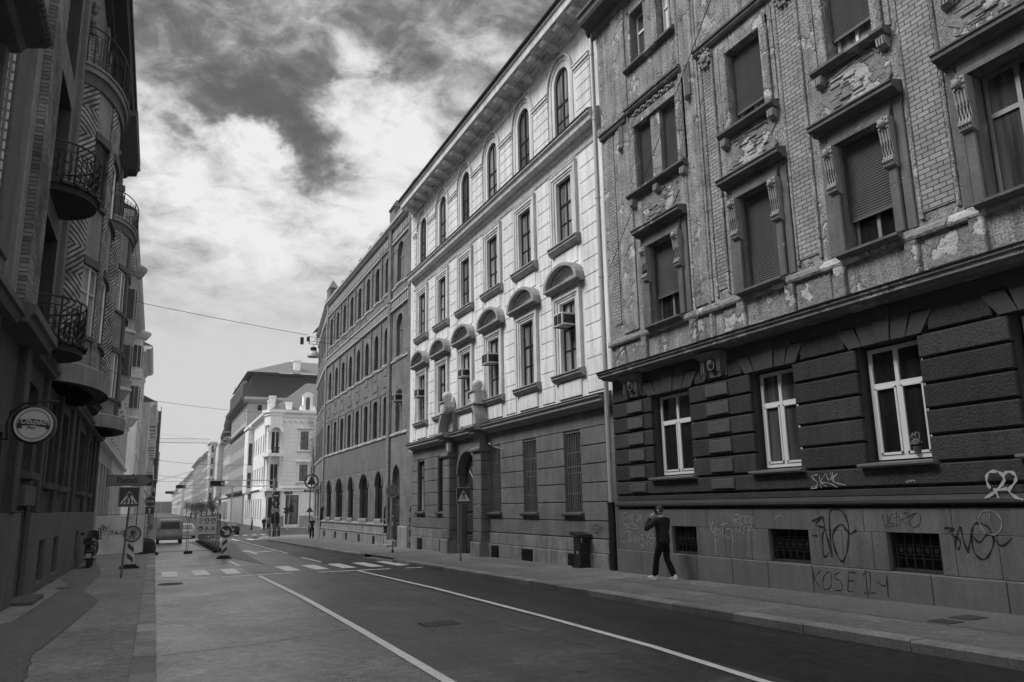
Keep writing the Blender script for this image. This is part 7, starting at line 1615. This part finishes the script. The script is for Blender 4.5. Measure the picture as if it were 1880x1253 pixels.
# ================================================================ people
mat('suit',.024,.85,.3,4,fine=.15,bump=.03,bscale=9,spec=.15); mat('trouser',.010,.85,.2,4,spec=.15); mat('skin',.30,.6,.1,6); mat('hair',.05,.9,.4,20,fine=.6,bump=.01,bscale=120); mat('hair_grey',.3,.8,.2,20); mat('shoe_white',.62,.6,.06,6); mat('cloth_pale',.35,.85,.1,4); mat('cloth_mid',.12,.85,.2,4); mat('tshirt',.02,.85,.2,4)
def skin_mesh(name,chains,m,parent,origin,rz,sub=2,root=0):
    """chains: list of [(x,y,z,r[,r2])...]; equal points are welded; local x right, y forward"""
    V=[];E=[];Rr=[];idx={}
    for ch in chains:
        pr=None
        for p in ch:
            k=(round(p[0],4),round(p[1],4),round(p[2],4))
            if k not in idx: idx[k]=len(V); V.append(k); Rr.append((p[3],p[4] if len(p)>4 else p[3]))
            if pr is not None and pr!=idx[k]: E.append((pr,idx[k]))
            pr=idx[k]
    me=bpy.data.meshes.new('s'); me.from_pydata(V,E,[]); o=bpy.data.objects.new('s',me); COL.objects.link(o)
    md=o.modifiers.new('k','SKIN'); md.use_smooth_shade=True
    for i,(a,c) in enumerate(Rr): me.skin_vertices[0].data[i].radius=(a,c)
    me.skin_vertices[0].data[root].use_root=True
    s=o.modifiers.new('s','SUBSURF'); s.levels=sub; s.render_levels=sub
    dg=bpy.context.evaluated_depsgraph_get(); ev=bpy.data.meshes.new_from_object(o.evaluated_get(dg)); bpy.data.objects.remove(o)
    c,sn=math.cos(rz),math.sin(rz)
    b=MB(lambda x,y,z:(origin[0]+x*c-y*sn,origin[1]+x*sn+y*c,origin[2]+z)); b.add([tuple(v.co) for v in ev.vertices],[tuple(p.vertices) for p in ev.polygons],0,True); bpy.data.meshes.remove(ev)
    return b.build(name,m,parent,smooth=True)
def person(lab,x,y,z,rz,H,pose,cl,group=None,detail=False):
    """pose: dict of joints in metres for a 1.80 m figure, x right, y forward"""
    T=thing('person',lab,'person',(x,y,z),group); S=H/1.8; O=(x,y,z)
    def sc(ch): return [tuple(q*S for q in p) for p in ch]
    P=pose; hip=P.get('hip',(0,0,.95)); ch=P.get('chest',(0,.0,1.36)); nk=P.get('neck',(0,.0,1.50)); hd=P.get('head',(0,.03,1.66))
    legs=[];arms=[];hands=[]
    for s,K in ((-1,'L'),(1,'R')):
        h=(s*.095,hip[1],hip[2]-.05); kn=P[K+'knee']; an=P[K+'ankle']
        legs.append([(*hip,.135,.115),(*h,.10,.105),(h[0]*.5+kn[0]*.5,h[1]*.5+kn[1]*.5,h[2]*.5+kn[2]*.5,.085,.09),(*kn,.066,.068),((kn[0]+an[0])/2,(kn[1]+an[1])/2-.01,(kn[2]+an[2])/2,.062,.064),(*an,.058,.060)])
        sh=(s*.185+ch[0],ch[1],ch[2]+.07); el=P[K+'elbow']; wr=P[K+'wrist']
        arms.append([(ch[0],ch[1],ch[2]+.04,.16,.12),(*sh,.072,.076),((sh[0]+el[0])/2,(sh[1]+el[1])/2,(sh[2]+el[2])/2,.062,.062),(*el,.054,.054),((el[0]+wr[0])/2,(el[1]+wr[1])/2,(el[2]+wr[2])/2,.046,.046),(*wr,.036,.036)])
        hands.append((s,el,wr,P.get(K+'hand')))
    # whole body in one surface (skin)
    torso=[(*hip,.135,.115),((hip[0]+ch[0])/2,(hip[1]+ch[1])/2,1.14,.135,.105),(ch[0],ch[1],ch[2]+.04,.16,.12),(*nk,.058,.06),(hd[0],hd[1]-.01,hd[2]-.10,.060,.07)]
    body=[torso]+[[tuple(q*(.82 if i>2 else 1) for i,q in enumerate(p)) for p in a] for a in legs]+[[tuple(q*(.80 if i>2 else 1) for i,q in enumerate(p)) for p in a] for a in arms]
    body=[[tuple(q*(.66 if i>2 else 1) for i,q in enumerate(p)) for p in torso[:3]]+torso[3:]]+[[tuple(q*(.78 if i>2 else 1) for i,q in enumerate(p)) for p in a] for a in body[1:3]]+[[(ch[0],ch[1],ch[2]+.04,.16*.66,.12*.66)]+a[1:] for a in body[3:]]
    body[0][2]=(ch[0],ch[1],ch[2]+.04,.16*.66,.12*.66)
    for a in body[1:3]: a[0]=body[0][0]
    if detail: # fingers
        for s,el,wr,hd_ in hands:
            d=Vector(wr)-Vector(el); d.normalize()
            if hd_: fwd=Vector(hd_).normalized()
            else: fwd=d
            side=fwd.cross(Vector((0,0,1))); side=side.normalized() if side.length>.1 else Vector((1,0,0)); up=side.cross(fwd)
            palm=Vector(wr)+fwd*.055
            body.append([(*wr,.030),(*palm,.034,.022)])
    bo=skin_mesh('body',[sc(c) for c in body],'skin',T,O,rz)
    c_,s_=math.cos(rz),math.sin(rz); lf=lambda u,d,q:(x+u*S*c_-d*S*s_,y+u*S*s_+d*S*c_,z+q*S)
    # head with face and ears, turned by headturn
    ht=P.get('headturn',0.); hc,hs=math.cos(ht),math.sin(ht)
    hf=lambda u,d,q:lf(hd[0]+u*hc-d*hs,hd[1]+u*hs+d*hc,hd[2]+q)
    b=MB(hf); n=20; rows=14; vs=[]
    for i in range(rows+1):
        a=-PI/2+PI*i/rows; zz=.122*math.sin(a)
        for j in range(n):
            t=2*PI*j/n; r=math.cos(a); w=.076*r; l=.098*r
            if zz<0: w*=1-.28*(-zz/.122)**1.4; 
            xx=w*math.cos(t); yy=l*math.sin(t)
            if zz<-.03 and yy<0: yy*=.72
            if math.sin(t)>.93 and -.035<zz<.02: yy+=.018*(1-abs(zz+.012)/.035)
            if math.sin(t)>.75 and .0<zz<.03 and abs(math.cos(t))>.2: yy-=.008
            vs.append((xx,yy,zz))
    b.add(vs,[(i*n+j,i*n+(j+1)%n,(i+1)*n+(j+1)%n,(i+1)*n+j) for i in range(rows) for j in range(n)],0,True)
    for s in (-1,1): b.lathe((s*.076,-.005,-.01),[(.001,-.012),(.02,-.01),(.032,.0),(.026,.012),(.001,.008)],10,axis='X')
    b.build('head','skin',bo)
    b=MB(hf)
    for s in (-1,1): b.ball((s*.03,.085,.012),.011,n=8)
    b.ext([(-.025,-.052),(.025,-.052),(.0,-.060)],.085,.09); b.build('face','hair',bo)
    b=MB(hf); vs=[]; R=1.07
    for i in range(9):
        a=PI*(-.02+.52*i/8) ; zz=.125*math.sin(a)*1.03
        for j in range(n):
            t=2*PI*j/n; r=math.cos(a); front=max(0,math.sin(t)); cut=0
            z_=zz; 
            if i==0: z_=-.035 if math.sin(t)<-.3 else (.005 if math.sin(t)<.45 else .06)
            vs.append((.080*r*math.cos(t)*(.90 if i==0 else 1),.102*r*math.sin(t)*(.90 if i==0 else 1)-.004,z_))
    b.add(vs,[(i*n+j,i*n+(j+1)%n,(i+1)*n+(j+1)%n,(i+1)*n+j) for i in range(8) for j in range(n)]+[tuple(range(8*n,9*n))],0,True); b.build('hair',cl.get('hair','hair'),T)
    # clothing
    if cl.get('jacket'):
        sk=cl.get('skirt',.80)
        jk=[[(hip[0],hip[1]-.0,sk,.215,.165),(*hip,.205,.16),((hip[0]+ch[0])/2,(hip[1]+ch[1])/2,1.14,.19,.145),(ch[0],ch[1],ch[2]-.02,.21,.155),(ch[0],ch[1],ch[2]+.08,.15,.12),(nk[0],nk[1]-.005,nk[2]-.015,.082,.085)]]
        for a in arms: jk.append([(ch[0],ch[1],ch[2]+.08,.15,.12),(a[1][0]*1.06,a[1][1],a[1][2]-.02,.092,.095)]+[(p[0],p[1],p[2],p[3]*1.3,p[4]*1.3) for p in a[2:-1]]+[tuple(Vector(a[-1][:3])*.9+Vector(a[-2][:3])*.1)+(.052,.052)])
        skin_mesh('jacket' if cl['jacket']=='suit' else 'coat',[sc(c) for c in jk],cl['jacket'],T,O,rz)
    if cl.get('shirt'):
        jk=[[(hip[0],hip[1],.90,.155,.115),(*hip,.16,.125),((hip[0]+ch[0])/2,(hip[1]+ch[1])/2,1.14,.16,.12),(ch[0],ch[1],ch[2]+.03,.18,.13),(nk[0],nk[1],nk[2]-.04,.07,.07)]]
        for a in arms: jk.append([(ch[0],ch[1],ch[2]+.03,.18,.13),a[1],tuple(q*1.1 if i>2 else q for i,q in enumerate(a[2]))])
        skin_mesh('shirt',[sc(c) for c in jk],cl['shirt'],T,O,rz)
    tr=[[(hip[0],hip[1],hip[2]+.06,.15,.12),(*hip,.155,.125)]]+[[(*hip,.155,.125)]+[(p[0],p[1],p[2]-(.03 if k==4 else 0),p[3]*(1.12 if k<3 else 1.3),p[4]*(1.12 if k<3 else 1.3)) for k,p in enumerate(a[1:])] for a in legs]
    skin_mesh('trousers',[sc(c) for c in tr],cl['legs'],T,O,rz,root=1)
    for s,K in ((-1,'L'),(1,'R')):
        an=P[K+'ankle']; ft=P.get(K+'foot',(0,0)); yaw,pitch=ft
        cy_,sy_=math.cos(yaw),math.sin(yaw); cp,sp_=math.cos(pitch),math.sin(pitch)
        def ff(u,d,q,an=an,cy_=cy_,sy_=sy_,cp=cp,sp_=sp_):
            d2,q2=d*cp-q*sp_,d*sp_+q*cp; return lf(an[0]+u*cy_-d2*sy_,an[1]+u*sy_+d2*cy_,an[2]+q2)
        b=MB(ff); loft(b,[(-.085,.028,-.085,-.01,0),(-.07,.040,-.09,.03,0),(-.02,.043,-.09,.035,0),(.04,.044,-.09,-.00,0),(.11,.05,-.09,-.03,0),(.17,.045,-.09,-.045,0),(.195,.02,-.088,-.06,0)],e=.75); sh_=b.build('shoe',cl['shoe'],T)
        b=MB(ff); b.slab(-.04,.04,-.095,-.078,-.07,.17,.004)
        b.fr=lambda u,d,q,ff=ff: ff(u,d,q); b2=MB(ff); b2.slab(-.046,.046,-.094,-.070,-.0,.0,.0) if False else b2.box(-.044,.044,-.075,.165,-.096,-.072); b2.build('sole',cl.get('sole','sign_white'),sh_)
    return T,lf,hf,hands,bo
def hand(lf,wr,fwd,palmn,parent,s,curl=.9,scale=1.):
    """palm with five bent fingers; fwd along the fingers, palmn out of the palm"""
    F=Vector(fwd).normalized(); Nn=Vector(palmn); Nn=(Nn-F*Nn.dot(F)).normalized(); Sd=F.cross(Nn)*s; W=Vector(wr); ch=[]
    pc=W+F*.05*scale
    ch.append([(*W,.026),(*pc,.030,.02)])
    for k,(o,l) in enumerate(((-.030,.072),(-.010,.082),(.011,.076),(.030,.058))):
        kn=W+F*.088*scale+Sd*o*scale; p=kn; pts=[(*pc,.030,.02),(*kn,.0115)]; a=0
        for j,f in enumerate((.45,.32,.23)):
            a+=curl*(.55 if j==0 else .75); p=p+(F*math.cos(a)+Nn*math.sin(a))*l*f*scale; pts.append((*p,.010-.0012*j))
        ch.append(pts)
    th=W+F*.03*scale-Sd*.032*scale+Nn*.012; t2=th+(F*.6-Sd*.5+Nn*.5).normalized()*.035*scale; t3=t2+(F*.9+Nn*.4).normalized()*.03*scale
    ch.append([(*pc,.030,.02),(*th,.013),(*t2,.011),(*t3,.0095)])
    return ch
gm=gz(16.4)+.12
walk=dict(hip=(0,-.02,.93),chest=(0,.01,1.36),neck=(0,.02,1.50),head=(-.005,.045,1.655),Lknee=(-.11,.13,.51),Lankle=(-.11,.21,.11),Lfoot=(.1,.16),Rknee=(.11,.0,.50),Rankle=(.12,-.20,.11),Rfoot=(-.05,-.05),Lelbow=(-.37,.20,1.20),Lwrist=(-.165,.20,1.50),Lhand=(.35,-.2,1),Relbow=(.25,.06,1.16),Rwrist=(.20,.24,1.02),headturn=.25)
T,lf,hf,hands,bo=person('man in a dark suit and white trainers with a phone at his left ear',11.35,16.4,gm,math.radians(14),1.80,walk,dict(jacket='suit',legs='trouser',shoe='shoe_white',skirt=.83),detail=False)
S_h=hand(None,(-.165,.20,1.50),(.55,-.62,.85),(1,.1,-.2),None,-1,.5)
skin_mesh('hand',S_h,'skin',bo,(11.35,16.4,gm),math.radians(14),root=0); skin_mesh('hand',hand(None,(.20,.24,1.02),(0,.8,-.5),(-1,0,-.2),None,1,.8),'skin',bo,(11.35,16.4,gm),math.radians(14))
ph=thing('mobile_phone','dark mobile phone held to the ear of the man in the suit','phone',lf(-.10,.09,1.62)); b=MB(lf); 
b.add([(-.118+.0*q+ (.008 if w else 0),.045+.065*a+.03*h,1.57+.13*h+.0*a) for w in (0,1) for a,h in ((0,0),(1,0),(1,1),(0,1))],[(0,1,2,3),(4,5,6,7),(0,1,5,4),(1,2,6,5),(2,3,7,6),(3,0,4,7)]) if False else b.add([(w,.03+.062*a+.03*h,1.565+.135*h-.02*a) for w in (-.112,-.102) for a,h in ((0,0),(1,0),(1,1),(0,1))],[(0,1,2,3),(4,5,6,7),(0,1,5,4),(1,2,6,5),(2,3,7,6),(3,0,4,7)])
b.build('case','black',ph)
b=MB(lf); n=16; b.add([(.064*math.cos(2*PI*k/n),.018+.066*math.sin(2*PI*k/n),1.485+dz+(.02 if math.sin(2*PI*k/n)<0 else -.03)) for dz in (0,.035) for k in range(n)],[(k,(k+1)%n,n+(k+1)%n,n+k) for k in range(n)]); b.build('shirt_collar','shoe_white',T)
g=gz(67.4)+.12
stand=dict(Lknee=(-.11,.05,.50),Lankle=(-.11,.02,.10),Rknee=(.10,.0,.50),Rankle=(.12,-.1,.10),Lelbow=(-.27,.06,1.16),Lwrist=(-.10,.24,1.00),Relbow=(.27,.06,1.16),Rwrist=(.08,.26,.98))
person('grey-haired man in a dark t-shirt walking towards the camera below the shop sign',11.96,67.4,g,math.radians(170),1.76,stand,dict(shirt='tshirt',legs='trouser',shoe='black',hair='hair_grey',sole='black'))
st2=dict(Lknee=(-.10,.02,.50),Lankle=(-.11,.0,.10),Rknee=(.10,.05,.50),Rankle=(.12,.12,.10),Lelbow=(-.27,-.02,1.16),Lwrist=(-.28,.08,.90),Relbow=(.27,-.02,1.16),Rwrist=(.26,.1,.92))
for x,y,rz,lab,cl,H in ((12.9,121,90,'distant person in a long dark coat, left of the group by the white house',dict(jacket='cloth_mid',legs='trouser',shoe='black',skirt=.6),1.72),
  (14.6,121.5,200,'distant person in dark clothes, leftmost in the group of three by the white house',dict(jacket='suit',legs='trouser',shoe='black'),1.78),
  (15.3,122,150,'distant person in a dark jacket standing in the middle of the group of three',dict(jacket='cloth_mid',legs='trouser',shoe='black'),1.80),
  (15.75,122,30,'distant person in pale trousers standing right in the group of three',dict(jacket='cloth_mid',legs='cloth_pale',shoe='shoe_white'),1.76)):
    person(lab,x,y,-1.06 if x>15.5 else -1.2,math.radians(rz),H,st2,cl,group='people standing near the white corner house')

# ================================================================ the air of the street
b=MB(); b.box(-60,70,-12,1000,-4,60); hz_=b.build('haze','void'); hz_.data.materials.clear()
hm=bpy.data.materials.new('haze'); hm.use_nodes=True; n_=hm.node_tree.nodes; n_.remove(n_['Principled BSDF']); pv=n_.new('ShaderNodeVolumePrincipled'); pv.inputs['Color'].default_value=(.9,.9,.9,1); pv.inputs['Density'].default_value=.0003
hm.node_tree.links.new(pv.outputs[0],n_['Material Output'].inputs['Volume']); hz_.data.materials.append(hm); tag(hz_,kind='stuff')
